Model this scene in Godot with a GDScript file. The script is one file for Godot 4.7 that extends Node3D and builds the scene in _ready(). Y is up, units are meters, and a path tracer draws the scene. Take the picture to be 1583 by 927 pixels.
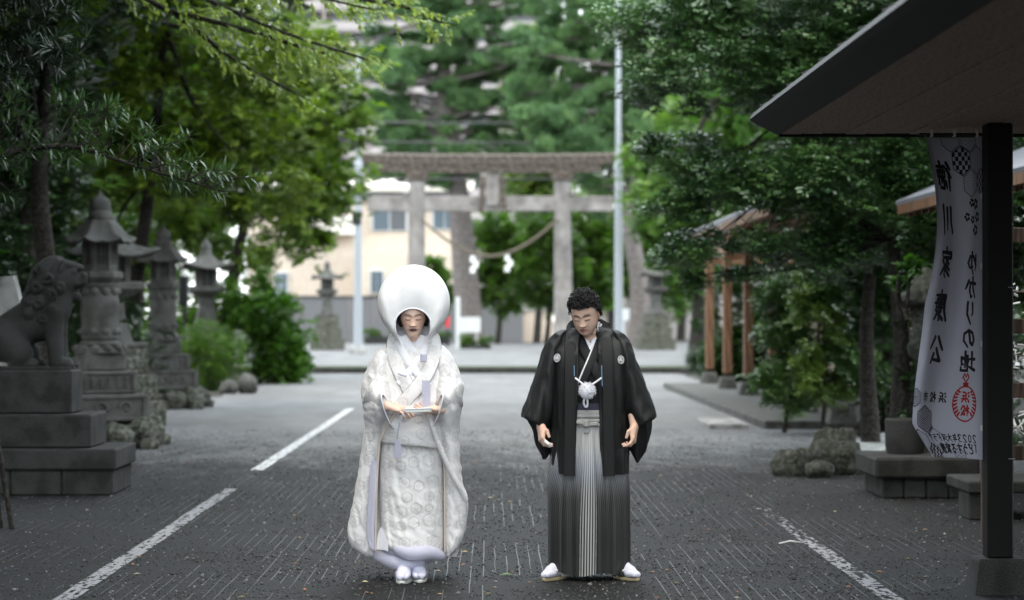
extends Node3D
# A couple in wedding dress on the approach of a Japanese shrine: lanterns and trees on the left, an eave with a banner on the
# right, a stone gate behind.  x to the right, y up, the path runs along -z; the camera stands over the origin.

func _ready() -> void:
	# camera: a short telephoto, wide open, focused on the couple
	var cam := Camera3D.new()
	cam.name = "camera"
	cam.position = Vector3(0, 1.53, 0)
	cam.rotation_degrees = Vector3(0.406, -0.529, 0)
	cam.fov = 14.14
	cam.near = 0.3
	cam.far = 1500.0
	var lens := CameraAttributesPhysical.new()
	lens.frustum_focal_length = 96.75
	lens.frustum_focus_distance = 14.15
	lens.exposure_aperture = 2.6
	lens.frustum_near = 0.3
	lens.frustum_far = 1500.0
	cam.attributes = lens
	add_child(cam)
	cam.fov = 14.14
	# overcast sky, a weak wide sun high behind the camera's left
	var sky := ProceduralSkyMaterial.new()
	sky.sky_top_color = Color(0.86, 0.9, 0.93)
	sky.sky_horizon_color = Color(0.93, 0.95, 0.95)
	sky.sky_curve = 0.15
	sky.ground_bottom_color = Color(0.3, 0.3, 0.3)
	sky.ground_horizon_color = Color(0.6, 0.6, 0.6)
	sky.sky_energy_multiplier = 1.3
	var env := Environment.new()
	env.background_mode = Environment.BG_SKY
	env.sky = Sky.new()
	env.sky.sky_material = sky
	env.tonemap_mode = Environment.TONE_MAPPER_LINEAR
	env.tonemap_exposure = 3.4
	env.sdfgi_enabled = true
	env.ssao_enabled = true
	env.ssil_enabled = true
	var we := WorldEnvironment.new()
	we.name = "air"
	we.environment = env
	add_child(we)
	var sun := DirectionalLight3D.new()
	sun.name = "sun"
	sun.light_energy = 0.22
	sun.light_angular_distance = 30.0
	sun.light_color = Color(1.0, 0.97, 0.92)
	sun.shadow_enabled = true
	sun.rotation_degrees = Vector3(-72, -10, 0)
	add_child(sun)
	make_materials()
	# the setting
	make_ground()
	make_torii()
	make_house()
	make_flats()
	make_gallery()
	make_pavilion()
	make_office()
	make_trees()
	# the things
	make_lanterns()
	make_guardian()
	make_far_things()
	make_right_stones()
	make_banner()
	make_bride()
	make_groom()
	make_litter()


# ------------------------------------------------------------------ geometry
class Geo:
	var v := PackedVector3Array()
	var uv := PackedVector2Array()
	var c := PackedColorArray()
	var idx := PackedInt32Array()
	var col := Color.WHITE
	var xf := Transform3D.IDENTITY

	func vert(p: Vector3, u := Vector2.ZERO) -> int:
		v.append(xf * p)
		uv.append(u)
		c.append(col)
		return v.size() - 1

	func tri(a: int, b: int, d: int) -> void:          # counter-clockwise seen from outside
		idx.append(a); idx.append(b); idx.append(d)

	func quad(a: int, b: int, d: int, e: int) -> void:
		tri(a, b, d); tri(a, d, e)

	func face(pts: Array) -> void:                     # a flat polygon with corners of its own
		var first := v.size()
		for p in pts:
			vert(p, Vector2(p.x, -p.y))
		for k in range(1, pts.size() - 1):
			tri(first, first + k, first + k + 1)

	func box(at: Vector3, size: Vector3, bev := 0.0, turn := Basis.IDENTITY) -> Geo:
		var h := size * 0.5
		var b: float = min(bev, min(h.x, min(h.y, h.z)) * 0.9)
		var keep := xf
		xf = xf * Transform3D(turn, at)
		var i := h - Vector3(b, b, b)
		for s: float in [-1.0, 1.0]:
			_f([Vector3(s * h.x, -i.y, -i.z), Vector3(s * h.x, i.y, -i.z), Vector3(s * h.x, i.y, i.z), Vector3(s * h.x, -i.y, i.z)], s > 0)
			_f([Vector3(-i.x, s * h.y, -i.z), Vector3(-i.x, s * h.y, i.z), Vector3(i.x, s * h.y, i.z), Vector3(i.x, s * h.y, -i.z)], s > 0)
			_f([Vector3(-i.x, -i.y, s * h.z), Vector3(i.x, -i.y, s * h.z), Vector3(i.x, i.y, s * h.z), Vector3(-i.x, i.y, s * h.z)], s > 0)
		if b > 0.0:
			for s: float in [-1.0, 1.0]:
				for t: float in [-1.0, 1.0]:
					_f([Vector3(s * h.x, t * i.y, -i.z), Vector3(s * i.x, t * h.y, -i.z), Vector3(s * i.x, t * h.y, i.z), Vector3(s * h.x, t * i.y, i.z)], s * t > 0)
					_f([Vector3(-i.x, s * h.y, t * i.z), Vector3(-i.x, s * i.y, t * h.z), Vector3(i.x, s * i.y, t * h.z), Vector3(i.x, s * h.y, t * i.z)], s * t > 0)
					_f([Vector3(s * i.x, -i.y, t * h.z), Vector3(s * h.x, -i.y, t * i.z), Vector3(s * h.x, i.y, t * i.z), Vector3(s * i.x, i.y, t * h.z)], s * t > 0)
					for q: float in [-1.0, 1.0]:
						_f([Vector3(s * h.x, t * i.y, q * i.z), Vector3(s * i.x, t * h.y, q * i.z), Vector3(s * i.x, t * i.y, q * h.z)], s * t * q > 0)
		xf = keep
		return self

	func _f(pts: Array, ahead: bool) -> void:
		if not ahead:
			pts.reverse()
		face(pts)

	func grid(rows: Array, closed := false) -> void:   # rows go down, columns go right, seen from outside
		var n: int = rows[0].size()
		var first := v.size()
		for i in rows.size():
			for j in n:
				vert(rows[i][j], Vector2(float(j) / (n if closed else n - 1), float(i) / (rows.size() - 1)))
			if closed:
				vert(rows[i][0], Vector2(1.0, float(i) / (rows.size() - 1)))
		var m := n + 1 if closed else n
		for i in rows.size() - 1:
			for j in m - 1:
				var a := first + i * m + j
				quad(a, a + m, a + m + 1, a + 1)
		if closed:
			for i in rows.size():
				seams.append(Vector2i(first + i * m, first + i * m + m - 1))
	var seams: Array[Vector2i] = []

	func cap(ring: PackedVector3Array, top: bool) -> void:
		var mid := Vector3.ZERO
		for p in ring:
			mid += p
		var o := vert(mid / ring.size())
		var first := v.size()
		for p in ring:
			vert(p)
		for k in ring.size():
			var q := first + (k + 1) % ring.size()
			if top: tri(o, first + k, q)
			else: tri(o, q, first + k)

	func tube(pts: Array, radii: Array, sides := 8, caps := true, flat := 1.0) -> Geo:
		var rows: Array = []
		var side := Vector3.ZERO
		for i in pts.size():
			var d: Vector3 = (pts[min(i + 1, pts.size() - 1)] - pts[max(i - 1, 0)]).normalized()
			if side == Vector3.ZERO:
				side = d.cross(Vector3.UP if absf(d.y) < 0.9 else Vector3.BACK).normalized()
			side = (side - d * side.dot(d)).normalized()
			var up := side.cross(d)
			var ring := PackedVector3Array()
			for k in sides:
				var a := TAU * k / sides
				ring.append(pts[i] + (side * cos(a) + up * sin(a) * flat) * float(radii[min(i, radii.size() - 1)]))
			rows.append(ring)
		grid(rows, true)
		if caps:
			cap(rows[0], true)
			cap(rows[-1], false)
		return self

	func lathe(prof: Array, sides := 24, phase := 0.0, at := Vector3.ZERO, hard := false) -> Geo:   # prof: Vector2(radius, y) from the top down
		var rows: Array = []
		for q in prof:
			var ring := PackedVector3Array()
			for k in sides:
				var a := TAU * k / sides + phase
				ring.append(at + Vector3(sin(a) * q.x, q.y, cos(a) * q.x))
			rows.append(ring)
		if hard:
			for i in rows.size() - 1:
				for k in sides:
					var l := (k + 1) % sides
					face([rows[i][k], rows[i + 1][k], rows[i + 1][l], rows[i][l]])
		else:
			grid(rows, true)
		cap(rows[0], true)
		cap(rows[-1], false)
		return self

	func blob(at: Vector3, r: Vector3, noise: FastNoiseLite = null, amp := 0.0, n := 14) -> Geo:
		var rows: Array = []
		for i in n + 1:
			var la := PI * i / n
			var ring := PackedVector3Array()
			for k in n * 2:
				var lo := TAU * k / (n * 2)
				var d := Vector3(sin(lo) * sin(la), cos(la), cos(lo) * sin(la))
				var s := 1.0
				if noise:
					s += amp * noise.get_noise_3dv(d * 100.0 + at * 57.0) + 0.16 * amp * noise.get_noise_3dv(d * 330.0 - at * 31.0)
				ring.append(at + d * r * s)
			rows.append(ring)
		grid(rows, true)
		return self

	func mesh(thick_uv := false) -> ArrayMesh:
		var n := PackedVector3Array()
		n.resize(v.size())
		for t in range(0, idx.size(), 3):
			var a := idx[t]; var b := idx[t + 1]; var d := idx[t + 2]
			var w := (v[b] - v[a]).cross(v[d] - v[a])
			n[a] += w; n[b] += w; n[d] += w
		for s in seams:
			var w2 := n[s.x] + n[s.y]
			n[s.x] = w2; n[s.y] = w2
		for k in n.size():
			n[k] = n[k].normalized() if n[k].length_squared() > 1e-20 else Vector3.UP
		var out := PackedInt32Array()
		out.resize(idx.size())
		for t in range(0, idx.size(), 3):
			out[t] = idx[t]; out[t + 1] = idx[t + 2]; out[t + 2] = idx[t + 1]
		var arr := []
		arr.resize(Mesh.ARRAY_MAX)
		arr[Mesh.ARRAY_VERTEX] = v
		arr[Mesh.ARRAY_NORMAL] = n
		arr[Mesh.ARRAY_TEX_UV] = uv
		arr[Mesh.ARRAY_COLOR] = c
		arr[Mesh.ARRAY_INDEX] = out
		var m := ArrayMesh.new()
		m.add_surface_from_arrays(Mesh.PRIMITIVE_TRIANGLES, arr)
		return m


# a distance field of tapered capsules, meshed as surface nets
class Field:
	var o: Vector3
	var cell: float
	var nx: int; var ny: int; var nz: int
	var f := PackedFloat32Array()

	func _init(lo: Vector3, hi: Vector3, c: float) -> void:
		o = lo; cell = c
		nx = int((hi.x - lo.x) / c) + 2; ny = int((hi.y - lo.y) / c) + 2; nz = int((hi.z - lo.z) / c) + 2
		f.resize(nx * ny * nz); f.fill(1.0)

	func cap(a: Vector3, b: Vector3, ra: float, rb: float, k := 0.01) -> void:
		var m: float = max(ra, rb) + k + 2.0 * cell
		var lo := (a.min(b) - Vector3(m, m, m) - o) / cell
		var hi := (a.max(b) + Vector3(m, m, m) - o) / cell
		var ab := b - a
		var l2: float = max(ab.length_squared(), 1e-12)
		for z in range(max(0, int(lo.z)), min(nz, int(hi.z) + 1)):
			for y in range(max(0, int(lo.y)), min(ny, int(hi.y) + 1)):
				var at := (z * ny + y) * nx
				for x in range(max(0, int(lo.x)), min(nx, int(hi.x) + 1)):
					var p := o + Vector3(x, y, z) * cell
					var t := clampf((p - a).dot(ab) / l2, 0.0, 1.0)
					var d := (p - a - ab * t).length() - lerpf(ra, rb, t)
					var e := f[at + x]
					var h := maxf(k - absf(d - e), 0.0) / k
					f[at + x] = minf(d, e) - h * h * k * 0.25

	func add_to(g: Geo) -> void:
		var at := {}
		for z in nz - 1:
			for y in ny - 1:
				for x in nx - 1:
					var q := (z * ny + y) * nx + x
					var inside := 0
					for k in 8:
						if f[q + (k & 1) + ((k >> 1) & 1) * nx + (k >> 2) * nx * ny] < 0.0:
							inside += 1
					if inside == 0 or inside == 8:
						continue
					var sum := Vector3.ZERO
					var n := 0
					for k in 8:
						for ax in 3:
							if k & (1 << ax):
								continue
							var l := k | (1 << ax)
							var fa := f[q + (k & 1) + ((k >> 1) & 1) * nx + (k >> 2) * nx * ny]
							var fb := f[q + (l & 1) + ((l >> 1) & 1) * nx + (l >> 2) * nx * ny]
							if (fa < 0.0) != (fb < 0.0):
								var t := fa / (fa - fb)
								var pa := Vector3(k & 1, (k >> 1) & 1, k >> 2)
								var pb := Vector3(l & 1, (l >> 1) & 1, l >> 2)
								sum += pa.lerp(pb, t)
								n += 1
					var p := o + (Vector3(x, y, z) + sum / n) * cell
					at[q] = g.vert(p, Vector2(p.x, p.y))
		var step := [1, nx, nx * ny]
		for q: int in at:
			for ax in 3:
				var s1: int = step[(ax + 1) % 3]
				var s2: int = step[(ax + 2) % 3]
				if not (at.has(q - s1) and at.has(q - s2) and at.has(q - s1 - s2)):
					continue
				var inn := f[q] < 0.0
				if inn == (f[q + int(step[ax])] < 0.0):
					continue
				if inn: g.quad(at[q - s1 - s2], at[q - s2], at[q], at[q - s1])
				else: g.quad(at[q - s1 - s2], at[q - s1], at[q], at[q - s2])


# ------------------------------------------------------------------ nodes
func obj(called: String, m: Mesh, material: Material, parent: Node = self) -> MeshInstance3D:
	var o := MeshInstance3D.new()
	o.name = free_name(called, parent)
	o.mesh = m
	o.material_override = material
	parent.add_child(o, true)
	return o

func free_name(called: String, parent: Node) -> String:
	if not parent.has_meta("_names"):
		parent.set_meta("_names", {})
	var d: Dictionary = parent.get_meta("_names")
	var n: int = d.get(called, 0)
	d[called] = n + 1
	return called if n == 0 else "%s_%03d" % [called, n]

func part(called: String, g: Geo, material: Material, parent: Node) -> MeshInstance3D:
	return obj(called, g.mesh(), material, parent)

func thing(called: String, label: String, category: String, at := Vector3.ZERO, turn := 0.0, group := "") -> Node3D:
	var o := Node3D.new()
	o.name = free_name(called, self)
	add_child(o, true)
	o.position = at
	o.rotation.y = turn
	tag(o, label, category, group)
	return o

func tag(o: Node, label: String, category: String, group := "") -> Node:
	o.set_meta("label", label)
	o.set_meta("category", category)
	if group: o.set_meta("group", group)
	return o

func struct(called: String, g: Geo, material: Material, kind := "structure") -> MeshInstance3D:
	var o := part(called, g, material, self)
	o.set_meta("kind", kind)
	return o

func copy(root: Node3D, label: String, at: Vector3, turn := 0.0) -> Node3D:
	var base := String(root.name)
	if base.length() > 4 and base.substr(base.length() - 3).is_valid_int():
		base = base.substr(0, base.length() - 4)
	var o: Node3D = root.duplicate()
	o.name = free_name(base, self)
	add_child(o, true)
	o.position = at
	o.rotation.y = turn
	o.set_meta("label", label)
	return o

func P(x: float, y: float, d: float) -> Vector3:       # d metres down the path
	return Vector3(x, y, -d)


# ------------------------------------------------------------------ materials
var M := {}

func lin(r: float, g: float, b: float) -> Color:
	return Color(r, g, b).linear_to_srgb()

func noise_image(size: int, seed_: int, freq: float, oct := 4, kind := FastNoiseLite.TYPE_SIMPLEX_SMOOTH) -> Image:
	var n := FastNoiseLite.new()
	n.seed = seed_
	n.frequency = freq
	n.noise_type = kind
	n.fractal_octaves = oct
	return n.get_seamless_image(size, size)

func ramp_tex(im: Image, stops: Array, colors: Array) -> ImageTexture:   # linear colours laid along the noise values
	var g := Gradient.new()
	g.offsets = PackedFloat32Array(stops)
	var cols := PackedColorArray()
	for q in colors: cols.append(lin(q[0], q[1], q[2]))
	g.colors = cols
	var lut: Array[Color] = []
	for k in 256: lut.append(g.sample(k / 255.0))
	var out := Image.create(im.get_width(), im.get_height(), false, Image.FORMAT_RGB8)
	for y in im.get_height():
		for x in im.get_width():
			out.set_pixel(x, y, lut[int(im.get_pixel(x, y).r * 255.0)])
	return ImageTexture.create_from_image(out)

func plain(called: String, col: Color, rough := 0.7, metal := 0.0, spec := 0.5) -> StandardMaterial3D:
	var m := StandardMaterial3D.new()
	m.resource_name = called
	m.albedo_color = col
	m.roughness = rough
	m.metallic = metal
	m.metallic_specular = spec
	M[called] = m
	return m

func textured(called: String, tex: Texture2D, scale: float, rough := 0.8, height: Texture2D = null, relief := 0.4, world := true, spec := 0.4) -> StandardMaterial3D:
	var m := plain(called, Color.WHITE, rough, 0.0, spec)
	m.albedo_texture = tex
	m.uv1_triplanar = true
	m.uv1_world_triplanar = world
	m.uv1_scale = Vector3.ONE * scale
	if height:
		m.heightmap_enabled = true
		m.heightmap_texture = height
		m.heightmap_scale = relief
	return m

func coarse(m: StandardMaterial3D, tex: Texture2D, scale: float) -> void:   # a second, larger pattern multiplied over the first
	m.detail_enabled = true
	m.detail_blend_mode = BaseMaterial3D.BLEND_MODE_MUL
	m.detail_albedo = tex
	m.detail_uv_layer = BaseMaterial3D.DETAIL_UV_2
	m.uv2_triplanar = true
	m.uv2_world_triplanar = true
	m.uv2_scale = Vector3.ONE * scale

func leaf_mat(called: String, rough: float, glow: Color, spec := 0.5) -> StandardMaterial3D:
	var m := plain(called, Color.WHITE, rough, 0.0, spec)
	m.vertex_color_use_as_albedo = true
	m.backlight_enabled = true
	m.backlight = glow
	return m

func make_materials() -> void:
	var fine := noise_image(512, 3, 0.11, 3)
	var mid := noise_image(512, 5, 0.022, 5)
	var speck := noise_image(512, 8, 0.09, 1, FastNoiseLite.TYPE_CELLULAR)
	var t_fine := ImageTexture.create_from_image(fine)
	var t_mid := ImageTexture.create_from_image(mid)
	var t_speck := ImageTexture.create_from_image(speck)
	var wear := ramp_tex(mid, [0.2, 0.5, 0.8], [[0.55, 0.55, 0.56], [0.85, 0.85, 0.85], [1, 1, 1]])
	var wear2 := ramp_tex(noise_image(256, 15, 0.02, 4), [0.25, 0.5, 0.75], [[0.5, 0.5, 0.47], [0.85, 0.84, 0.82], [1, 1, 1]])
	var a := textured("asphalt", ramp_tex(fine, [0.15, 0.45, 0.62, 0.8], [[0.006, 0.006, 0.0065], [0.014, 0.014, 0.015], [0.025, 0.025, 0.026], [0.09, 0.09, 0.09]]), 1.1, 0.75, t_speck, 0.5)
	coarse(a, wear, 0.16)
	var gr := textured("gravel", ramp_tex(fine, [0.15, 0.45, 0.7, 0.88], [[0.1, 0.099, 0.098], [0.185, 0.184, 0.186], [0.255, 0.254, 0.258], [0.4, 0.4, 0.4]]), 1.0, 0.85, t_speck, 0.5)
	coarse(gr, wear, 0.1)
	var gw := textured("worn_gravel", ramp_tex(fine, [0.15, 0.45, 0.7, 0.88], [[0.035, 0.035, 0.035], [0.07, 0.07, 0.07], [0.105, 0.105, 0.105], [0.24, 0.24, 0.24]]), 1.0, 0.85, t_speck, 0.5)
	coarse(gw, wear, 0.13)
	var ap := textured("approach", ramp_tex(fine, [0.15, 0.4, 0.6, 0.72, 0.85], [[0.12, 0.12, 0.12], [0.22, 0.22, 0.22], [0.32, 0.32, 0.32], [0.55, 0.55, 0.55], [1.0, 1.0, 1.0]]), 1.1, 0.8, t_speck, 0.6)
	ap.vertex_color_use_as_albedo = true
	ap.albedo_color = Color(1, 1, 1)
	var so := textured("soil", ramp_tex(fine, [0.2, 0.5, 0.8], [[0.02, 0.017, 0.014], [0.05, 0.045, 0.038], [0.12, 0.11, 0.1]]), 0.8, 0.95, t_speck, 0.6)
	coarse(so, wear2, 0.2)
	var pz := textured("plaza", ramp_tex(fine, [0.2, 0.5, 0.8], [[0.14, 0.14, 0.142], [0.19, 0.19, 0.193], [0.25, 0.25, 0.25]]), 0.4, 0.8)
	coarse(pz, wear, 0.05)
	textured("line_paint", ramp_tex(fine, [0.2, 0.4, 0.8], [[0.12, 0.12, 0.125], [0.25, 0.25, 0.258], [0.36, 0.36, 0.37]]), 3.0, 0.7)
	textured("pale_line_paint", ramp_tex(fine, [0.2, 0.4, 0.8], [[0.3, 0.3, 0.31], [0.6, 0.6, 0.61], [0.72, 0.72, 0.73]]), 3.0, 0.7)
	plain("grid_line", lin(0.055, 0.057, 0.06), 0.6)
	plain("pebble", Color.WHITE, 0.7).vertex_color_use_as_albedo = true
	var st := textured("stone", ramp_tex(fine, [0.2, 0.5, 0.8], [[0.05, 0.05, 0.047], [0.11, 0.11, 0.103], [0.18, 0.18, 0.17]]), 1.6, 0.85, t_fine, 0.25)
	coarse(st, wear2, 0.7)
	var sd := textured("dark_stone", ramp_tex(fine, [0.2, 0.5, 0.8], [[0.018, 0.018, 0.0175], [0.042, 0.042, 0.04], [0.08, 0.08, 0.077]]), 1.6, 0.85, t_fine, 0.25)
	coarse(sd, wear2, 0.6)
	var sl := textured("pale_stone", ramp_tex(fine, [0.2, 0.5, 0.8], [[0.3, 0.3, 0.29], [0.4, 0.4, 0.39], [0.5, 0.5, 0.49]]), 1.2, 0.8, t_fine, 0.2)
	coarse(sl, wear2, 0.5)
	var sm := textured("mossy_stone", ramp_tex(mid, [0.25, 0.45, 0.6, 0.8], [[0.03, 0.045, 0.018], [0.08, 0.085, 0.06], [0.16, 0.155, 0.14], [0.26, 0.26, 0.25]]), 1.3, 0.9, t_fine, 0.4)
	coarse(sm, wear2, 0.9)
	var dm := textured("dark_mossy_stone", ramp_tex(mid, [0.25, 0.45, 0.6, 0.8], [[0.02, 0.03, 0.012], [0.045, 0.05, 0.035], [0.085, 0.083, 0.075], [0.14, 0.14, 0.135]]), 1.3, 0.9, t_fine, 0.4)
	coarse(dm, wear2, 0.9)
	textured("kasagi_stone", ramp_tex(mid, [0.25, 0.5, 0.78], [[0.035, 0.028, 0.022], [0.085, 0.066, 0.053], [0.19, 0.165, 0.145]]), 0.5, 0.9, t_fine, 0.8)
	textured("moss", ramp_tex(fine, [0.2, 0.5, 0.8], [[0.02, 0.035, 0.01], [0.05, 0.07, 0.02], [0.09, 0.1, 0.05]]), 1.0, 0.95, t_fine, 1.0)
	textured("bark", ramp_tex(mid, [0.3, 0.5, 0.75], [[0.012, 0.0105, 0.009], [0.03, 0.026, 0.022], [0.066, 0.058, 0.05]]), 1.6, 0.95, t_fine, 1.5)
	textured("pine_bark", ramp_tex(mid, [0.3, 0.5, 0.75], [[0.07, 0.06, 0.055], [0.16, 0.14, 0.13], [0.28, 0.25, 0.235]]), 0.9, 0.95, t_fine, 2.0)
	# wood: noise pulled out along the grain
	var wg := Image.create(256, 256, false, Image.FORMAT_L8)
	var wn := FastNoiseLite.new()
	wn.seed = 21; wn.frequency = 0.03; wn.fractal_octaves = 4
	for y in 256:
		for x in 256:
			var edge := absf(y - 128.0) / 128.0
			var q := lerpf(wn.get_noise_2d(x * 3.0, y * 0.18), wn.get_noise_2d(x * 3.0, (y - 256) * 0.18), smoothstep(0.6, 1.0, y / 255.0))
			wg.set_pixel(x, y, Color.from_hsv(0, 0, clampf(0.5 + q * 0.7 + 0.0 * edge, 0.0, 1.0)))
	var t_wood := ImageTexture.create_from_image(wg)
	textured("wood_orange", ramp_tex(wg, [0.2, 0.5, 0.8], [[0.1, 0.052, 0.028], [0.2, 0.105, 0.058], [0.3, 0.17, 0.1]]), 1.2, 0.6, t_wood, 0.15)
	textured("wood_brown", ramp_tex(wg, [0.2, 0.5, 0.8], [[0.035, 0.022, 0.015], [0.075, 0.048, 0.033], [0.12, 0.08, 0.055]]), 1.2, 0.7, t_wood, 0.15)
	var pk := ramp_tex(noise_image(512, 33, 0.05, 3), [0.1, 0.24, 0.32, 0.6, 0.8], [[0.03, 0.02, 0.015], [0.2, 0.14, 0.105], [0.4, 0.3, 0.24], [0.46, 0.35, 0.285], [0.52, 0.41, 0.34]])
	textured("soffit_wood", pk, 1.5, 0.75, t_fine, 0.1)
	plain("roof_metal", lin(0.015, 0.015, 0.016), 0.6, 0.0, 0.3)
	plain("dark_paint", lin(0.008, 0.0078, 0.0075), 0.6, 0.0, 0.3)
	plain("pole_grey", lin(0.3, 0.325, 0.35), 0.5, 0.1)
	plain("white_paint", lin(0.6, 0.61, 0.61), 0.6)
	plain("paper", lin(0.8, 0.8, 0.78), 0.8)
	plain("red_paint", lin(0.6, 0.03, 0.04), 0.5)
	plain("black_iron", lin(0.02, 0.02, 0.022), 0.5, 0.3)
	plain("rope", lin(0.12, 0.1, 0.075), 0.95)
	plain("wire", lin(0.06, 0.06, 0.065), 0.6)
	var hb := textured("house_wall", ramp_tex(mid, [0.2, 0.8], [[0.6, 0.5, 0.41], [0.65, 0.55, 0.455]]), 0.2, 0.9)
	hb.metallic_specular = 0.2
	textured("flat_wall", ramp_tex(mid, [0.2, 0.8], [[0.25, 0.215, 0.21], [0.28, 0.24, 0.235]]), 0.1, 0.9)
	plain("flat_trim", lin(0.34, 0.31, 0.305), 0.9)
	plain("roof_grey", lin(0.3, 0.3, 0.33), 0.8)
	plain("eave_cream", lin(0.75, 0.7, 0.62), 0.8)
	plain("fence_dark", lin(0.15, 0.15, 0.158), 0.7)
	var ts := textured("torii_stone", ramp_tex(mid, [0.2, 0.5, 0.8], [[0.22, 0.2, 0.185], [0.265, 0.245, 0.23], [0.31, 0.29, 0.275]]), 0.12, 0.85, t_fine, 0.1)
	coarse(ts, wear, 0.08)
	plain("shutter", lin(0.1, 0.105, 0.115), 0.4)
	var gl := plain("window_glass", lin(0.12, 0.15, 0.18), 0.1)
	gl.metallic_specular = 0.7
	# leaves (colour comes from each copy)
	leaf_mat("leaf_dark", 0.36, Color(0.22, 0.3, 0.1), 0.6)
	leaf_mat("leaf_gloss", 0.3, Color(0.3, 0.4, 0.12), 0.7)
	leaf_mat("leaf_light", 0.5, Color(0.75, 0.85, 0.25))
	leaf_mat("leaf_mid", 0.5, Color(0.7, 0.9, 0.2))
	leaf_mat("needle", 0.6, Color(0.3, 0.4, 0.15))
	leaf_mat("fallen", 0.8, Color(0.2, 0.15, 0.05))
	# people
	var sk := plain("skin", Color.WHITE, 0.5)
	sk.vertex_color_use_as_albedo = true
	sk.subsurf_scatter_enabled = true
	sk.subsurf_scatter_strength = 0.12
	plain("hair_black", lin(0.012, 0.011, 0.012), 0.55, 0.0, 0.4)
	var lz := plain("lilac_silk", lin(0.54, 0.54, 0.66), 0.6)
	lz.rim_enabled = true; lz.rim = 0.3
	plain("beige_silk", lin(0.66, 0.55, 0.46), 0.6)
	var hs := textured("hood_silk", ramp_tex(noise_image(256, 44, 0.02, 3), [0.2, 0.8], [[0.84, 0.84, 0.85], [0.9, 0.9, 0.91]]), 2.0, 0.65, ImageTexture.create_from_image(noise_image(256, 45, 0.2, 2)), 0.02, false)
	hs.rim_enabled = true; hs.rim = 0.25
	plain("white_silk", lin(0.85, 0.85, 0.9), 0.6)
	plain("tabi_white", lin(0.7, 0.7, 0.82), 0.75)
	plain("zori_sole", lin(0.36, 0.29, 0.17), 0.7)
	plain("pale_sole", lin(0.62, 0.64, 0.6), 0.6)
	plain("navy_silk", lin(0.03, 0.032, 0.06), 0.6)
	plain("cord_blue", lin(0.25, 0.4, 0.6), 0.6)


# ------------------------------------------------------------------ foliage
func leaf(g: Geo, at: Vector3, dir: Vector3, up: Vector3, length: float, width: float, fold := 0.25) -> void:
	var side := dir.cross(up).normalized()
	var n := side.cross(dir).normalized()
	var a := g.vert(at)
	var m := g.vert(at + dir * length * 0.45 - n * width * fold)
	var l := g.vert(at + dir * length * 0.42 - side * width * 0.5)
	var r := g.vert(at + dir * length * 0.42 + side * width * 0.5)
	var t := g.vert(at + dir * length - n * length * 0.12)
	g.tri(a, m, l); g.tri(a, r, m); g.tri(l, m, t); g.tri(m, r, t)

func spray(rng: RandomNumberGenerator, kind: String) -> ArrayMesh:      # about a metre-scaled twig of leaves, 1 unit long
	var g := Geo.new()
	match kind:
		"broad":
			for k in 13:
				var t := k / 13.0
				var s := -1.0 if k % 2 else 1.0
				var at := Vector3((t - 0.3) * 0.8, rng.randf_range(-0.08, 0.08) - t * t * 0.15, rng.randf_range(-0.08, 0.08))
				var d := Vector3(0.6 + t * 0.5, rng.randf_range(-0.45, 0.2), s * rng.randf_range(0.4, 1.0)).normalized()
				leaf(g, at, d, Vector3(rng.randf_range(-0.4, 0.4), 1, rng.randf_range(-0.5, 0.5)).normalized(), rng.randf_range(0.28, 0.42), rng.randf_range(0.14, 0.2))
		"small":
			for k in 26:
				var t := k / 26.0
				var s := -1.0 if k % 2 else 1.0
				var at := Vector3((t - 0.4) * 1.0, rng.randf_range(-0.1, 0.1), rng.randf_range(-0.22, 0.22))
				var d := Vector3(0.5, rng.randf_range(-0.3, 0.5), s * rng.randf_range(0.3, 1.0)).normalized()
				leaf(g, at, d, Vector3(rng.randf_range(-0.7, 0.7), 1, rng.randf_range(-0.7, 0.7)).normalized(), rng.randf_range(0.15, 0.22), rng.randf_range(0.09, 0.13))
		"lance":
			for k in 14:
				var a := k * 2.4
				var d := Vector3(0.55, sin(a) * 0.8, cos(a) * 0.8).normalized()
				leaf(g, Vector3(k * 0.03 - 0.2, 0, 0), (d + Vector3(0, 0.1, 0)).normalized(), Vector3(-0.6, 1, rng.randf_range(-0.3, 0.3)).normalized(), rng.randf_range(0.5, 0.72), 0.1, 0.2)
		"needle":
			for k in 26:
				var a := k * 2.4
				var e := rng.randf_range(0.15, 1.0)
				var d := Vector3(cos(a) * e, 0.35 + rng.randf() * 0.7, sin(a) * e).normalized()
				leaf(g, Vector3(rng.randf_range(-0.3, 0.3), 0, rng.randf_range(-0.3, 0.3)), d, Vector3(rng.randf() - 0.5, 0.4, rng.randf() - 0.5).normalized(), rng.randf_range(0.5, 0.75), 0.075, 0.1)
	return g.mesh()

var SPRAYS := {}
func spray_of(kind: String) -> ArrayMesh:
	if not SPRAYS.has(kind):
		var r := RandomNumberGenerator.new()
		r.seed = hash(kind)
		SPRAYS[kind] = spray(r, kind)
	return SPRAYS[kind]

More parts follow.
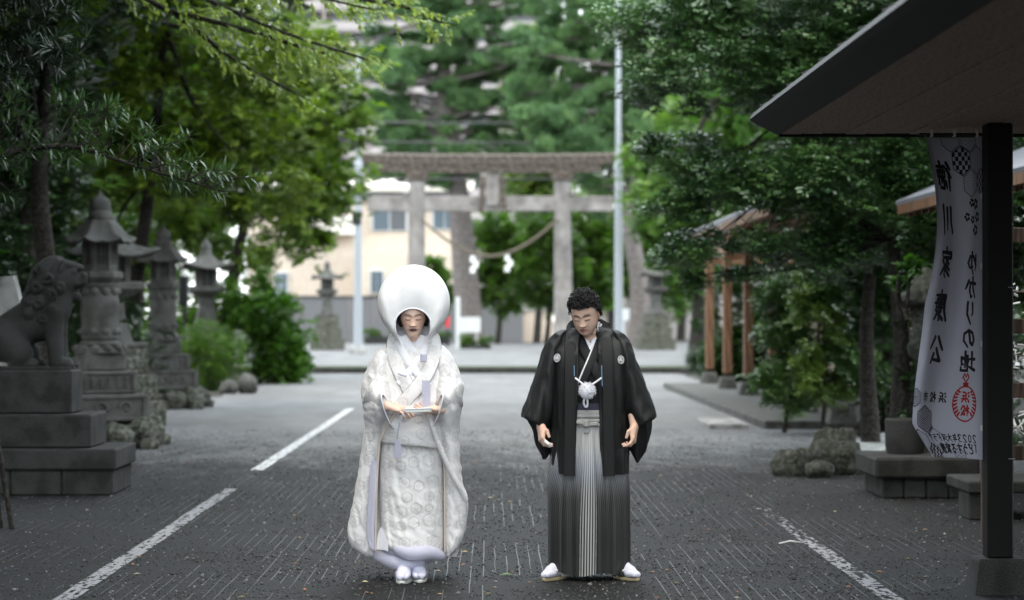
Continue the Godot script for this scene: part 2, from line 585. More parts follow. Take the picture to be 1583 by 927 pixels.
# blobs: [centre, radii]; the sprays gather in clumps that sit on the blobs' shells, so that gaps stay between them
func foliage(parent: Node, blobs: Array, kind: String, material: Material, count: int, size: Vector2, dark: Color, light: Color, seed_: int, clump := 0.35, flat := 0.0, called := "foliage") -> MultiMeshInstance3D:
	var rng := RandomNumberGenerator.new()
	rng.seed = seed_
	var total := 0.0
	var share: Array = []
	for b in blobs:
		var r: Vector3 = b[1]
		total += pow(r.x * r.y * r.z, 0.667)
		share.append(total)
	var mm := MultiMesh.new()
	mm.transform_format = MultiMesh.TRANSFORM_3D
	mm.use_colors = true
	mm.mesh = spray_of(kind)
	mm.instance_count = count
	var done := 0
	while done < count:
		var pick := rng.randf() * total
		var q := 0
		while share[q] < pick: q += 1
		var c: Vector3 = blobs[q][0]
		var r: Vector3 = blobs[q][1]
		var d := Vector3(rng.randfn(), rng.randfn(), rng.randfn()).normalized()
		var cc := c + d * r * pow(rng.randf_range(0.12, 1.0), 0.42)
		var cr := clump * (r.x + r.y + r.z) / 3.0 * rng.randf_range(0.5, 1.2)
		var tone := rng.randf()
		for k in mini(rng.randi_range(10, 22), count - done):
			var o := Vector3(rng.randfn(), rng.randfn() * (1.0 - flat * 0.75), rng.randfn()) * cr * 0.5
			var s := rng.randf_range(size.x, size.y)
			var b := Basis.from_euler(Vector3(rng.randf_range(-0.7, 0.7) * (1.0 - flat * 0.6), rng.randf() * TAU, rng.randf_range(-0.8, 0.5) * (1.0 - flat * 0.6)))
			mm.set_instance_transform(done, Transform3D(b.scaled(Vector3.ONE * s), cc + o))
			mm.set_instance_color(done, dark.lerp(light, clampf(tone * tone * 0.6 + pow(rng.randf(), 1.6) * 0.55, 0.0, 1.0)))
			done += 1
	var o := MultiMeshInstance3D.new()
	o.name = free_name(called, parent)
	o.multimesh = mm
	o.material_override = material
	o.set_meta("kind", "stuff")
	parent.add_child(o, true)
	return o

# a trunk along points (metres, local to the tree) with limbs that reach to the blobs
func tree(called: String, label: String, at: Vector3, pts: Array, r0: float, blobs: Array, kind: String, leafmat: String, count: int, size: Vector2, dark: Color, light: Color, seed_: int, opt := {}) -> Node3D:
	var t := thing(called, label, opt.get("category", "tree"), at, 0.0, opt.get("group", ""))
	var rng := RandomNumberGenerator.new()
	rng.seed = seed_ + 7
	var bark: Material = M[opt.get("bark", "bark")]
	var rad: Array = []
	for k in pts.size(): rad.append(lerpf(r0, r0 * 0.35, float(k) / (pts.size() - 1)) * (1.25 if k == 0 else 1.0))
	part("trunk", Geo.new().tube(smooth(pts, 4), smooth_f(rad, 4), 10), bark, t)
	for b in blobs:
		var to: Vector3 = b[0]
		var k: int = clampi(opt.get("fork", pts.size() / 2) + rng.randi_range(0, 1), 0, pts.size() - 1)
		var best: Vector3 = pts[k]
		for p: Vector3 in pts:
			if p.y < to.y - 0.1 and p.y >= pts[k].y - 0.01 and absf(p.y - to.y + 0.5) < absf(best.y - to.y + 0.5): best = p
		var mid := best.lerp(to, 0.5) + Vector3(rng.randfn() * 0.12, rng.randf_range(-0.1, 0.25), rng.randfn() * 0.12) * best.distance_to(to) * 0.5
		var g := Geo.new()
		g.tube(smooth([best, mid, to], 5), [r0 * 0.4, r0 * 0.3, r0 * 0.26, r0 * 0.22, r0 * 0.2, r0 * 0.16, r0 * 0.13, r0 * 0.1, r0 * 0.08, r0 * 0.06], 7)
		for j in 4:
			var tip: Vector3 = to + Vector3(rng.randfn(), rng.randfn() * 0.6, rng.randfn()).normalized() * b[1] * 0.8
			g.tube([mid.lerp(to, rng.randf_range(0.3, 1.0)), mid.lerp(tip, 0.6) + Vector3.UP * 0.05, tip], [r0 * 0.1, r0 * 0.06, r0 * 0.03], 5)
		part("limb", g, bark, t)
	foliage(t, blobs, kind, M[leafmat], count, size, dark, light, seed_, opt.get("clump", 0.35), opt.get("flat", 0.0))
	return t

func smooth(pts: Array, n: int) -> Array:              # Catmull-Rom through the points
	var out: Array = []
	for k in pts.size() - 1:
		var a = pts[max(k - 1, 0)]; var b = pts[k]; var c = pts[k + 1]; var d = pts[min(k + 2, pts.size() - 1)]
		for j in n:
			var t := float(j) / n
			out.append(0.5 * ((2.0 * b) + (c - a) * t + (2.0 * a - 5.0 * b + 4.0 * c - d) * t * t + (3.0 * b - a - 3.0 * c + d) * t * t * t))
	out.append(pts[-1])
	return out

func smooth_f(r: Array, n: int) -> Array:
	var out: Array = []
	for k in r.size() - 1:
		for j in n: out.append(lerpf(r[k], r[k + 1], float(j) / n))
	out.append(r[-1])
	return out


# ------------------------------------------------------------------ ground
func sheet(x0: float, x1: float, d0: float, d1: float, y: float) -> Geo:
	var g := Geo.new()
	g.face([P(x0, y, d0), P(x1, y, d0), P(x1, y, d1), P(x0, y, d1)])
	return g

func make_ground() -> void:
	struct("ground", sheet(-500, 500, -60, 900, -0.008), M.soil)
	# the approach: dark worn asphalt near, pale trodden gravel farther on, the one thinning out over the other
	var rng := RandomNumberGenerator.new()
	rng.seed = 5
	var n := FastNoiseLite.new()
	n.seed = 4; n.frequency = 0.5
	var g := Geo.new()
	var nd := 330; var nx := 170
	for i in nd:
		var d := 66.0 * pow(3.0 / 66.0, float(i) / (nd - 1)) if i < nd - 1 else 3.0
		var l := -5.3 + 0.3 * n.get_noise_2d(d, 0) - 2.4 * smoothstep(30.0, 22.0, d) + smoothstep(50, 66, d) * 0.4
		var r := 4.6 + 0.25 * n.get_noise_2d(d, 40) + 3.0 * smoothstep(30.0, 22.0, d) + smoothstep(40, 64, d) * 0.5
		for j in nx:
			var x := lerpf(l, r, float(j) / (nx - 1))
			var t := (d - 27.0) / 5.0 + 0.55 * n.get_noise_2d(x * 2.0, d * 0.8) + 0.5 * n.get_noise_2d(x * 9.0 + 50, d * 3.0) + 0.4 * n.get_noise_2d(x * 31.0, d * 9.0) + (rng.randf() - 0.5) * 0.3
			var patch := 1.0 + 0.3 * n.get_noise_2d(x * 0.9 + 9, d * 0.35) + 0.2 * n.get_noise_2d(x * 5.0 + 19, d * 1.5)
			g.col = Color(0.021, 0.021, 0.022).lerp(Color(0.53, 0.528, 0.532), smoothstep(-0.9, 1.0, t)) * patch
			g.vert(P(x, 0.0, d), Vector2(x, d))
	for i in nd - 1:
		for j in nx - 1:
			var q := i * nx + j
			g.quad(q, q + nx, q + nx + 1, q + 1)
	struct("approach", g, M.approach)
	# pale ribs of the ground mat, worn through in places: thin raised strips along the path
	g = Geo.new()
	for k in 112:
		var x := -4.1 + k * 0.0725
		var d := 11.5
		while d < 25.0:
			var len := rng.randf_range(0.25, 0.7)
			var worn := n.get_noise_2d(x * 1.6, d * 0.9) + 0.6 * n.get_noise_2d(x * 9.0, d * 3.0 + 70)
			if worn > 0.0 + (0.22 if absf(x) > 2.4 else 0.0) + (0.12 if d > 22.5 else 0.0):
				var w := rng.randf_range(0.0016, 0.0036)
				var xa := x + 0.009 * n.get_noise_2d(x * 40.0, d * 4.0)
				var xb := x + 0.009 * n.get_noise_2d(x * 40.0, (d + len) * 4.0)
				g.face([P(xa - w, 0.004, d), P(xa + w, 0.004, d), P(xb + w, 0.004, d + len), P(xb - w, 0.004, d + len)])
			d += len
	struct("ground_mat_ribs", g, M.grid_line, "stuff")
	# worn white lines, built from flakes of paint
	line(-2.3, 8.0, 21.6, 0.115, 0.13, 11)
	line(-2.32, 24.2, 40.5, 0.13, 0.08, 12)
	line(2.18, 8.0, 19.6, 0.115, 0.25, 13)
	# loose chippings
	scatter("loose_gravel", 42000, 0.0035, 0.0085, 14)
	# kerb with a mossy strip and the raised forecourt behind it
	for k in 13:
		var x := -7.6 + k * 1.2
		g = Geo.new()
		g.box(Vector3.ZERO, Vector3(1.19, 0.17, 0.3), 0.015)
		var kb := part("kerb_stone", g, M.dark_stone, self)
		kb.position = P(x, 0.075, 65.85 + rng.randf_range(-0.015, 0.015))
		tag(kb, "grey kerb stone, %s from the left in the long mossy kerb across the approach" % ["first", "second", "third", "fourth", "fifth", "sixth", "seventh", "eighth", "ninth", "tenth", "eleventh", "twelfth", "last"][k], "kerb stone", "kerb stones across the approach")
	g = Geo.new()
	g.box(P(0, 0.08, 66.9), Vector3(16, 0.175, 1.75), 0.01)
	struct("moss_strip", g, M.moss)
	g = Geo.new()
	g.box(P(0, 0.03, 98.0), Vector3(60, 0.24, 60), 0.0)
	struct("forecourt", g, M.plaza)
	struct("road", sheet(-200, 200, 128.1, 142, 0.0), M.plaza)

func line(x: float, d0: float, d1: float, w: float, wear: float, seed_: int) -> void:
	var n := FastNoiseLite.new()
	n.seed = seed_; n.frequency = 1.0
	var g := Geo.new()
	var step := 0.028
	var across := 5
	for i in int((d1 - d0) / step):
		var d := d0 + i * step
		var sway := 0.012 * n.get_noise_1d(d * 0.6)
		for j in across:
			var worn := 0.6 * n.get_noise_2d(j * 0.9, d * 2.4) + 0.55 * n.get_noise_2d(j * 2.1 + 60, d * 11.0) + (0.25 if j == 0 or j == across - 1 else 0.0) * n.get_noise_2d(j, d * 9.0)
			var thin: float = wear + (0.3 * smoothstep(14.5, 19.0, d) if wear > 0.15 else 0.0)
			if worn < 0.34 - thin:
				var a := x + sway - w * 0.5 + w * j / across
				g.face([P(a, 0.004, d), P(a + w / across, 0.004, d), P(a + w / across, 0.004, d + step), P(a, 0.004, d + step)])
	struct("painted_line", g, M.pale_line_paint if d0 > 20 else M.line_paint)  # the far stretch takes the paler of the two line paints

func scatter(called: String, count: int, s0: float, s1: float, seed_: int) -> void:
	var rng := RandomNumberGenerator.new()
	rng.seed = seed_
	var n := FastNoiseLite.new()
	n.seed = 9; n.frequency = 0.9
	var st := Geo.new()
	var nn := FastNoiseLite.new()
	nn.seed = 3; nn.frequency = 0.02
	st.blob(Vector3.ZERO, Vector3(1, 0.7, 0.85), nn, 0.5, 3)
	var mm := MultiMesh.new()
	mm.transform_format = MultiMesh.TRANSFORM_3D
	mm.use_colors = true
	mm.mesh = st.mesh()
	mm.instance_count = count
	for k in count:
		var d := 0.0; var x := 0.0
		for tries in 6:
			d = 11.6 * pow(33.0 / 11.6, rng.randf())
			x = rng.randf_range(-0.235, 0.235) * d
			if n.get_noise_2d(x, d) + rng.randf_range(-0.5, 0.5) > -0.1: break
		var s := rng.randf_range(s0, s1) * (1.7 if rng.randf() < 0.05 else 1.0)
		mm.set_instance_transform(k, Transform3D(Basis.from_euler(Vector3(rng.randf() * TAU, rng.randf() * TAU, 0)).scaled(Vector3.ONE * s), P(x, s * 0.25, d)))
		var v := rng.randf_range(0.01, 0.06) if rng.randf() < 0.92 else rng.randf_range(0.1, 0.32)
		mm.set_instance_color(k, Color(v, v * 0.99, v * 0.98))
	var o := MultiMeshInstance3D.new()
	o.name = called
	o.multimesh = mm
	o.material_override = M.pebble
	o.set_meta("kind", "stuff")
	add_child(o, true)


# ------------------------------------------------------------------ the stone gate and what stands round it
func make_torii() -> void:
	var t := thing("torii", "tall weathered stone shrine gate spanning the forecourt behind the couple", "shrine gate", P(0, 0.15, 98.6))
	for s: float in [-1.0, 1.0]:
		var top := Vector3(s * 2.95, 7.25, 0)
		part("pillar", Geo.new().tube([top, Vector3(s * 2.98, 4, 0), Vector3(s * 3.03, 0.3, 0)], [0.32, 0.35, 0.39], 24), M.torii_stone, t)
		part("pillar_foot", Geo.new().lathe([Vector2(0.46, 0.34), Vector2(0.52, 0.28), Vector2(0.56, 0.0)], 24, 0.0, Vector3(s * 3.03, 0, 0)), M.torii_stone, t)
		part("pillar_collar", Geo.new().lathe([Vector2(0.44, 7.27), Vector2(0.47, 7.2), Vector2(0.47, 7.0), Vector2(0.4, 6.93)], 24, 0.0, Vector3(s * 2.95, 0, 0)), M.kasagi_stone, t)
		part("wedge", Geo.new().box(Vector3(s * 3.42, 6.42, 0), Vector3(0.25, 0.14, 0.5), 0.02), M.torii_stone, t)
	part("tie_beam", Geo.new().box(Vector3(0.03, 6.0, 0), Vector3(10.0, 0.62, 0.34), 0.03), M.torii_stone, t)
	for q in [[7.26, 0.33, 4.55, 0.5, "lower_lintel"], [7.6, 0.34, 5.2, 0.72, "top_lintel"]]:
		var rows: Array = []
		for k in 25:
			var x: float = lerpf(q[2], -q[2], k / 24.0)
			var up := 0.05 * pow(absf(x) / 5.2, 2.5)
			var y: float = q[0] + up
			var h: float = q[1]
			var w: float = q[3] * 0.5
			var roofed: float = 0.1 if q[4] == "top_lintel" else 0.0
			rows.append(PackedVector3Array([Vector3(x, y, w * 0.85), Vector3(x, y + h, w), Vector3(x, y + h + roofed, 0), Vector3(x, y + h, -w), Vector3(x, y, -w * 0.85)]))
		var g := Geo.new()
		for i in rows.size() - 1:
			for j in 5:
				var l := (j + 1) % 5
				g.face([rows[i][j], rows[i][l], rows[i + 1][l], rows[i + 1][j]])
		g.face([rows[0][4], rows[0][3], rows[0][2], rows[0][1], rows[0][0]])
		g.face([rows[24][0], rows[24][1], rows[24][2], rows[24][3], rows[24][4]])
		part(q[4], g, M.kasagi_stone, t)
	part("centre_strut", Geo.new().box(Vector3(0.1, 6.79, 0), Vector3(0.55, 0.94, 0.3), 0.02), M.torii_stone, t)
	for s: float in [-1.0, 1.0]:
		part("plaque_bracket", Geo.new().box(Vector3(0.1 + s * 0.42, 6.4, 0.24), Vector3(0.2, 1.5, 0.12), 0.02, Basis(Vector3.BACK, s * 0.07)), M.kasagi_stone, t)
	part("plaque", Geo.new().box(Vector3(0.1, 6.45, 0.26), Vector3(0.5, 1.05, 0.1), 0.02), M.torii_stone, t)
	# sacred rope with paper streamers, slung between the pillars
	var rope := thing("shrine_rope", "sagging straw rope with white paper streamers between the gate's pillars", "rope", P(0, 0.15, 98.2))
	var pts: Array = []
	for k in 21:
		var u := k / 10.0 - 1.0
		pts.append(Vector3(u * 2.75, 3.85 + 1.5 * pow(absf(u), 1.8), 0))
	part("rope", Geo.new().tube(pts, [0.04, 0.045, 0.05, 0.055, 0.06], 8), M.rope, rope)
	for x in [-0.63, 0.77]:
		var y0: float = 3.8 + 1.5 * pow(absf(x / 2.75), 1.8)
		var g := Geo.new()
		for k in 3:
			g.box(Vector3(x + (k % 2) * 0.13 - 0.06, y0 - 0.16 - k * 0.22, 0.012 * k), Vector3(0.2, 0.25, 0.008), 0.0)
		part("paper_streamer", g, M.paper, rope)


func make_house() -> void:
	var h := thing("house", "cream two storey house with small shuttered windows behind the gate, left", "house", P(-8.2, 0, 150))
	part("wall", Geo.new().box(Vector3(0, 4.6, -5), Vector3(13.6, 9.3, 10), 0.0), M.house_wall, h)
	part("wing_wall", Geo.new().box(Vector3(3.3, 2.7, 0.9), Vector3(6.4, 5.4, 1.8), 0.0), M.house_wall, h)
	var r := Geo.new()
	r.box(Vector3(0, 10.0, -4.6), Vector3(14.4, 0.35, 11.6), 0.05, Basis(Vector3.RIGHT, 0.1))
	part("roof", r, M.eave_cream, h)
	part("eave_band", Geo.new().box(Vector3(0, 9.1, 0.25), Vector3(14, 0.7, 0.5), 0.02), M.roof_grey, h)
	part("balcony", Geo.new().box(Vector3(-2.4, 7.2, 0.55), Vector3(4.6, 1.2, 1.1), 0.03), M.eave_cream, h)
	var k := 0
	for q in [[2.0, 7.6, 2.1, 1.4, 0.08], [-4.7, 3.6, 0.75, 1.3, 0.08], [1.3, 3.7, 0.75, 1.3, 1.85], [4.9, 3.7, 0.75, 1.3, 1.85], [5.4, 7.6, 1.4, 1.2, 0.08], [-3.0, 7.4, 1.6, 1.2, 0.08]]:
		var w := part("window", Geo.new().box(Vector3(q[0], q[1], q[4]), Vector3(q[2] + 0.16, q[3] + 0.16, 0.14), 0.02), M.white_paint, h)
		for s: float in [-1.0, 1.0]:
			part("pane", Geo.new().box(Vector3(q[0] + s * q[2] * 0.25, q[1], q[4] + 0.07), Vector3(q[2] * 0.46, q[3], 0.06), 0.0), M.window_glass if s < 0 or k > 0 else M.shutter, w)
		k += 1
	var f := thing("boundary_wall", "dark grey boundary wall along the road in front of the cream house", "wall", P(-7, 0, 146))
	for i in 12:
		part("wall_panel", Geo.new().box(Vector3(-8.2 + i * 1.5, 1.35, 0), Vector3(1.47, 2.7, 0.2), 0.02), M.fence_dark, f)
	part("coping", Geo.new().box(Vector3(0, 2.76, 0), Vector3(18.2, 0.12, 0.34), 0.02), M.dark_stone, f)
	var b := thing("pale_building", "pale low building glimpsed between trunks to the right of the gate", "building", P(12.5, 0, 165))
	part("wall", Geo.new().box(Vector3(0, 3.5, -4), Vector3(13, 7, 8), 0.0), M.flat_trim, b)
	part("roof", Geo.new().box(Vector3(0, 7.15, -4), Vector3(13.8, 0.35, 9), 0.05), M.roof_grey, b)
	for i in 5:
		var w := part("window", Geo.new().box(Vector3(-5 + i * 2.4, 4.6, 0.06), Vector3(1.5, 1.5, 0.14), 0.02), M.white_paint, b)
		part("pane", Geo.new().box(Vector3(-5 + i * 2.4, 4.6, 0.12), Vector3(1.3, 1.3, 0.08), 0.0), M.window_glass, w)
	var d := thing("garden_wall", "low cream garden wall seen under the small trees behind the gate", "wall", P(0.6, 0, 147))
	part("wall", Geo.new().box(Vector3(0, 0.95, 0), Vector3(6.5, 1.9, 0.2), 0.02), M.house_wall, d)
	part("coping", Geo.new().box(Vector3(0, 1.96, 0), Vector3(6.7, 0.12, 0.32), 0.02), M.pale_stone, d)


func make_flats() -> void:
	var b := thing("apartment_building", "tall pinkish apartment building with rows of balconies rising above the pines", "apartment building", P(-10.5, 0, 330))
	part("wall", Geo.new().box(Vector3(0, 23, -7), Vector3(36, 46.4, 14), 0.0), M.flat_wall, b)
	part("roof_slab", Geo.new().box(Vector3(0, 46.45, -6.4), Vector3(37.2, 0.5, 16.5), 0.05), M.flat_trim, b)
	for k in 7:
		part("dividing_wall", Geo.new().box(Vector3(-18.0 + k * 6.0, 23.1, 0.9), Vector3(0.35, 46.1, 1.8), 0.0), M.flat_wall, b)
	var win := Geo.new().box(Vector3.ZERO, Vector3(4.2, 2.0, 0.16), 0.0).mesh()
	var bal := Geo.new().box(Vector3.ZERO, Vector3(5.5, 1.15, 0.2), 0.03).mesh()
	var slab := Geo.new().box(Vector3.ZERO, Vector3(36, 0.2, 1.7), 0.0).mesh()
	for f in range(4, 16):
		var y := 1.2 + f * 2.85
		obj("floor_slab", slab, M.flat_trim, b).position = Vector3(0, y - 0.75, 0.85)
		for k in 6:
			obj("window", win, M.shutter, b).position = Vector3(-15.0 + k * 6.0, y + 0.85, 0.06)
			obj("balcony_front", bal, M.flat_trim, b).position = Vector3(-15.0 + k * 6.0, y, 1.72)


# ------------------------------------------------------------------ right-hand buildings
func make_gallery() -> void:
	var t := thing("gallery", "long open wooden gallery with tan posts on a low stone platform, right", "building", P(0, 0, 0))
	var g := Geo.new()
	g.box(P(6.35, 0.05, 42.6), Vector3(4.7, 0.12, 19.2), 0.01)
	part("platform", g, M.stone, t)
	for k in 8:
		part("edge_stone", Geo.new().box(P(3.9, 0.052, 34.2 + k * 2.4), Vector3(0.3, 0.125, 2.38), 0.012), M.stone, t)
	var shaft := Geo.new().box(Vector3(0, 1.76, 0), Vector3(0.17, 2.9, 0.17), 0.012).mesh()
	var base := Geo.new().lathe([Vector2(0.17, 0.24), Vector2(0.2, 0.21), Vector2(0.27, 0.0)], 4, PI / 4, Vector3.ZERO, true).mesh()
	for k in 6:
		var d := 51.9 - k * 3.9
		var p := obj("post", shaft, M.wood_orange, t)
		p.position = P(4.72, 0.1, d)
		var s := obj("post_base", base, M.stone, t)
		s.position = P(4.72, 0.11, d)
		part("tie", Geo.new().box(P(5.75, 2.75, d), Vector3(1.9, 0.16, 0.11), 0.01), M.wood_orange, t)
		if k < 5:
			part("rear_panel", Geo.new().box(P(6.75, 1.5, d - 1.95), Vector3(0.08, 2.7, 3.6), 0.0), M.house_wall if k % 2 else M.wood_brown, t)
			part("rear_post", Geo.new().box(P(6.7, 1.6, d), Vector3(0.16, 3.0, 0.16), 0.01), M.wood_orange, t)
	part("long_beam", Geo.new().box(P(4.72, 2.94, 42.1), Vector3(0.15, 0.26, 20.6), 0.012), M.wood_orange, t)
	part("rear_beam", Geo.new().box(P(6.7, 3.2, 42.1), Vector3(0.15, 0.22, 20.6), 0.012), M.wood_orange, t)
	# roof: slopes up from the eave over the path side
	var up := Basis(Vector3.BACK, 0.36)
	part("roof", Geo.new().box(P(6.1, 3.93, 39.6), Vector3(4.7, 0.16, 14.4), 0.02, up), M.roof_grey, t)
	part("rear_roof", Geo.new().box(P(9.9, 3.93, 39.6), Vector3(4.2, 0.16, 14.4), 0.02, up.inverse()), M.roof_grey, t)
	part("eave_board", Geo.new().box(P(3.93, 3.06, 39.6), Vector3(0.06, 0.2, 14.3), 0.01), M.wood_orange, t)
	var raf := Geo.new().box(Vector3.ZERO, Vector3(3.2, 0.1, 0.08), 0.006, up).mesh()
	var deck := Geo.new().box(Vector3.ZERO, Vector3(4.4, 0.03, 0.44), 0.0, up).mesh()
	for k in 31:
		var d := 32.7 + k * 0.455
		obj("rafter", raf, M.wood_orange, t).position = P(5.43, 3.51, d)
		obj("deck_board", deck, M.wood_orange, t).position = P(5.98, 3.79, d)


func make_pavilion() -> void:
	var t := thing("pavilion", "dark roofed open pavilion with brown boarded soffit at right foreground", "pavilion", P(0, 0, 0))
	var d0 := 0.6; var d1 := 14.2  # near end drawn out of view to darken the right side
	var len := d1 - d0; var mid := (d0 + d1) * 0.5
	var board := Geo.new().box(Vector3.ZERO, Vector3(0.1185, 0.014, len), 0.004).mesh()
	for k in 24:
		obj("soffit_board", board, M.soffit_wood, t).position = P(1.775 + k * 0.125, 2.612 + 0.0025 * (k * 7 % 3), mid)
	# section of the roof: undercut eave and the slope above
	var sec := [Vector2(1.70, 2.606), Vector2(4.9, 2.625), Vector2(4.9, 4.02), Vector2(1.55, 2.715), Vector2(1.535, 2.685), Vector2(1.56, 2.672), Vector2(1.712, 2.628)]
	var g := Geo.new()
	var sec3 := [Vector2(1.712, 2.628), Vector2(4.9, 2.64), Vector2(4.9, 4.02), Vector2(1.55, 2.73), Vector2(1.525, 2.69), Vector2(1.56, 2.668)]
	for k in sec3.size():
		var a: Vector2 = sec3[k]; var b: Vector2 = sec3[(k + 1) % sec3.size()]
		g.face([P(a.x, a.y, d1), P(a.x, a.y, d0), P(b.x, b.y, d0), P(b.x, b.y, d1)])
	var e0: Array = []; var e1: Array = []
	for q: Vector2 in sec3:
		e0.append(P(q.x, q.y, d0)); e1.push_front(P(q.x, q.y, d1))
	g.face(e0); g.face(e1)
	part("roof", g, M.roof_metal, t)
	# fascia under the roof edge and along the far end
	g = Geo.new()
	g.face([P(1.56, 2.667, d1), P(1.56, 2.667, d0), P(1.695, 2.598, d0), P(1.695, 2.598, d1)])
	g.face([P(1.708, 2.625, d1), P(1.695, 2.598, d1), P(1.695, 2.598, d0), P(1.708, 2.625, d0)])
	part("fascia", g, M.dark_paint, t)
	part("end_board", Geo.new().box(P(3.3, 2.607, d1 + 0.02), Vector3(3.2, 0.032, 0.035), 0.004), M.dark_paint, t)
	# seams on the metal roof
	for k in 22:
		var dd := d0 + 0.3 + k * 0.62
		part("roof_seam", Geo.new().tube([P(1.56, 2.74, dd), P(4.85, 4.01, dd)], [0.014], 6), M.roof_metal, t)
	for q in [[2.83, 13.45], [2.83, 7.6], [2.83, 1.8]]:
		part("post", Geo.new().box(P(q[0], 1.4, q[1]), Vector3(0.145, 2.41, 0.145), 0.008), M.dark_paint, t)
		part("post_foot", Geo.new().lathe([Vector2(0.17, 0.195), Vector2(0.185, 0.18), Vector2(0.225, 0.0)], 4, PI / 4, P(q[0], 0, q[1]), true), M.dark_stone, t)


func make_office() -> void:
	var t := thing("shrine_office", "small wooden shrine building with a grey eave half hidden by the banner", "building", P(0, 0, 0))
	var up := Basis(Vector3.BACK, 0.4)
	part("roof", Geo.new().box(P(5.55, 3.27, 19.6), Vector3(3.2, 0.09, 9.2), 0.01, up), M.roof_grey, t)
	part("eave_board", Geo.new().box(P(4.1, 2.6, 19.6), Vector3(0.05, 0.1, 9.1), 0.006), M.wood_orange, t)
	var raf := Geo.new().box(Vector3.ZERO, Vector3(1.3, 0.075, 0.06), 0.005, up).mesh()
	for k in 24:
		obj("rafter", raf, M.wood_orange, t).position = P(4.72, 2.8, 15.3 + k * 0.37)
	part("wall", Geo.new().box(P(5.6, 1.5, 19.4), Vector3(0.12, 3.0, 7.6), 0.0), M.wood_brown, t)
	part("end_wall", Geo.new().box(P(6.6, 1.6, 23.2), Vector3(2.0, 3.2, 0.12), 0.0), M.wood_brown, t)
	for k in 5:
		part("wall_post", Geo.new().box(P(5.5, 1.45, 15.8 + k * 1.85), Vector3(0.14, 2.9, 0.14), 0.008), M.wood_orange, t)
	part("wall_rail", Geo.new().box(P(5.47, 2.3, 19.4), Vector3(0.08, 0.12, 7.5), 0.006), M.wood_orange, t)
	# rack hung with folded paper fortunes
	var r := thing("fortune_rack", "wooden rack hung with knotted white paper fortunes beyond the dark post", "rack", P(0, 0, 0))
	for y in [0.62, 1.04, 1.47, 2.08]:
		part("rail", Geo.new().box(P(3.95, y, 16.2), Vector3(1.16, 0.1, 0.05), 0.006), M.wood_brown, r)
	for x in [3.345, 4.5]:
		part("upright", Geo.new().box(P(x, 1.1, 16.26), Vector3(0.07, 2.2, 0.07), 0.006), M.wood_brown, r)
	var rng := RandomNumberGenerator.new()
	rng.seed = 77
	var g := Geo.new()
	for y in [0.78, 1.25, 1.68]:
		for k in 110:
			g.box(P(3.4 + rng.randf() * 1.1, y + rng.randfn() * 0.06, 16.16 + rng.randf_range(-0.05, 0.03)), Vector3(rng.randf_range(0.05, 0.09), 0.016, 0.006), 0.0, Basis.from_euler(Vector3(rng.randf() * 3, rng.randf() * 3, rng.randf() * 3)))
	for y in [0.78, 1.25, 1.68]:
		part("string", Geo.new().tube([P(3.36, y + 0.02, 16.19), P(4.5, y + 0.02, 16.19)], [0.006], 6), M.rope, r)
	var s := part("paper_fortunes", g, M.paper, r)
	s.set_meta("kind", "stuff")
	# plinth of the rack / offering place
	var b := thing("stone_step", "low grey stone step with a recessed foot beside the dark post", "step", P(0, 0, 0))
	part("top_slab", Geo.new().box(P(4.06, 0.25, 18.6), Vector3(0.92, 0.09, 0.9), 0.012), M.dark_stone, b)
	part("foot", Geo.new().box(P(3.74, 0.1, 18.4), Vector3(0.26, 0.2, 0.4), 0.012), M.dark_stone, b)
	part("foot", Geo.new().box(P(4.34, 0.1, 18.5), Vector3(0.26, 0.2, 0.5), 0.012), M.dark_stone, b)


# ------------------------------------------------------------------ trees
func B(x: float, y: float, d: float, rx: float, ry: float, rz: float) -> Array:
	return [Vector3(x, y, -d), Vector3(rx, ry, rz)]

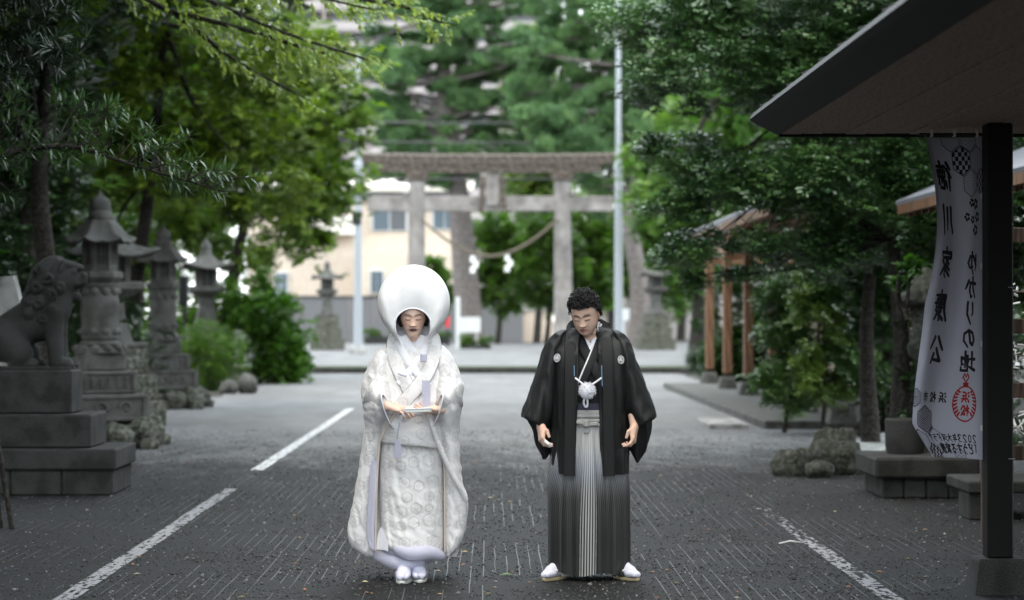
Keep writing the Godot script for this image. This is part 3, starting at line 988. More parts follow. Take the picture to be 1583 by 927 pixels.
func make_trees() -> void:
	var dk := Color(0.013, 0.034, 0.01); var dk2 := Color(0.042, 0.09, 0.022)
	var lt := Color(0.03, 0.062, 0.01); var lt2 := Color(0.3, 0.4, 0.05)
	var md := Color(0.032, 0.072, 0.014); var md2 := Color(0.12, 0.21, 0.03)
	# left, near: dark evergreens over the lanterns
	tree("evergreen_tree", "dark evergreen tree with a straight trunk behind the stone lion, left edge", P(-5.0, 0, 27), [Vector3(0, 0, 0), Vector3(0.1, 1.6, 0), Vector3(0.0, 3.2, 0.1), Vector3(0.2, 5.5, 0)], 0.16,
		[B(-1.0, 3.8, 0, 1.2, 1.1, 1.4), B(-0.2, 4.9, -0.5, 1.2, 0.8, 1.4), B(-0.8, 5.8, 1.0, 1.8, 1.2, 2.0), B(0.4, 6.2, -2, 1.8, 0.8, 1.8), B(-1.6, 2.9, 0.5, 1.2, 1.0, 1.2), B(0.2, 6.6, 4.0, 2.2, 1.0, 2.6)], "broad", "leaf_dark", 6500, Vector2(0.22, 0.34), dk, dk2, 31, {"group": "trees along the left of the path"})
	tree("evergreen_tree", "second dark evergreen tree, behind the first tall stone lantern", P(-6.4, 0, 33), [Vector3(0, 0, 0), Vector3(0.1, 2, 0), Vector3(0.2, 4.0, 0.1), Vector3(0.1, 7.5, 0)], 0.2,
		[B(-0.3, 2.0, 0.8, 1.1, 1.2, 1.0), B(-0.4, 3.6, 1.0, 1.2, 1.1, 1.3), B(-1.7, 3.4, 0, 1.5, 1.5, 1.5), B(-0.5, 5.4, 0, 1.6, 1.3, 1.8), B(-1.2, 7.4, 0, 2.4, 1.5, 2.4), B(1.2, 7.6, 2, 2.0, 0.9, 2.2)], "broad", "leaf_dark", 7000, Vector2(0.25, 0.38), dk, Color(0.035, 0.075, 0.016), 32, {"group": "trees along the left of the path"})
	tree("maple_tree", "yellow green maple reaching over the lanterns in the upper left", P(-6.2, 0, 41), [Vector3(0, 0, 0), Vector3(0.2, 2, 0), Vector3(0.5, 4, 0.2), Vector3(0.7, 6.5, 0)], 0.17,
		[B(0.6, 4.2, 0, 1.3, 0.8, 1.2), B(1.6, 4.3, 0.3, 1.6, 0.8, 1.4), B(0.4, 5.4, 0, 1.7, 0.8, 1.6), B(2.3, 5.9, 0.5, 1.8, 0.7, 1.5), B(0.9, 7.2, 0, 2.2, 1.0, 2.0), B(2.6, 3.6, -1, 1.0, 0.7, 1.0), B(-1.2, 4.2, 0, 1.4, 1.0, 1.2), B(-0.4, 2.6, 0.4, 1.0, 0.7, 0.9), B(1.2, 4.2, 0.8, 1.2, 0.6, 1.0), B(-0.6, 6.0, 0.5, 1.6, 0.8, 1.4)], "broad", "leaf_light", 7600, Vector2(0.2, 0.3), lt, lt2, 33, {"flat": 0.5, "group": "trees along the left of the path"})
	tree("broadleaf_tree", "light green broadleaf tree above the hedge, left of the house", P(-6.6, 0, 60), [Vector3(0, 0, 0), Vector3(0.2, 2.2, 0), Vector3(0.6, 4.5, 0), Vector3(0.8, 8, 0)], 0.2,
		[B(0.9, 3.6, 0, 1.6, 1.1, 1.4), B(2.1, 5.0, 0, 1.5, 1.0, 1.4), B(0.4, 6.1, 0, 2.0, 1.2, 1.8), B(2.4, 6.8, 0, 1.5, 0.9, 1.4), B(-1.6, 4.6, 0, 1.8, 1.5, 1.6), B(0.6, 8.3, 0, 2.2, 1.2, 2.0), B(2.3, 4.1, 0.3, 0.8, 0.7, 0.8), B(2.9, 6.0, 0.4, 0.9, 0.7, 0.8), B(1.2, 7.4, 0.6, 1.6, 0.8, 1.4)], "broad", "leaf_light", 7000, Vector2(0.3, 0.46), md, Color(0.26, 0.38, 0.06), 34, {"group": "trees along the left of the path"})
	tree("broadleaf_tree", "tall broadleaf tree deeper in the left grove, behind the maple", P(-10.5, 0, 52), [Vector3(0, 0, 0), Vector3(0.2, 3, 0), Vector3(0.1, 6, 0), Vector3(0.4, 11, 0)], 0.28,
		[B(0, 4.4, 0, 2.6, 2.0, 2.2), B(1.8, 6.8, 0, 2.4, 1.7, 2.2), B(-2.4, 6.2, 0, 2.6, 1.9, 2.2), B(0, 9.2, 0, 3.0, 2.0, 2.8), B(1.2, 3.0, 0, 1.5, 1.4, 1.4), B(2.2, 10.5, 0, 2.6, 1.6, 2.4)], "broad", "leaf_mid", 6000, Vector2(0.45, 0.62), dk2, md2, 35, {"group": "trees along the left of the path"})
	tree("broadleaf_tree", "broadleaf tree at the far left end of the path, beside the forecourt", P(-11.5, 0, 78), [Vector3(0, 0, 0), Vector3(0.2, 3, 0), Vector3(0.6, 6, 0), Vector3(0.4, 12, 0)], 0.3,
		[B(1.6, 4.6, 0, 2.4, 1.7, 2.2), B(3.1, 7.4, 0, 2.0, 1.4, 2.0), B(-0.6, 8.2, 0, 3.0, 2.0, 2.6), B(2.0, 10.4, 0, 2.8, 1.6, 2.4), B(-3.5, 5.5, 0, 3.0, 2.6, 2.6), B(0.5, 12.5, 0, 3.2, 2.0, 2.6)], "broad", "leaf_mid", 5200, Vector2(0.5, 0.72), md, Color(0.18, 0.3, 0.035), 36, {"group": "trees along the left of the path"})
	# the branch of long dark leaves at left, and its tree out to the side
	long_leaf_branch()
	bright_branch()
	# hedges and clipped shrubs on the left
	bush("clipped_azalea", "rounded clipped shrub with a bright rim between lantern and hedge", P(-5.85, 0, 50.5), [B(0, 0.72, 0, 0.84, 0.8, 0.8), B(-0.1, 0.6, 0, 0.9, 0.62, 0.8)], "small", "leaf_mid", 6500, Vector2(0.07, 0.11), Color(0.04, 0.08, 0.01), Color(0.13, 0.24, 0.015), 41, 0.16)
	bush("hedge_shrub", "tall bright green shrub at the far left end of the path", P(-4.95, 0, 56), [B(0, 0.8, 0, 0.75, 0.85, 0.9), B(-0.3, 1.8, -0.5, 0.75, 0.7, 0.8), B(0.25, 0.5, 0.6, 0.5, 0.5, 0.5)], "broad", "leaf_mid", 1900, Vector2(0.22, 0.34), md, Color(0.12, 0.25, 0.03), 42)
	bush("hedge_shrub", "leafy shrub under the roofed lantern, behind the clipped shrub", P(-7.6, 0, 59.5), [B(0, 1.0, 0, 1.1, 1.1, 1.0), B(1.0, 1.6, -0.6, 0.8, 0.8, 0.8)], "broad", "leaf_mid", 1700, Vector2(0.24, 0.36), dk2, md2, 43)
	bush("hedge_shrub", "dark leafy shrub filling the gap between the two tall lanterns", P(-6.0, 0, 36.5), [B(0, 0.9, 0, 0.8, 1.0, 0.9), B(-0.6, 2.0, 0, 0.8, 0.9, 0.8)], "broad", "leaf_dark", 1500, Vector2(0.2, 0.32), dk, dk2, 44)
	bush("hedge_shrub", "dark leafy shrub between the second tall lantern and the clipped shrub", P(-7.5, 0, 46), [B(0, 1.2, 0, 0.9, 1.2, 1.0), B(0.2, 2.6, 0, 0.9, 0.9, 0.9)], "broad", "leaf_mid", 1800, Vector2(0.24, 0.36), dk, Color(0.05, 0.1, 0.02), 45)
	bush("hedge_shrub", "dark shrub at the left edge behind the grey stone slab", P(-5.6, 0, 29.5), [B(0, 1.2, 0, 0.9, 1.2, 0.8), B(-0.8, 2.2, 0, 0.9, 1.0, 0.8)], "broad", "leaf_dark", 1500, Vector2(0.18, 0.28), dk, dk2, 46)
	for q in [[-5.2, 6.0, "left of the camera"], [-5.3, 10.5, "left of the couple, nearer the camera"], [-5.6, 15.5, "left of the couple, before the lion"]]:  # unseen hedges, added to keep side light off the path edges
		bush("added_hedge", "tall dark evergreen hedge added out of view to block side light, %s" % q[2], P(q[0], 0, q[1]), [B(0, 1.2, 0, 0.9, 1.3, 2.4), B(-0.3, 2.8, 0, 1.0, 1.0, 2.4)], "broad", "leaf_dark", 1500, Vector2(0.35, 0.5), dk, dk2, 150 + int(q[1]))
	bush("added_hedge", "tall dark evergreen hedge added out of view to block side light, right of the pavilion", P(6.2, 0, 8.5), [B(0, 1.2, 0, 0.9, 1.3, 5.0), B(0.3, 2.8, 0, 1.0, 1.0, 5.0)], "broad", "leaf_dark", 2200, Vector2(0.35, 0.5), dk, dk2, 170)  # unseen as well, added to darken the right side
	bush("fern_shrub", "few bright leaves poking in at the very left edge beside the lion", P(-3.6, 0, 17.6), [B(-0.06, 1.35, 0, 0.14, 0.3, 0.15), B(-0.12, 1.85, 0, 0.14, 0.2, 0.15)], "broad", "leaf_mid", 60, Vector2(0.16, 0.24), Color(0.03, 0.07, 0.03), Color(0.07, 0.15, 0.02), 47)
	# far: pines and small trees behind the gate
	pine("pine_tree", "big pine with a leaning trunk and flat dark pads behind the gate's left pillar", P(-0.9, 0, 120), [Vector3(0, 0, 0), Vector3(-0.35, 4, 0), Vector3(-0.7, 8, 0), Vector3(-1.3, 12, 0), Vector3(-1.5, 19, 0)], 0.72, 51, 8.4, 19.0, -5.0, 3.6, 104)
	pine("pine_tree", "pine leaning right with dark foliage over the gate's right pillar", P(6.6, 0, 108), [Vector3(0, 0, 0), Vector3(0.1, 3, 0), Vector3(-0.3, 6, 0), Vector3(0.6, 10, 0), Vector3(2.0, 18, 0)], 0.5, 52, 8.2, 17.5, -5.2, 3.4, 100)
	pine("pine_tree", "tall pine deep behind, filling the sky right of the grey pole", P(10.5, 0, 116), [Vector3(0, 0, 0), Vector3(-0.2, 5, 0), Vector3(0.5, 10, 0), Vector3(0.2, 19, 0)], 0.5, 53, 6.4, 18.0, -6.0, 4.5, 64)
	var k := 0
	for q in [[0.4, 126, 1.8, 6.0, "small leafy tree behind the gate, just right of the big pine's trunk"], [2.9, 124, 2.0, 6.2, "small leafy tree in the middle of the gate's opening"], [5.2, 128, 1.9, 7.0, "small leafy tree behind the gate's right pillar"], [8.6, 125, 2.0, 6.4, "leafy tree right of the gate beside the stone lantern"], [-3.4, 139, 1.2, 4.2, "small leafy tree in front of the cream house"]]:
		var r: float = q[2]; var h: float = q[3]
		tree("garden_tree", q[4], P(q[0], 0.1, q[1]), [Vector3(0, 0, 0), Vector3(0.15, h * 0.3, 0), Vector3(-0.1, h * 0.6, 0), Vector3(0.1, h, 0)], 0.14,
			[B(-r * 0.4, h * 0.55, 0, r * 0.75, h * 0.2, r * 0.7), B(r * 0.5, h * 0.7, 0, r * 0.75, h * 0.2, r * 0.7), B(0, h * 0.95, 0, r * 0.8, h * 0.2, r * 0.8), B(r * 0.2, h * 0.4, 0.4, r * 0.6, h * 0.14, r * 0.6)], "broad", "leaf_mid", 2400, Vector2(0.4, 0.6), md, Color(0.2, 0.32, 0.06), 60 + k, {"group": "small trees behind the gate"})
		k += 1
	tree("broadleaf_tree", "pale yellow green tree just above the right end of the gate's lintel", P(2.6, 0, 134), [Vector3(0, 0, 0), Vector3(0.2, 4, 0), Vector3(0, 8, 0), Vector3(0.2, 11, 0)], 0.2,
		[B(0, 9.4, 0, 1.5, 1.6, 1.4), B(0.8, 7.6, 0, 1.6, 1.3, 1.4), B(0, 11.2, 0, 1.0, 1.2, 1.0)], "broad", "leaf_light", 1700, Vector2(0.45, 0.7), Color(0.08, 0.14, 0.03), Color(0.22, 0.3, 0.07), 70)
	tree("broadleaf_tree", "pale green fluffy tree between the grey pole and the dark right tree", P(8.0, 0, 88), [Vector3(0, 0, 0), Vector3(0.2, 3, 0), Vector3(-0.1, 6, 0), Vector3(0.2, 9, 0)], 0.22,
		[B(-1.4, 5.6, 0, 1.7, 1.2, 1.5), B(0.8, 6.4, 0, 1.8, 1.4, 1.6), B(-0.6, 8.0, 0, 2.0, 1.2, 1.7), B(1.4, 4.4, 0, 1.6, 1.0, 1.4), B(-2.2, 7.2, 0, 1.2, 0.9, 1.0), B(2.4, 8.4, 0, 2.0, 1.6, 1.8)], "broad", "leaf_light", 3800, Vector2(0.4, 0.6), Color(0.06, 0.13, 0.04), Color(0.24, 0.36, 0.11), 71)
	tree("broadleaf_tree", "broadleaf tree with a dark trunk at the far end of the wooden gallery", P(6.2, 0, 72), [Vector3(0, 0, 0), Vector3(0.1, 2, 0), Vector3(0.2, 4.0, 0), Vector3(0.5, 8, 0)], 0.3,
		[B(0, 3.6, 0, 1.3, 0.9, 1.2), B(-0.9, 4.4, 0, 1.0, 0.7, 1.0), B(1.8, 4.6, 0, 1.8, 1.4, 1.5), B(0.2, 6.2, 0, 1.8, 1.1, 1.5), B(2.2, 7.8, 0, 2.2, 1.5, 1.8), B(-0.4, 2.4, 0.4, 0.7, 0.6, 0.6)], "broad", "leaf_mid", 4200, Vector2(0.36, 0.52), md, Color(0.15, 0.26, 0.06), 72)
	# right, near: glossy dark trees over the gallery and the rocks
	tree("camellia_tree", "glossy leaved tree with long level branches reaching over the path, right", P(4.3, 0, 25.5), [Vector3(0, 0, 0), Vector3(0.05, 1.2, 0), Vector3(-0.05, 2.4, 0.1), Vector3(0.1, 4.2, 0)], 0.11,
		[B(-0.9, 2.25, 0.2, 0.75, 0.22, 0.6), B(-2.0, 2.3, 0.6, 0.62, 0.2, 0.5), B(-1.6, 3.05, 0.4, 0.95, 0.26, 0.8), B(-2.25, 3.4, 0.9, 0.5, 0.16, 0.5), B(-0.6, 3.0, 0, 1.1, 0.5, 1.0), B(-1.7, 4.1, 0.2, 1.1, 0.4, 1.0), B(-0.3, 4.2, 0, 1.3, 0.6, 1.2), B(-1.95, 1.95, 0.6, 0.34, 0.12, 0.35), B(-2.3, 2.75, 0.4, 0.4, 0.14, 0.4), B(-0.9, 5.0, 0, 1.6, 0.6, 1.6), B(-2.3, 4.7, 0.4, 0.8, 0.4, 0.8), B(0.7, 3.4, 0, 1.0, 0.7, 1.0), B(0.4, 2.4, -0.3, 0.7, 0.5, 0.7)], "small", "leaf_gloss", 8200, Vector2(0.22, 0.33), Color(0.032, 0.085, 0.03), Color(0.15, 0.29, 0.075), 81, {"flat": 0.4, "fork": 2, "group": "trees along the right of the path"})
	tree("evergreen_tree", "tall dark evergreen tree behind the pavilion roof, right", P(5.6, 0, 31), [Vector3(0, 0, 0), Vector3(0, 2.0, 0), Vector3(0.1, 4, 0), Vector3(0.0, 8, 0)], 0.17,
		[B(-1.0, 4.6, 0, 1.5, 0.9, 1.4), B(-2.0, 5.4, -0.5, 1.4, 0.7, 1.3), B(0.4, 4.0, 0, 1.5, 1.1, 1.4), B(0, 6.2, 0, 2.2, 1.2, 2.0), B(-1.6, 6.9, 0, 1.8, 1.0, 1.8), B(1.4, 5.2, 0, 1.5, 1.2, 1.4), B(0.4, 7.8, 0, 2.4, 1.4, 2.2)], "broad", "leaf_gloss", 6000, Vector2(0.22, 0.34), Color(0.028, 0.075, 0.022), Color(0.12, 0.24, 0.05), 82, {"group": "trees along the right of the path"})
	tree("evergreen_tree", "dark evergreen with a thick trunk beside the stone basin, right", P(4.45, 0, 28.2), [Vector3(0, 0, 0), Vector3(-0.05, 1.4, 0), Vector3(0.05, 2.8, 0), Vector3(0.1, 5.5, 0)], 0.1,
		[B(0.5, 2.7, 0, 0.8, 0.6, 0.8), B(-0.5, 3.3, 0, 0.9, 0.5, 0.9), B(0.6, 3.9, 0, 1.1, 0.7, 1.0), B(-0.3, 5.2, 0, 1.5, 0.9, 1.5), B(1.3, 1.9, 0.2, 0.7, 0.7, 0.6), B(-0.1, 2.3, 0.5, 0.5, 0.5, 0.4), B(0.1, 1.6, 0.5, 0.4, 0.4, 0.3)], "broad", "leaf_gloss", 5200, Vector2(0.18, 0.28), Color(0.022, 0.055, 0.018), Color(0.09, 0.19, 0.045), 83, {"group": "trees along the right of the path"})
	for q in [[3.9, 32.0, 1.75, "left shrub of three in front of the gallery, thin stems and open leaves"], [4.28, 31.2, 2.2, "middle shrub of three in front of the gallery, with yellow tips"], [4.75, 31.0, 2.4, "right shrub of three in front of the gallery, densest and darkest"]]:
		var h: float = q[2]
		k += 1
		tree("camellia_shrub", q[3], P(q[0], 0, q[1]), [Vector3(0, 0, 0), Vector3(0.06, h * 0.3, 0), Vector3(-0.04, h * 0.6, 0), Vector3(0.05, h, 0)], 0.028,
			[B(-0.12, h * 0.42, 0, 0.28, 0.3, 0.3), B(0.2, h * 0.6, 0.1, 0.34, 0.32, 0.34), B(-0.1, h * 0.8, 0, 0.34, 0.3, 0.34), B(0.14, h * 0.98, 0, 0.46, 0.3, 0.4), B(0.18, h * 0.3, 0.1, 0.3, 0.24, 0.26), B(0.0, h * 1.15, 0, 0.4, 0.22, 0.36)], "small", "leaf_gloss", 1900, Vector2(0.19, 0.27), Color(0.03, 0.075, 0.022), [Color(0.16, 0.3, 0.07), Color(0.26, 0.4, 0.06), Color(0.12, 0.24, 0.05)][k % 3], 90 + k, {"category": "shrub", "group": "shrubs in front of the gallery"})
	bush("evergreen_shrub", "dark shrub mass between the gallery shrubs and the thick trunk", P(5.3, 0, 32.5), [B(0, 1.1, 0, 0.7, 1.1, 0.7), B(0.1, 2.4, 0, 0.8, 0.8, 0.8)], "broad", "leaf_dark", 1400, Vector2(0.18, 0.28), dk, dk2, 101)
	bush("evergreen_shrub", "dark shrub behind the stone basin and the banner", P(4.9, 0, 25.5), [B(0, 1.0, 0, 0.7, 1.0, 0.6), B(0.2, 2.3, 0, 0.8, 0.8, 0.7)], "broad", "leaf_dark", 1300, Vector2(0.18, 0.28), dk, dk2, 102)
	bush("evergreen_shrub", "dark shrub closing the far end of the gallery behind its posts", P(6.3, 0, 56), [B(0, 1.1, 0, 1.3, 1.2, 0.8), B(0.4, 2.5, 0, 1.4, 0.9, 0.8), B(-0.6, 0.6, 0.3, 0.7, 0.7, 0.6)], "broad", "leaf_mid", 2200, Vector2(0.28, 0.42), dk, dk2, 105)
	bush("potted_shrub", "small bright leaved plant growing behind the mossy stone, left of the banner", P(3.63, 1.5, 20.9), [B(-0.02, 0.4, 0, 0.13, 0.13, 0.12)], "broad", "leaf_mid", 34, Vector2(0.16, 0.22), Color(0.05, 0.11, 0.04), Color(0.1, 0.19, 0.06), 103)
	bush("round_bush", "small dark rounded bush at the right end of the kerb", P(5.7, 0, 63.8), [B(0, 0.35, 0, 0.5, 0.4, 0.4)], "small", "leaf_dark", 420, Vector2(0.16, 0.22), dk, dk2, 104)
	k = 0
	for q in [[9.0, 44, 11.0], [11.5, 60, 13.0], [14, 86, 15.0], [16, 120, 15.0], [7.5, 150, 19.0], [12.5, 158, 20.0], [3.4, 172, 21.0], [-15, 100, 15.0], [-13.5, 66, 13.0], [-10.5, 36, 9.0], [-18, 130, 15.0]]:
		var h: float = q[2]
		k += 1
		var where: String = ["right behind the gallery's near end", "right behind the gallery's far end", "far right beyond the gallery", "far right beside the pale building", "deep behind the gate's right pillar", "deep behind the right stone lantern", "deep behind the middle of the gate", "far left beside the forecourt", "left behind the hedge", "left behind the second tall lantern", "far left beside the cream house"][k - 1]
		tree("grove_tree", "tall grove tree standing %s" % where, P(q[0], 0, q[1]), [Vector3(0, 0, 0), Vector3(0.2, h * 0.3, 0), Vector3(-0.1, h * 0.6, 0), Vector3(0.1, h, 0)], 0.25,
			[B(0, h * 0.22, 0, 2.2, h * 0.14, 2.2), B(-1.8, h * 0.42, 0, 2.4, h * 0.14, 2.4), B(1.9, h * 0.48, 0, 2.4, h * 0.14, 2.4), B(0, h * 0.68, 0, 3.0, h * 0.14, 3.0), B(-1, h * 0.9, 0, 2.6, h * 0.14, 2.6), B(1.2, h, 0, 2.4, h * 0.12, 2.4)], "broad", "leaf_mid", 4200, Vector2(0.5, 0.75), md if q[1] > 140 else dk2, Color(0.2, 0.32, 0.07) if q[1] > 140 else Color(0.1, 0.19, 0.03), 110 + k, {"group": "trees of the surrounding grove"})
	# grove carried on behind the camera and over both sides, added for shade
	k = 0
	for q in [[-6.8, 12, 7.4], [6.8, 3, 8.0], [-6.5, 1.0, 7.6], [7.4, 13, 8.4], [-6.6, 20, 8.4], [6.5, -9, 8.0], [-6.6, -10, 8.0], [7.2, 21, 8.6], [-7.0, 28, 10.0], [-7.6, 38, 11.6], [7.6, 41, 12.0]]:
		var h: float = q[2]
		k += 1
		tree("grove_tree", "shade tree added beside the path %s" % ["left of the couple", "right above the pavilion roof", "left beside the camera", "right behind the dark post", "left above the lion", "right behind the camera", "left behind the camera", "right above the stone basin", "left above the first tall lantern", "left above the second tall lantern", "right above the middle of the gallery"][k - 1], P(q[0], 0, q[1]), [Vector3(0, 0, 0), Vector3(0.2, h * 0.3, 0), Vector3(-0.1, h * 0.6, 0), Vector3(0.1, h, 0)], 0.22,
			[B(-signf(q[0]) * (2.4 if q[0] < 0 and q[1] > 5 else 1.7), h * (0.68 if q[0] < 0 else 0.74), 0, 2.4, 0.7, 3.6), B(signf(q[0]) * 1.4, h * 0.5, 0, 2.6, 1.8, 3.4), B(0, h * 0.82, 1, 3.0, 1.3, 3.6), B(0.5, h, -1, 3.0, 1.4, 3.6)], "broad", "leaf_dark", 5200, Vector2(0.6, 0.9), dk, dk2, 130 + k, {"group": "trees of the surrounding grove"})


func bush(called: String, label: String, at: Vector3, blobs: Array, kind: String, leafmat: String, count: int, size: Vector2, dark: Color, light: Color, seed_: int, clump := 0.4) -> void:
	var t := thing(called, label, "shrub", at)
	var g := Geo.new()
	var rng := RandomNumberGenerator.new()
	rng.seed = seed_
	for b in blobs:
		for j in 4:
			var to: Vector3 = b[0] + Vector3(rng.randfn(), rng.randfn(), rng.randfn()) * b[1] * 0.35
			var foot := Vector3(rng.randfn() * 0.05, 0, rng.randfn() * 0.05)
			g.tube([foot, foot.lerp(to, 0.5) + Vector3(rng.randfn(), 0, rng.randfn()) * 0.05, to], [0.022, 0.016, 0.007], 5)
	part("stems", g, M.bark, t)
	foliage(t, blobs, kind, M[leafmat], count, size, dark, light, seed_, clump)


func pine(called: String, label: String, at: Vector3, pts: Array, r0: float, seed_: int, y0: float, y1: float, xa: float, xb: float, pads: int) -> void:
	var t := thing(called, label, "pine tree", at, 0.0, "pines behind the gate")
	var rng := RandomNumberGenerator.new()
	rng.seed = seed_
	var rad: Array = []
	for k in pts.size(): rad.append(lerpf(r0, r0 * 0.4, float(k) / (pts.size() - 1)))
	part("trunk", Geo.new().tube(smooth(pts, 5), smooth_f(rad, 5), 14), M.pine_bark, t)
	var blobs: Array = []
	for k in pads:
		var y := lerpf(y0, y1, (k + rng.randf()) / pads)
		var x := rng.randf_range(xa, xb)
		var c := Vector3(x, y, rng.randf_range(-2.0, 2.8))
		var r := rng.randf_range(0.8, 1.5)
		blobs.append([c, Vector3(r, r * 0.42, r)])
		var best: Vector3 = pts[0]
		for j in pts.size() - 1:
			for u in 6:
				var q: Vector3 = pts[j].lerp(pts[j + 1], u / 6.0)
				if absf(q.y - (y - 0.3)) < absf(best.y - (y - 0.3)): best = q
		part("limb", Geo.new().tube(smooth([best, best.lerp(c, 0.5) + Vector3(0, rng.randf_range(-0.3, 0.5), 0), c + Vector3(0, -0.15, 0)], 4), [0.16, 0.14, 0.12, 0.11, 0.1, 0.09, 0.07, 0.06, 0.04], 6), M.pine_bark, t)
	foliage(t, blobs, "needle", M.needle, pads * 110, Vector2(0.46, 0.7), Color(0.045, 0.11, 0.04), Color(0.14, 0.26, 0.08), seed_, 0.3, 0.3)


# a near branch whose long narrow leaves can be told apart: each of the nearest is a part
func long_leaf_branch() -> void:
	var t := thing("podocarpus_tree", "near tree with whorls of long narrow dark leaves reaching in from the left", "tree", P(-4.6, 0, 17.4))
	part("trunk", Geo.new().tube(smooth([Vector3(0, 0, 0), Vector3(0.05, 1.2, 0), Vector3(-0.05, 2.4, 0), Vector3(0.1, 4.6, 0)], 4), smooth_f([0.12, 0.1, 0.085, 0.05], 4), 10), M.bark, t)
	var rng := RandomNumberGenerator.new()
	rng.seed = 201
	var kinds: Array = []
	for k in 5:
		var g := Geo.new()
		leaf(g, Vector3.ZERO, Vector3(0, 0, 1), Vector3.UP, rng.randf_range(0.1, 0.135), 0.021, 0.2)
		kinds.append(g.mesh())
	var mats: Array = []
	for q in [[0.014, 0.04, 0.014], [0.022, 0.058, 0.018], [0.036, 0.08, 0.024]]:
		var m := plain("long_leaf_%d" % mats.size(), lin(q[0], q[1], q[2]), 0.32, 0.0, 0.6)
		m.backlight_enabled = true
		m.backlight = Color(0.2, 0.3, 0.1)
		mats.append(m)
	var main := [Vector3(0, 2.1, 0), Vector3(0.7, 2.55, 0.1), Vector3(1.5, 2.75, 0.15), Vector3(2.1, 2.6, 0.2), Vector3(2.72, 2.42, 0.2)]
	part("branch", Geo.new().tube(smooth(main, 4), smooth_f([0.035, 0.028, 0.02, 0.012, 0.005], 4), 7), M.bark, t)
	var path := smooth(main, 8)
	var tips: Array = [[main[-1], Vector3(0.9, -0.1, 0.1)]]
	for k in 96:
		var u := rng.randf_range(0.1, 0.97)
		var p: Vector3 = path[int(u * (path.size() - 1))]
		var off := Vector3(rng.randf_range(-0.1, 0.35), rng.randf_range(-0.3, 0.7) * (1.2 - u), rng.randf_range(-0.35, 0.35))
		part("twig", Geo.new().tube([p, p + off * 0.5 + Vector3(0, 0.03, 0), p + off], [0.006, 0.005, 0.003], 5), M.bark, t)
		tips.append([p + off, off.normalized()])
	var spare := Geo.new()
	var made := 0
	for q in tips:
		for k in 13:
			var a := k * 2.4
			var axis: Vector3 = (q[1] + Vector3(0.6, 0, 0)).normalized()
			var s := axis.cross(Vector3.UP).normalized()
			var d: Vector3 = (axis * rng.randf_range(0.25, 0.9) + (s * cos(a) + s.cross(axis) * sin(a)) * 0.9).normalized()
			var at: Vector3 = q[0] - axis * 0.01 * k
			if made < 298:
				var l := obj("leaf", kinds[made % 5], mats[made % 3], t)
				l.transform = Transform3D(Basis.looking_at(-d, Vector3.UP), at)
				made += 1
			else:
				leaf(spare, at, d, Vector3.UP, rng.randf_range(0.09, 0.13), 0.021, 0.2)
	var rest := part("leaves", spare, mats[1], t)
	rest.set_meta("kind", "stuff")
	# the crown above, out of focus and mostly outside the picture
	foliage(t, [B(0.2, 3.5, 0.2, 1.1, 0.6, 1.0), B(-0.4, 2.9, 0, 0.9, 0.8, 0.8), B(1.0, 3.6, 0.4, 0.8, 0.4, 0.7), B(0.3, 2.4, -0.4, 0.6, 0.4, 0.6), B(0.4, 4.6, 0, 1.6, 0.8, 1.6)], "lance", M.leaf_dark, 2100, Vector2(0.15, 0.2), Color(0.01, 0.024, 0.01), Color(0.022, 0.045, 0.016), 202, 0.3, 0.0, "crown")


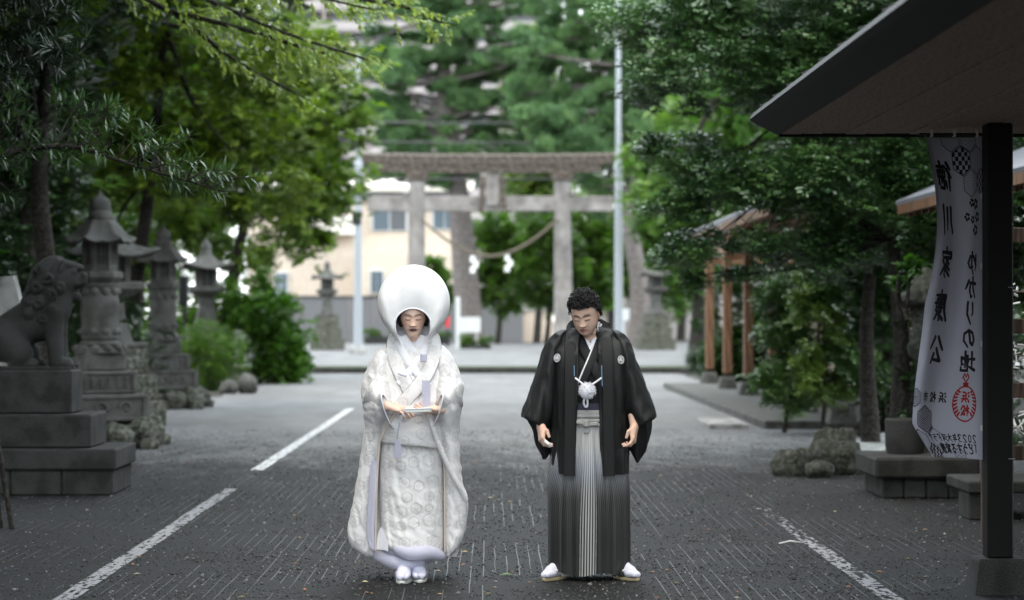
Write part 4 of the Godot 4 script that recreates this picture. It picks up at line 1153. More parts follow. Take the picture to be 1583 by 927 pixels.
func bright_branch() -> void:
	var t := thing("overhanging_branch_tree", "tree whose sunlit yellow green branch hangs into the top of the view", "tree", P(-5.4, 0, 22.5))
	part("trunk", Geo.new().tube(smooth([Vector3(0, 0, 0), Vector3(0.1, 2, 0), Vector3(0.2, 4, 0), Vector3(0.4, 6.2, 0)], 4), smooth_f([0.15, 0.13, 0.11, 0.06], 4), 10), M.bark, t)
	var rng := RandomNumberGenerator.new()
	rng.seed = 301
	var kinds: Array = []
	for k in 4:
		var g := Geo.new()
		leaf(g, Vector3.ZERO, Vector3(0, 0, 1), Vector3.UP, rng.randf_range(0.06, 0.085), 0.04, 0.2)
		kinds.append(g.mesh())
	var mats: Array = []
	for q in [[0.05, 0.09, 0.014], [0.1, 0.16, 0.02], [0.2, 0.27, 0.045]]:
		var m := plain("bright_leaf_%d" % mats.size(), lin(q[0], q[1], q[2]), 0.5)
		m.backlight_enabled = true
		m.backlight = Color(0.6, 0.68, 0.28)
		mats.append(m)
	var made := 0
	var spare := Geo.new()
	for line_ in [[Vector3(0.2, 4.2, 0), Vector3(1.6, 4.75, 0.2), Vector3(3.0, 4.65, 0.3), Vector3(4.2, 4.38, 0.3), Vector3(5.1, 4.22, 0.2)], [Vector3(1.6, 4.75, 0.2), Vector3(2.6, 4.5, 0.5), Vector3(3.5, 4.12, 0.6), Vector3(4.3, 3.86, 0.6)], [Vector3(1.6, 4.75, 0.2), Vector3(2.4, 4.4, -0.2), Vector3(3.0, 3.95, -0.3), Vector3(3.65, 3.6, -0.3)], [Vector3(3.0, 4.65, 0.3), Vector3(3.8, 4.6, -0.3), Vector3(4.7, 4.45, -0.4)], [Vector3(2.4, 4.4, -0.2), Vector3(3.1, 4.2, 0.1), Vector3(3.9, 3.95, 0.2)]]:
		part("branch", Geo.new().tube(smooth(line_, 4), smooth_f([0.03, 0.024, 0.018, 0.01, 0.004].slice(0, line_.size()), 4), 6), M.bark, t)
		var path := smooth(line_, 10)
		for k in 64:
			var u := rng.randf_range(0.12, 1.0)
			var p: Vector3 = path[int(u * (path.size() - 1))]
			var off := Vector3(rng.randf_range(-0.05, 0.3), rng.randf_range(-0.26, 0.16), rng.randf_range(-0.4, 0.4))
			spare_twig(spare, p, off)
			for j in 7:
				var s := -1.0 if j % 2 else 1.0
				var d := (off.normalized() * 0.5 + Vector3(rng.randf_range(-0.3, 0.6), rng.randf_range(-0.7, 0.1), s * rng.randf_range(0.2, 1.0))).normalized()
				var at: Vector3 = p + off * (0.35 + j * 0.11)
				if made < 290 and u > 0.42:
					obj("leaf", kinds[made % 4], mats[rng.randi_range(0, 2)], t).transform = Transform3D(Basis.looking_at(-d, Vector3(rng.randf_range(-0.3, 0.3), 1, 0)), at)
					made += 1
				else:
					leaf(spare, at, d, Vector3(rng.randf_range(-0.3, 0.3), 1, 0).normalized(), rng.randf_range(0.06, 0.085), 0.034, 0.2)
	part("leaves", spare, mats[1], t).set_meta("kind", "stuff")
	foliage(t, [B(1.0, 4.6, 0, 1.3, 0.5, 1.0), B(0.2, 5.6, 0, 1.8, 0.8, 1.8), B(1.8, 5.4, -0.2, 1.2, 0.5, 1.2)], "broad", M.leaf_light, 1500, Vector2(0.18, 0.26), Color(0.045, 0.09, 0.012), Color(0.13, 0.2, 0.02), 302, 0.35, 0.5, "crown")

func spare_twig(g: Geo, p: Vector3, off: Vector3) -> void:
	g.tube([p, p + off], [0.003, 0.002], 4)


# ------------------------------------------------------------------ stone lanterns
func lantern_roof(sides: int, prof: Array, curl: float, phase: float, lobes := 0.0) -> Geo:   # prof: Vector2(radius, y); the corners curl upwards
	var g := Geo.new()
	var rmax := 0.0
	for q in prof: rmax = maxf(rmax, q.x)
	var n := sides * 10
	var rows: Array = []
	for q in prof:
		var ring := PackedVector3Array()
		for k in n:
			var a := TAU * k / n + phase
			var f := fposmod(a - phase + PI / sides, TAU / sides) - PI / sides       # 0 at a corner
			var poly := cos(PI / sides) / cos(absf(f) - PI / sides)
			var corner := pow(1.0 - absf(f) / (PI / sides), 2.0)
			var out: float = q.x / rmax
			var r: float = q.x * lerpf(1.0, poly, 0.75 * minf(1.0, out * 1.3)) * (1.0 + 0.08 * corner * out * out)
			ring.append(Vector3(sin(a) * r, q.y + curl * corner * out * out - lobes * out * out * absf(sin(f * sides)), cos(a) * r))
		rows.append(ring)
	g.grid(rows, true)
	g.cap(rows[-1], false)
	g.cap(rows[0], true)
	return g

func rocks_at(parent: Node, spots: Array, seed_: int, material: Material, called := "foundation_stone") -> void:
	var n := FastNoiseLite.new()
	n.seed = seed_; n.frequency = 0.012
	for q in spots:
		var g := Geo.new()
		g.blob(Vector3.ZERO, Vector3(q[3], q[4], q[5]), n, 0.45, 10)
		var o := part(called, g, material, parent)
		o.position = Vector3(q[0], q[1], q[2])
		o.rotation.y = q[0] * 7.0
		n.seed += 1

func tall_lantern(at: Vector3, turn: float, s: float, label: String, stone: Material, seed_: int) -> void:
	var t := thing("stone_lantern", label, "stone lantern", at, turn, "stone lanterns along the left of the path")
	t.scale = Vector3.ONE * s
	var spots: Array = []
	for k in 11:
		var a := TAU * k / 11.0
		spots.append([sin(a) * 0.58, 0.13 + 0.03 * (k % 3), cos(a) * 0.58, 0.2, 0.17 + 0.03 * (k % 2), 0.17])
	spots.append([0, 0.14, 0, 0.5, 0.19, 0.5])
	for k in 5: spots.append([sin(k * 1.3 + 0.4) * 0.82, 0.05, cos(k * 1.3 + 0.4) * 0.82, 0.12, 0.09, 0.1])
	rocks_at(t, spots, seed_, M.mossy_stone)
	for q in [[0.9, 0.31, 0.63, "lower_tier"], [0.68, 0.63, 0.9, "middle_tier"], [0.48, 0.9, 1.11, "upper_tier"]]:
		var w: float = q[0]; var y0: float = q[1]; var y1: float = q[2]
		var h := y1 - y0
		var tier := part(q[3], Geo.new().box(Vector3(0, (y0 + y1) / 2, 0), Vector3(w, h, w), 0.02), stone, t)
		if q[3] == "upper_tier": continue
		for k in 4:
			var b := Basis(Vector3.UP, k * PI / 2)
			var g := Geo.new()
			g.xf = Transform3D(b, Vector3(0, (y0 + y1) / 2, 0))
			for e in [[0, 1], [0, -1]]:
				g.box(Vector3(0, e[1] * h * 0.4, w * 0.5 + 0.008), Vector3(w * 0.92, h * 0.12, 0.03), 0.006)
				g.box(Vector3(e[1] * w * 0.43, 0, w * 0.5 + 0.008), Vector3(w * 0.06, h * 0.66, 0.028), 0.006)
			if q[3] == "lower_tier":
				for m in [-1.0, 1.0]:
					var pts: Array = []
					for j in 12:
						var a: float = j * 0.5
						var r: float = 0.085 - j * 0.0058
						pts.append(Vector3(m * (0.16 - cos(a) * r), sin(a) * r * 0.95, w * 0.5 + 0.006))
					g.tube(pts, [0.022, 0.02, 0.018, 0.014], 6)
				g.tube([Vector3(-0.3, -0.07, w * 0.5), Vector3(-0.05, -0.02, w * 0.5 + 0.01), Vector3(0.02, 0.08, w * 0.5)], [0.02, 0.018, 0.01], 6)
			else:
				for j in 5:
					g.box(Vector3((j - 2) * w * 0.15, 0, w * 0.5 + 0.004), Vector3(w * 0.07, h * 0.5, 0.018), 0.008)
			part("carved_panel", g, stone, tier)
	part("lotus_base", Geo.new().lathe([Vector2(0.2, 1.25), Vector2(0.235, 1.235), Vector2(0.25, 1.2), Vector2(0.225, 1.185), Vector2(0.29, 1.16), Vector2(0.31, 1.12), Vector2(0.3, 1.105)], 28), stone, t)
	var petals := Geo.new()
	for k in 12:
		var a := TAU * k / 12.0
		petals.blob(Vector3(sin(a) * 0.27, 1.16, cos(a) * 0.27), Vector3(0.06, 0.05, 0.06), null, 0.0, 5)
	part("petals", petals, stone, t)
	part("column", Geo.new().lathe([Vector2(0.215, 1.93), Vector2(0.225, 1.9), Vector2(0.2, 1.87), Vector2(0.185, 1.83), Vector2(0.212, 1.79), Vector2(0.225, 1.7), Vector2(0.225, 1.5), Vector2(0.215, 1.38), Vector2(0.2, 1.33), Vector2(0.22, 1.31), Vector2(0.21, 1.27), Vector2(0.18, 1.24)], 28), stone, t)
	var band := Geo.new()
	for k in 10:
		var a := TAU * k / 10.0
		band.blob(Vector3(sin(a) * 0.2, 1.83, cos(a) * 0.2), Vector3(0.05, 0.055, 0.04), null, 0.0, 5)
		band.blob(Vector3(sin(a) * 0.205, 1.36, cos(a) * 0.205), Vector3(0.055, 0.05, 0.035), null, 0.0, 5)
	part("scalloped_band", band, stone, t)
	part("platform", Geo.new().lathe([Vector2(0.24, 2.07), Vector2(0.27, 2.055), Vector2(0.275, 2.0), Vector2(0.25, 1.97), Vector2(0.21, 1.93)], 6, 0.26, Vector3.ZERO, true), stone, t)
	var fire := part("firebox", Geo.new().lathe([Vector2(0.165, 2.46), Vector2(0.165, 2.07)], 6, 0.26, Vector3.ZERO, true), M.black_iron, t)  # solid black core, painted for the shade inside the hollow box
	for k in 6:
		var a := TAU * k / 6.0 + 0.26
		part("corner_post", Geo.new().box(Vector3(sin(a) * 0.185, 2.265, cos(a) * 0.185), Vector3(0.05, 0.4, 0.05), 0.008, Basis(Vector3.UP, a)), stone, fire)
		var g := Geo.new()
		g.xf = Transform3D(Basis(Vector3.UP, a + PI / 6), Vector3.ZERO)
		g.box(Vector3(0, 2.11, 0.162), Vector3(0.17, 0.08, 0.03), 0.005)
		g.box(Vector3(0, 2.43, 0.162), Vector3(0.17, 0.07, 0.03), 0.005)
		for j in 3: g.box(Vector3((j - 1) * 0.045, 2.27, 0.16), Vector3(0.016, 0.27, 0.02), 0.003)
		g.box(Vector3(0, 2.27, 0.159), Vector3(0.15, 0.016, 0.014), 0.003)
		part("lattice", g, stone, fire)
	part("roof", lantern_roof(6, [Vector2(0.11, 2.685), Vector2(0.17, 2.67), Vector2(0.235, 2.6), Vector2(0.275, 2.53), Vector2(0.325, 2.475), Vector2(0.385, 2.445), Vector2(0.4, 2.425), Vector2(0.385, 2.41), Vector2(0.3, 2.43), Vector2(0.17, 2.46)], 0.035, 0.26, 0.022), stone, t)
	part("neck_ring", Geo.new().lathe([Vector2(0.1, 2.79), Vector2(0.135, 2.775), Vector2(0.14, 2.72), Vector2(0.15, 2.7), Vector2(0.14, 2.675)], 24), stone, t)
	part("finial", Geo.new().lathe([Vector2(0.004, 3.05), Vector2(0.012, 3.01), Vector2(0.03, 2.975), Vector2(0.07, 2.945), Vector2(0.11, 2.92), Vector2(0.122, 2.88), Vector2(0.122, 2.82), Vector2(0.1, 2.78)], 24), stone, t)

func roofed_lantern(at: Vector3, turn: float, s: float, label: String, stone: Material, group: String, seed_: int) -> void:
	var t := thing("stone_lantern", label, "stone lantern", at, turn, group)
	t.scale = Vector3.ONE * s
	# battered base of two courses of mossy blocks
	for c in 3:
		var r: float = 0.78 - c * 0.13
		for k in 4:
			var b := Basis(Vector3.UP, k * PI / 2)
			part("base_block", Geo.new().box(b * Vector3(r * 0.5, 0.25 + c * 0.5, r * 0.5), Vector3(r * 0.99, 0.49, r * 0.99), 0.03, b), M.mossy_stone, t)
	part("base_cap", Geo.new().box(Vector3(0, 1.55, 0), Vector3(1.05, 0.1, 1.05), 0.02), stone, t)
	part("column", Geo.new().lathe([Vector2(0.29, 2.46), Vector2(0.27, 2.35), Vector2(0.3, 2.1), Vector2(0.36, 1.85), Vector2(0.46, 1.6)], 4, PI / 4, Vector3.ZERO, true), stone, t)
	part("platform", Geo.new().lathe([Vector2(0.6, 2.74), Vector2(0.68, 2.7), Vector2(0.68, 2.6), Vector2(0.42, 2.46)], 4, PI / 4, Vector3.ZERO, true), stone, t)
	var fire := part("firebox", Geo.new().box(Vector3(0, 2.97, 0), Vector3(0.44, 0.46, 0.44), 0.01), M.black_iron, t)  # black core again stands in for the shaded hollow
	for k in 4:
		var b := Basis(Vector3.UP, k * PI / 2)
		part("corner_post", Geo.new().box(b * Vector3(0.22, 2.97, 0.22), Vector3(0.13, 0.46, 0.13), 0.012), stone, fire)
		part("lattice", Geo.new().box(b * Vector3(0, 2.97, 0.225), Vector3(0.05, 0.44, 0.03), 0.004, b), stone, fire)
	part("roof", lantern_roof(4, [Vector2(0.14, 3.62), Vector2(0.22, 3.58), Vector2(0.42, 3.42), Vector2(0.68, 3.3), Vector2(0.9, 3.25), Vector2(0.91, 3.18), Vector2(0.6, 3.2), Vector2(0.3, 3.22)], 0.14, PI / 4), stone, t)
	part("finial", Geo.new().lathe([Vector2(0.005, 4.08), Vector2(0.05, 4.0), Vector2(0.13, 3.9), Vector2(0.15, 3.8), Vector2(0.1, 3.72), Vector2(0.17, 3.68), Vector2(0.17, 3.6)], 20), stone, t)

func make_lanterns() -> void:
	tall_lantern(P(-4.6, 0, 28.6), 0.5, 1.0, "tall carved stone lantern nearest the camera, standing beside the lion", M.stone, 401)
	tall_lantern(P(-5.5, 0, 40.8), 0.45, 1.02, "second tall carved stone lantern along the path, darker, beyond the first", M.stone, 402)
	roofed_lantern(P(-5.3, 0, 33.8), 0.7, 0.74, "smaller stone lantern with upturned roof corner, hidden behind the first tall one", M.stone, "stone lanterns along the left of the path", 403)
	roofed_lantern(P(-6.5, 0, 55.5), 0.25, 0.82, "stone lantern with wide upturned roof rising behind the clipped shrub", M.stone, "stone lanterns along the left of the path", 404)
	roofed_lantern(P(-6.85, 0.15, 102.0), 0.1, 0.93, "stone lantern on a mossy battered base left of the gate", M.stone, "pair of stone lanterns by the gate", 405)
	roofed_lantern(P(7.0, 0.15, 102.0), 0.1, 0.97, "stone lantern on a mossy battered base right of the gate", M.stone, "pair of stone lanterns by the gate", 406)
	var r := thing("boulder", "squared pale boulder at the foot of the clipped shrub", "rock", P(-4.85, 0, 48.5))
	rocks_at(r, [[0, 0.16, 0, 0.2, 0.22, 0.2], [-0.34, 0.12, 0.1, 0.2, 0.16, 0.2]], 410, M.stone, "stone")
	var box := thing("hanging_lamp", "narrow dark box on a post beside the wide roofed lantern", "lamp", P(-6.85, 0, 54.2))
	part("post", Geo.new().box(Vector3(0, 0.9, -0.1), Vector3(0.06, 1.8, 0.06), 0.005), M.black_iron, box)
	part("case", Geo.new().box(Vector3(0, 2.12, 0), Vector3(0.2, 0.66, 0.2), 0.02), M.black_iron, box)


# ------------------------------------------------------------------ the guardian lion
func make_guardian() -> void:
	var p := thing("lion_plinth", "dark stepped stone plinth of four tiers under the lion, left edge", "plinth", P(-3.63, 0, 21.35))
	for q in [["footing", -0.70, 0.0, 0.22, 2.2, 1.12], ["lowest_slab", -0.68, 0.22, 0.4, 2.22, 1.2], ["middle_block", -0.73, 0.4, 0.69, 1.84, 0.88], ["top_block", -0.75, 0.69, 1.07, 1.5, 0.56]]:
		var right: float = {"footing": 0.4, "lowest_slab": 0.43, "middle_block": 0.19, "top_block": 0.0}[q[0]]
		var n: int = {"footing": 5, "lowest_slab": 2, "middle_block": 2, "top_block": 1}[q[0]]
		var w: float = q[4] / n
		for k in n:
			part(q[0], Geo.new().box(Vector3(right - w * (k + 0.5), (q[2] + q[3]) / 2, 0), Vector3(w - 0.006, q[3] - q[2] - 0.003, q[5]), 0.014), M.dark_stone, p)
	var t := thing("stone_lion", "seated stone guardian lion with curled mane, facing the path", "statue", P(-3.63, 1.07, 21.35))
	var f := Field.new(Vector3(-1.05, -0.02, -0.4), Vector3(0.14, 1.06, 0.4), 0.0125)
	f.cap(Vector3(-0.23, 0.6, 0), Vector3(-0.25, 0.4, 0), 0.17, 0.15, 0.05)
	f.cap(Vector3(-0.27, 0.54, 0), Vector3(-0.64, 0.26, 0), 0.17, 0.2, 0.08)
	f.cap(Vector3(-0.2, 0.83, 0), Vector3(-0.12, 0.81, 0), 0.175, 0.15, 0.05)
	f.cap(Vector3(-0.2, 0.75, 0), Vector3(-0.24, 0.6, 0), 0.17, 0.18, 0.06)
	# broad muzzle over an open mouth, short jaw, flat nose
	f.cap(Vector3(-0.08, 0.8, 0), Vector3(0.015, 0.785, 0), 0.1, 0.07, 0.02)
	f.cap(Vector3(-0.1, 0.655, 0), Vector3(-0.01, 0.64, 0), 0.075, 0.045, 0.012)
	f.cap(Vector3(-0.12, 0.62, 0), Vector3(-0.1, 0.55, 0), 0.05, 0.03, 0.01)
	f.cap(Vector3(0.05, 0.825, -0.03), Vector3(0.05, 0.825, 0.03), 0.034, 0.034, 0.006)
	for s: float in [-1.0, 1.0]:
		f.cap(Vector3(-0.0, 0.755, s * 0.055), Vector3(-0.09, 0.745, s * 0.085), 0.032, 0.03, 0.006)
		f.cap(Vector3(0.02, 0.895, s * 0.05), Vector3(-0.1, 0.93, s * 0.115), 0.03, 0.038, 0.008)
		f.cap(Vector3(-0.1, 0.93, s * 0.115), Vector3(-0.13, 0.87, s * 0.15), 0.036, 0.026, 0.008)
		f.cap(Vector3(-0.025, 0.86, s * 0.085), Vector3(-0.03, 0.858, s * 0.088), 0.034, 0.034, 0.004)
		f.cap(Vector3(-0.17, 0.95, s * 0.12), Vector3(-0.26, 0.87, s * 0.17), 0.035, 0.05, 0.008)
		f.cap(Vector3(-0.2, 0.5, s * 0.11), Vector3(-0.17, 0.1, s * 0.11), 0.09, 0.065, 0.03)
		f.cap(Vector3(-0.16, 0.05, s * 0.11), Vector3(-0.07, 0.045, s * 0.11), 0.065, 0.058, 0.02)
		for k in 3: f.cap(Vector3(-0.07, 0.045, s * 0.11 + (k - 1) * 0.036), Vector3(-0.035, 0.035, s * 0.11 + (k - 1) * 0.038), 0.03, 0.024, 0.008)
		f.cap(Vector3(-0.64, 0.26, s * 0.12), Vector3(-0.48, 0.14, s * 0.16), 0.18, 0.12, 0.04)
		f.cap(Vector3(-0.52, 0.05, s * 0.17), Vector3(-0.36, 0.045, s * 0.17), 0.065, 0.055, 0.02)
		# spiral curls over the cheek, the neck and the chest
		for q in [[-0.13, 0.72, 0.15, 0.05], [-0.23, 0.8, 0.175, 0.06], [-0.2, 0.66, 0.17, 0.055], [-0.32, 0.72, 0.165, 0.06], [-0.29, 0.88, 0.15, 0.055], [-0.3, 0.58, 0.175, 0.055], [-0.2, 0.53, 0.165, 0.05], [-0.38, 0.6, 0.165, 0.05], [-0.4, 0.5, 0.17, 0.045], [-0.27, 0.45, 0.155, 0.045]]:
			var last := Vector3.ZERO
			for j in 11:
				var a: float = j * 0.75 + q[0] * 20.0
				var r: float = q[3] * (1.0 - j * 0.07)
				var at := Vector3(q[0] + cos(a) * r, q[1] + sin(a) * r, s * (q[2] + 0.012 + 0.002 * j))
				if j > 0: f.cap(last, at, 0.02, 0.019, 0.003)
				last = at
		for k in 6: f.cap(Vector3(-0.33 - k * 0.03, 0.88 - k * 0.085, s * 0.06), Vector3(-0.36 - k * 0.03, 0.85 - k * 0.085, s * 0.075), 0.05, 0.04, 0.004)
	f.cap(Vector3(-0.82, 0.25, 0), Vector3(-0.86, 0.72, 0), 0.11, 0.05, 0.03)
	for k in 3: f.cap(Vector3(-0.84, 0.4 + k * 0.13, 0), Vector3(-0.95 + k * 0.02, 0.55 + k * 0.14, 0), 0.06, 0.02, 0.01)
	var g := Geo.new()
	f.add_to(g)
	part("body", g, M.dark_stone, t)
	part("base_slab", Geo.new().box(Vector3(-0.55, 0.012, 0), Vector3(1.05, 0.03, 0.48), 0.006), M.dark_stone, t)
	# pale slab leaning behind
	var m := thing("stone_slab", "pale grey upright stone slab with an uneven top behind the lion", "monument", P(-5.0, 0, 24.5))
	g = Geo.new()
	var top := [[-0.9, 2.25], [-0.55, 2.27], [-0.27, 2.26], [-0.2, 2.14], [-0.1, 2.02], [0.05, 1.93], [0.2, 1.95], [0.26, 1.7]]
	for k in top.size() - 1:
		var a = top[k]; var b = top[k + 1]
		g.face([Vector3(a[0], 0, 0.1), Vector3(b[0], 0, 0.1), Vector3(b[0], b[1], 0.1), Vector3(a[0], a[1], 0.1)])
		g.face([Vector3(a[0], a[1], 0.1), Vector3(b[0], b[1], 0.1), Vector3(b[0], b[1], -0.1), Vector3(a[0], a[1], -0.1)])
		g.face([Vector3(b[0], 0, -0.1), Vector3(a[0], 0, -0.1), Vector3(a[0], a[1], -0.1), Vector3(b[0], b[1], -0.1)])
	g.face([Vector3(0.26, 0, 0.1), Vector3(0.26, 0, -0.1), Vector3(0.26, 1.7, -0.1), Vector3(0.26, 1.7, 0.1)])
	part("slab", g, M.pale_stone, m)
	part("foot", Geo.new().box(Vector3(-0.3, 0.15, 0), Vector3(1.6, 0.3, 0.6), 0.02), M.dark_stone, m)


func make_far_things() -> void:
	for q in [[-4.95, "left", 0.13], [4.85, "right", 0.13]]:
		var t := thing("flag_pole", "tall pale grey metal pole standing just %s of the gate" % q[1], "pole", P(q[0], 0.15, 91.0), 0.0, "pair of tall poles in front of the gate")
		part("lower_tube", Geo.new().tube([Vector3(0, 7.1, 0), Vector3(0, 0, 0)], [q[2], q[2] + 0.03], 16), M.pole_grey, t)
		part("upper_tube", Geo.new().tube([Vector3(0, 14.8 if q[1] == "right" else 11.3, 0), Vector3(0, 7.1, 0)], [0.085, 0.1], 14), M.pole_grey, t)
		part("joint_cap", Geo.new().lathe([Vector2(0.1, 7.3), Vector2(0.17, 7.2), Vector2(0.17, 6.9), Vector2(0.14, 6.85)], 14), M.pole_grey, t)
		part("footing", Geo.new().box(Vector3(0, 0.12, 0), Vector3(0.6, 0.24, 0.6), 0.03), M.pale_stone, t)
		if q[1] == "left":
			part("clamp", Geo.new().box(Vector3(-0.05, 5.1, 0.1), Vector3(0.34, 0.5, 0.2), 0.02), M.black_iron, t)
	var k := 0
	for q in [[10.6, 10.6], [9.7, 9.65], [8.45, 8.4], [7.95, 8.0]]:
		var t := thing("overhead_wire", "%s of the dark overhead wires crossing above the gate" % ["topmost", "second", "third", "lowest"][k], "wire", Vector3.ZERO)
		var pts: Array = []
		for j in 13:
			var u := j / 6.0 - 1.0
			pts.append(P(u * 24.0, lerpf(q[0], q[1], j / 12.0) + 0.9 * u * u, 113.0))
		part("cable", Geo.new().tube(pts, [0.045], 6), M.wire, t)
		k += 1
	for s: float in [-1.0, 1.0]:
		var up := thing("utility_pole", "concrete utility pole outside the view, %s end of the wires" % ("left" if s < 0 else "right"), "pole", P(s * 24.0, 0, 113.0))
		part("pole", Geo.new().tube([Vector3(0, 12.2, 0), Vector3.ZERO], [0.13, 0.19], 12), M.pale_stone, up)
		part("cross_arm", Geo.new().box(Vector3(0, 11.5, 0), Vector3(0.1, 0.1, 1.6), 0.01), M.black_iron, up)
	for q in [[-0.88, 108.0, 0.95, 0.68, 1.05, "white notice board on two legs near the foot of the big pine"], [6.4, 112.0, 0.6, 0.55, 1.5, "small white notice board on a thin post left of the right stone lantern"]]:
		var t := thing("notice_board", q[5], "sign", P(q[0], 0.14, q[1]))
		part("board", Geo.new().box(Vector3(0, q[4], 0), Vector3(q[2], q[3], 0.05), 0.01), M.white_paint, t)
		for s: float in [-1.0, 1.0]:
			part("leg", Geo.new().box(Vector3(s * q[2] * 0.32, q[4] * 0.5, -0.06), Vector3(0.06, q[4] + 0.3, 0.05), 0.006), M.white_paint, t)
	var e := thing("white_post", "white square post just left of the white notice board", "post", P(-1.42, 0.14, 108.0))
	part("shaft", Geo.new().box(Vector3(0, 1.1, 0), Vector3(0.2, 2.2, 0.2), 0.015), M.white_paint, e)
	part("cap", Geo.new().lathe([Vector2(0.02, 2.3), Vector2(0.15, 2.2)], 4, PI / 4, Vector3.ZERO, true), M.white_paint, e)
	var r := thing("fire_extinguisher_box", "small red box on a post behind the bride's hood", "box", P(-1.95, 0.0, 112.0))
	part("cabinet", Geo.new().box(Vector3(0, 1.3, 0), Vector3(0.18, 0.5, 0.18), 0.02), M.red_paint, r)
	part("stand", Geo.new().box(Vector3(0, 0.47, 0), Vector3(0.12, 0.93, 0.12), 0.01), M.black_iron, r)
	for q in [[-5.2, 124, 2.4, "clipped box hedge in front of the grey boundary wall, left"], [-0.6, 105.5, 1.3, "short strip of low hedge at the foot of the big pine"], [-3.1, 122, 2.2, "clipped box hedge beside the bride's hood"]]:
		var t := thing("low_hedge", q[3], "hedge", P(q[0], 0.14, q[1]))
		part("planter", Geo.new().box(Vector3(0, 0.2 if q[1] > 110 else 0.08, 0), Vector3(q[2], 0.4 if q[1] > 110 else 0.16, 0.7), 0.03), M.dark_stone, t)
		foliage(t, [[Vector3(-q[2] * 0.3, 0.52 if q[1] > 110 else 0.3, 0), Vector3(q[2] * 0.26, 0.28, 0.4)], [Vector3(q[2] * 0.3, 0.52 if q[1] > 110 else 0.3, 0), Vector3(q[2] * 0.26, 0.28, 0.4)]], "small", M.leaf_mid, 420, Vector2(0.22, 0.32), Color(0.05, 0.1, 0.02), Color(0.12, 0.2, 0.03), int(q[1]) * 3)


func make_right_stones() -> void:
	var slab := thing("drain_cover", "pale flat stone slab lying on the gravel before the gallery", "slab", P(3.28, 0, 34.1))
	part("slab", Geo.new().box(Vector3(0, 0.03, 0), Vector3(0.55, 0.07, 1.9), 0.012), M.pale_stone, slab)
	var strip := thing("paving_strip", "pale paving strip leading in beside the rocks, right of the shrubs", "paving", P(4.55, 0, 28.4), -0.35)
	for k in 4:
		part("paving_stone", Geo.new().box(Vector3(0.02 * (k % 2), 0.03, -1.5 + k * 1.0), Vector3(0.62, 0.09, 0.985), 0.012), M.pale_stone, strip)
	var n := FastNoiseLite.new()
	n.frequency = 0.007
	var k := 0
	for q in [[2.93, 23.4, 0.17, 0.15, 0.17, "leftmost and smallest of the mossy rocks by the stone basin"], [3.4, 23.6, 0.28, 0.21, 0.24, "largest mossy rock in the middle of the rocks by the stone basin"], [3.14, 23.1, 0.14, 0.1, 0.14, "low mossy rock in front of the largest rock"], [3.5, 24.3, 0.22, 0.26, 0.22, "tall mossy rock at the back of the rocks by the stone basin"], [3.14, 24.1, 0.14, 0.13, 0.16, "small rock behind the leftmost mossy rock"]]:
		n.seed = 500 + k
		var g := Geo.new()
		g.blob(Vector3.ZERO, Vector3(q[2], q[3], q[4]), n, 0.5, 16)
		var o := part("rock", g, M.dark_mossy_stone, self)
		o.position = P(q[0], q[3] * 0.62, q[1])
		tag(o, q[5], "rock", "rocks beside the stone basin")
		k += 1
	var t := thing("basin_plinth", "broad grey stone slab on a recessed block carrying the stone basin", "plinth", P(3.68, 0, 20.85))
	part("top_slab", Geo.new().box(Vector3(0, 0.262, 0), Vector3(0.88, 0.175, 1.1), 0.02), M.dark_stone, t)
	for j in 4:
		part("footing_block", Geo.new().box(Vector3(-0.28 + j * 0.19, 0.0865, 0), Vector3(0.184, 0.172, 0.96), 0.015), M.dark_stone, t)
	var b := thing("stone_basin", "squat grey stone basin standing on the broad slab", "basin", P(3.6, 0.35, 20.95))
	part("bowl", Geo.new().lathe([Vector2(0.11, 0.24), Vector2(0.135, 0.3), Vector2(0.165, 0.3), Vector2(0.175, 0.28), Vector2(0.17, 0.05), Vector2(0.155, 0.0)], 20), M.dark_stone, b)
	var w := thing("old_stone_lantern", "weathered mossy stone lantern half hidden by the banner", "stone lantern", P(3.84, 0.35, 21.25))
	part("shaft", Geo.new().lathe([Vector2(0.075, 0.8), Vector2(0.07, 0.5), Vector2(0.085, 0.1), Vector2(0.14, 0.0)], 14), M.dark_stone, w)
	part("head", Geo.new().lathe([Vector2(0.1, 1.28), Vector2(0.13, 1.2), Vector2(0.12, 1.02), Vector2(0.17, 0.92), Vector2(0.15, 0.84), Vector2(0.07, 0.76)], 14), M.dark_mossy_stone, w)
	part("cap", Geo.new().lathe([Vector2(0.03, 1.62), Vector2(0.09, 1.55), Vector2(0.17, 1.44), Vector2(0.27, 1.34), Vector2(0.26, 1.29), Vector2(0.12, 1.26)], 14), M.dark_mossy_stone, w)


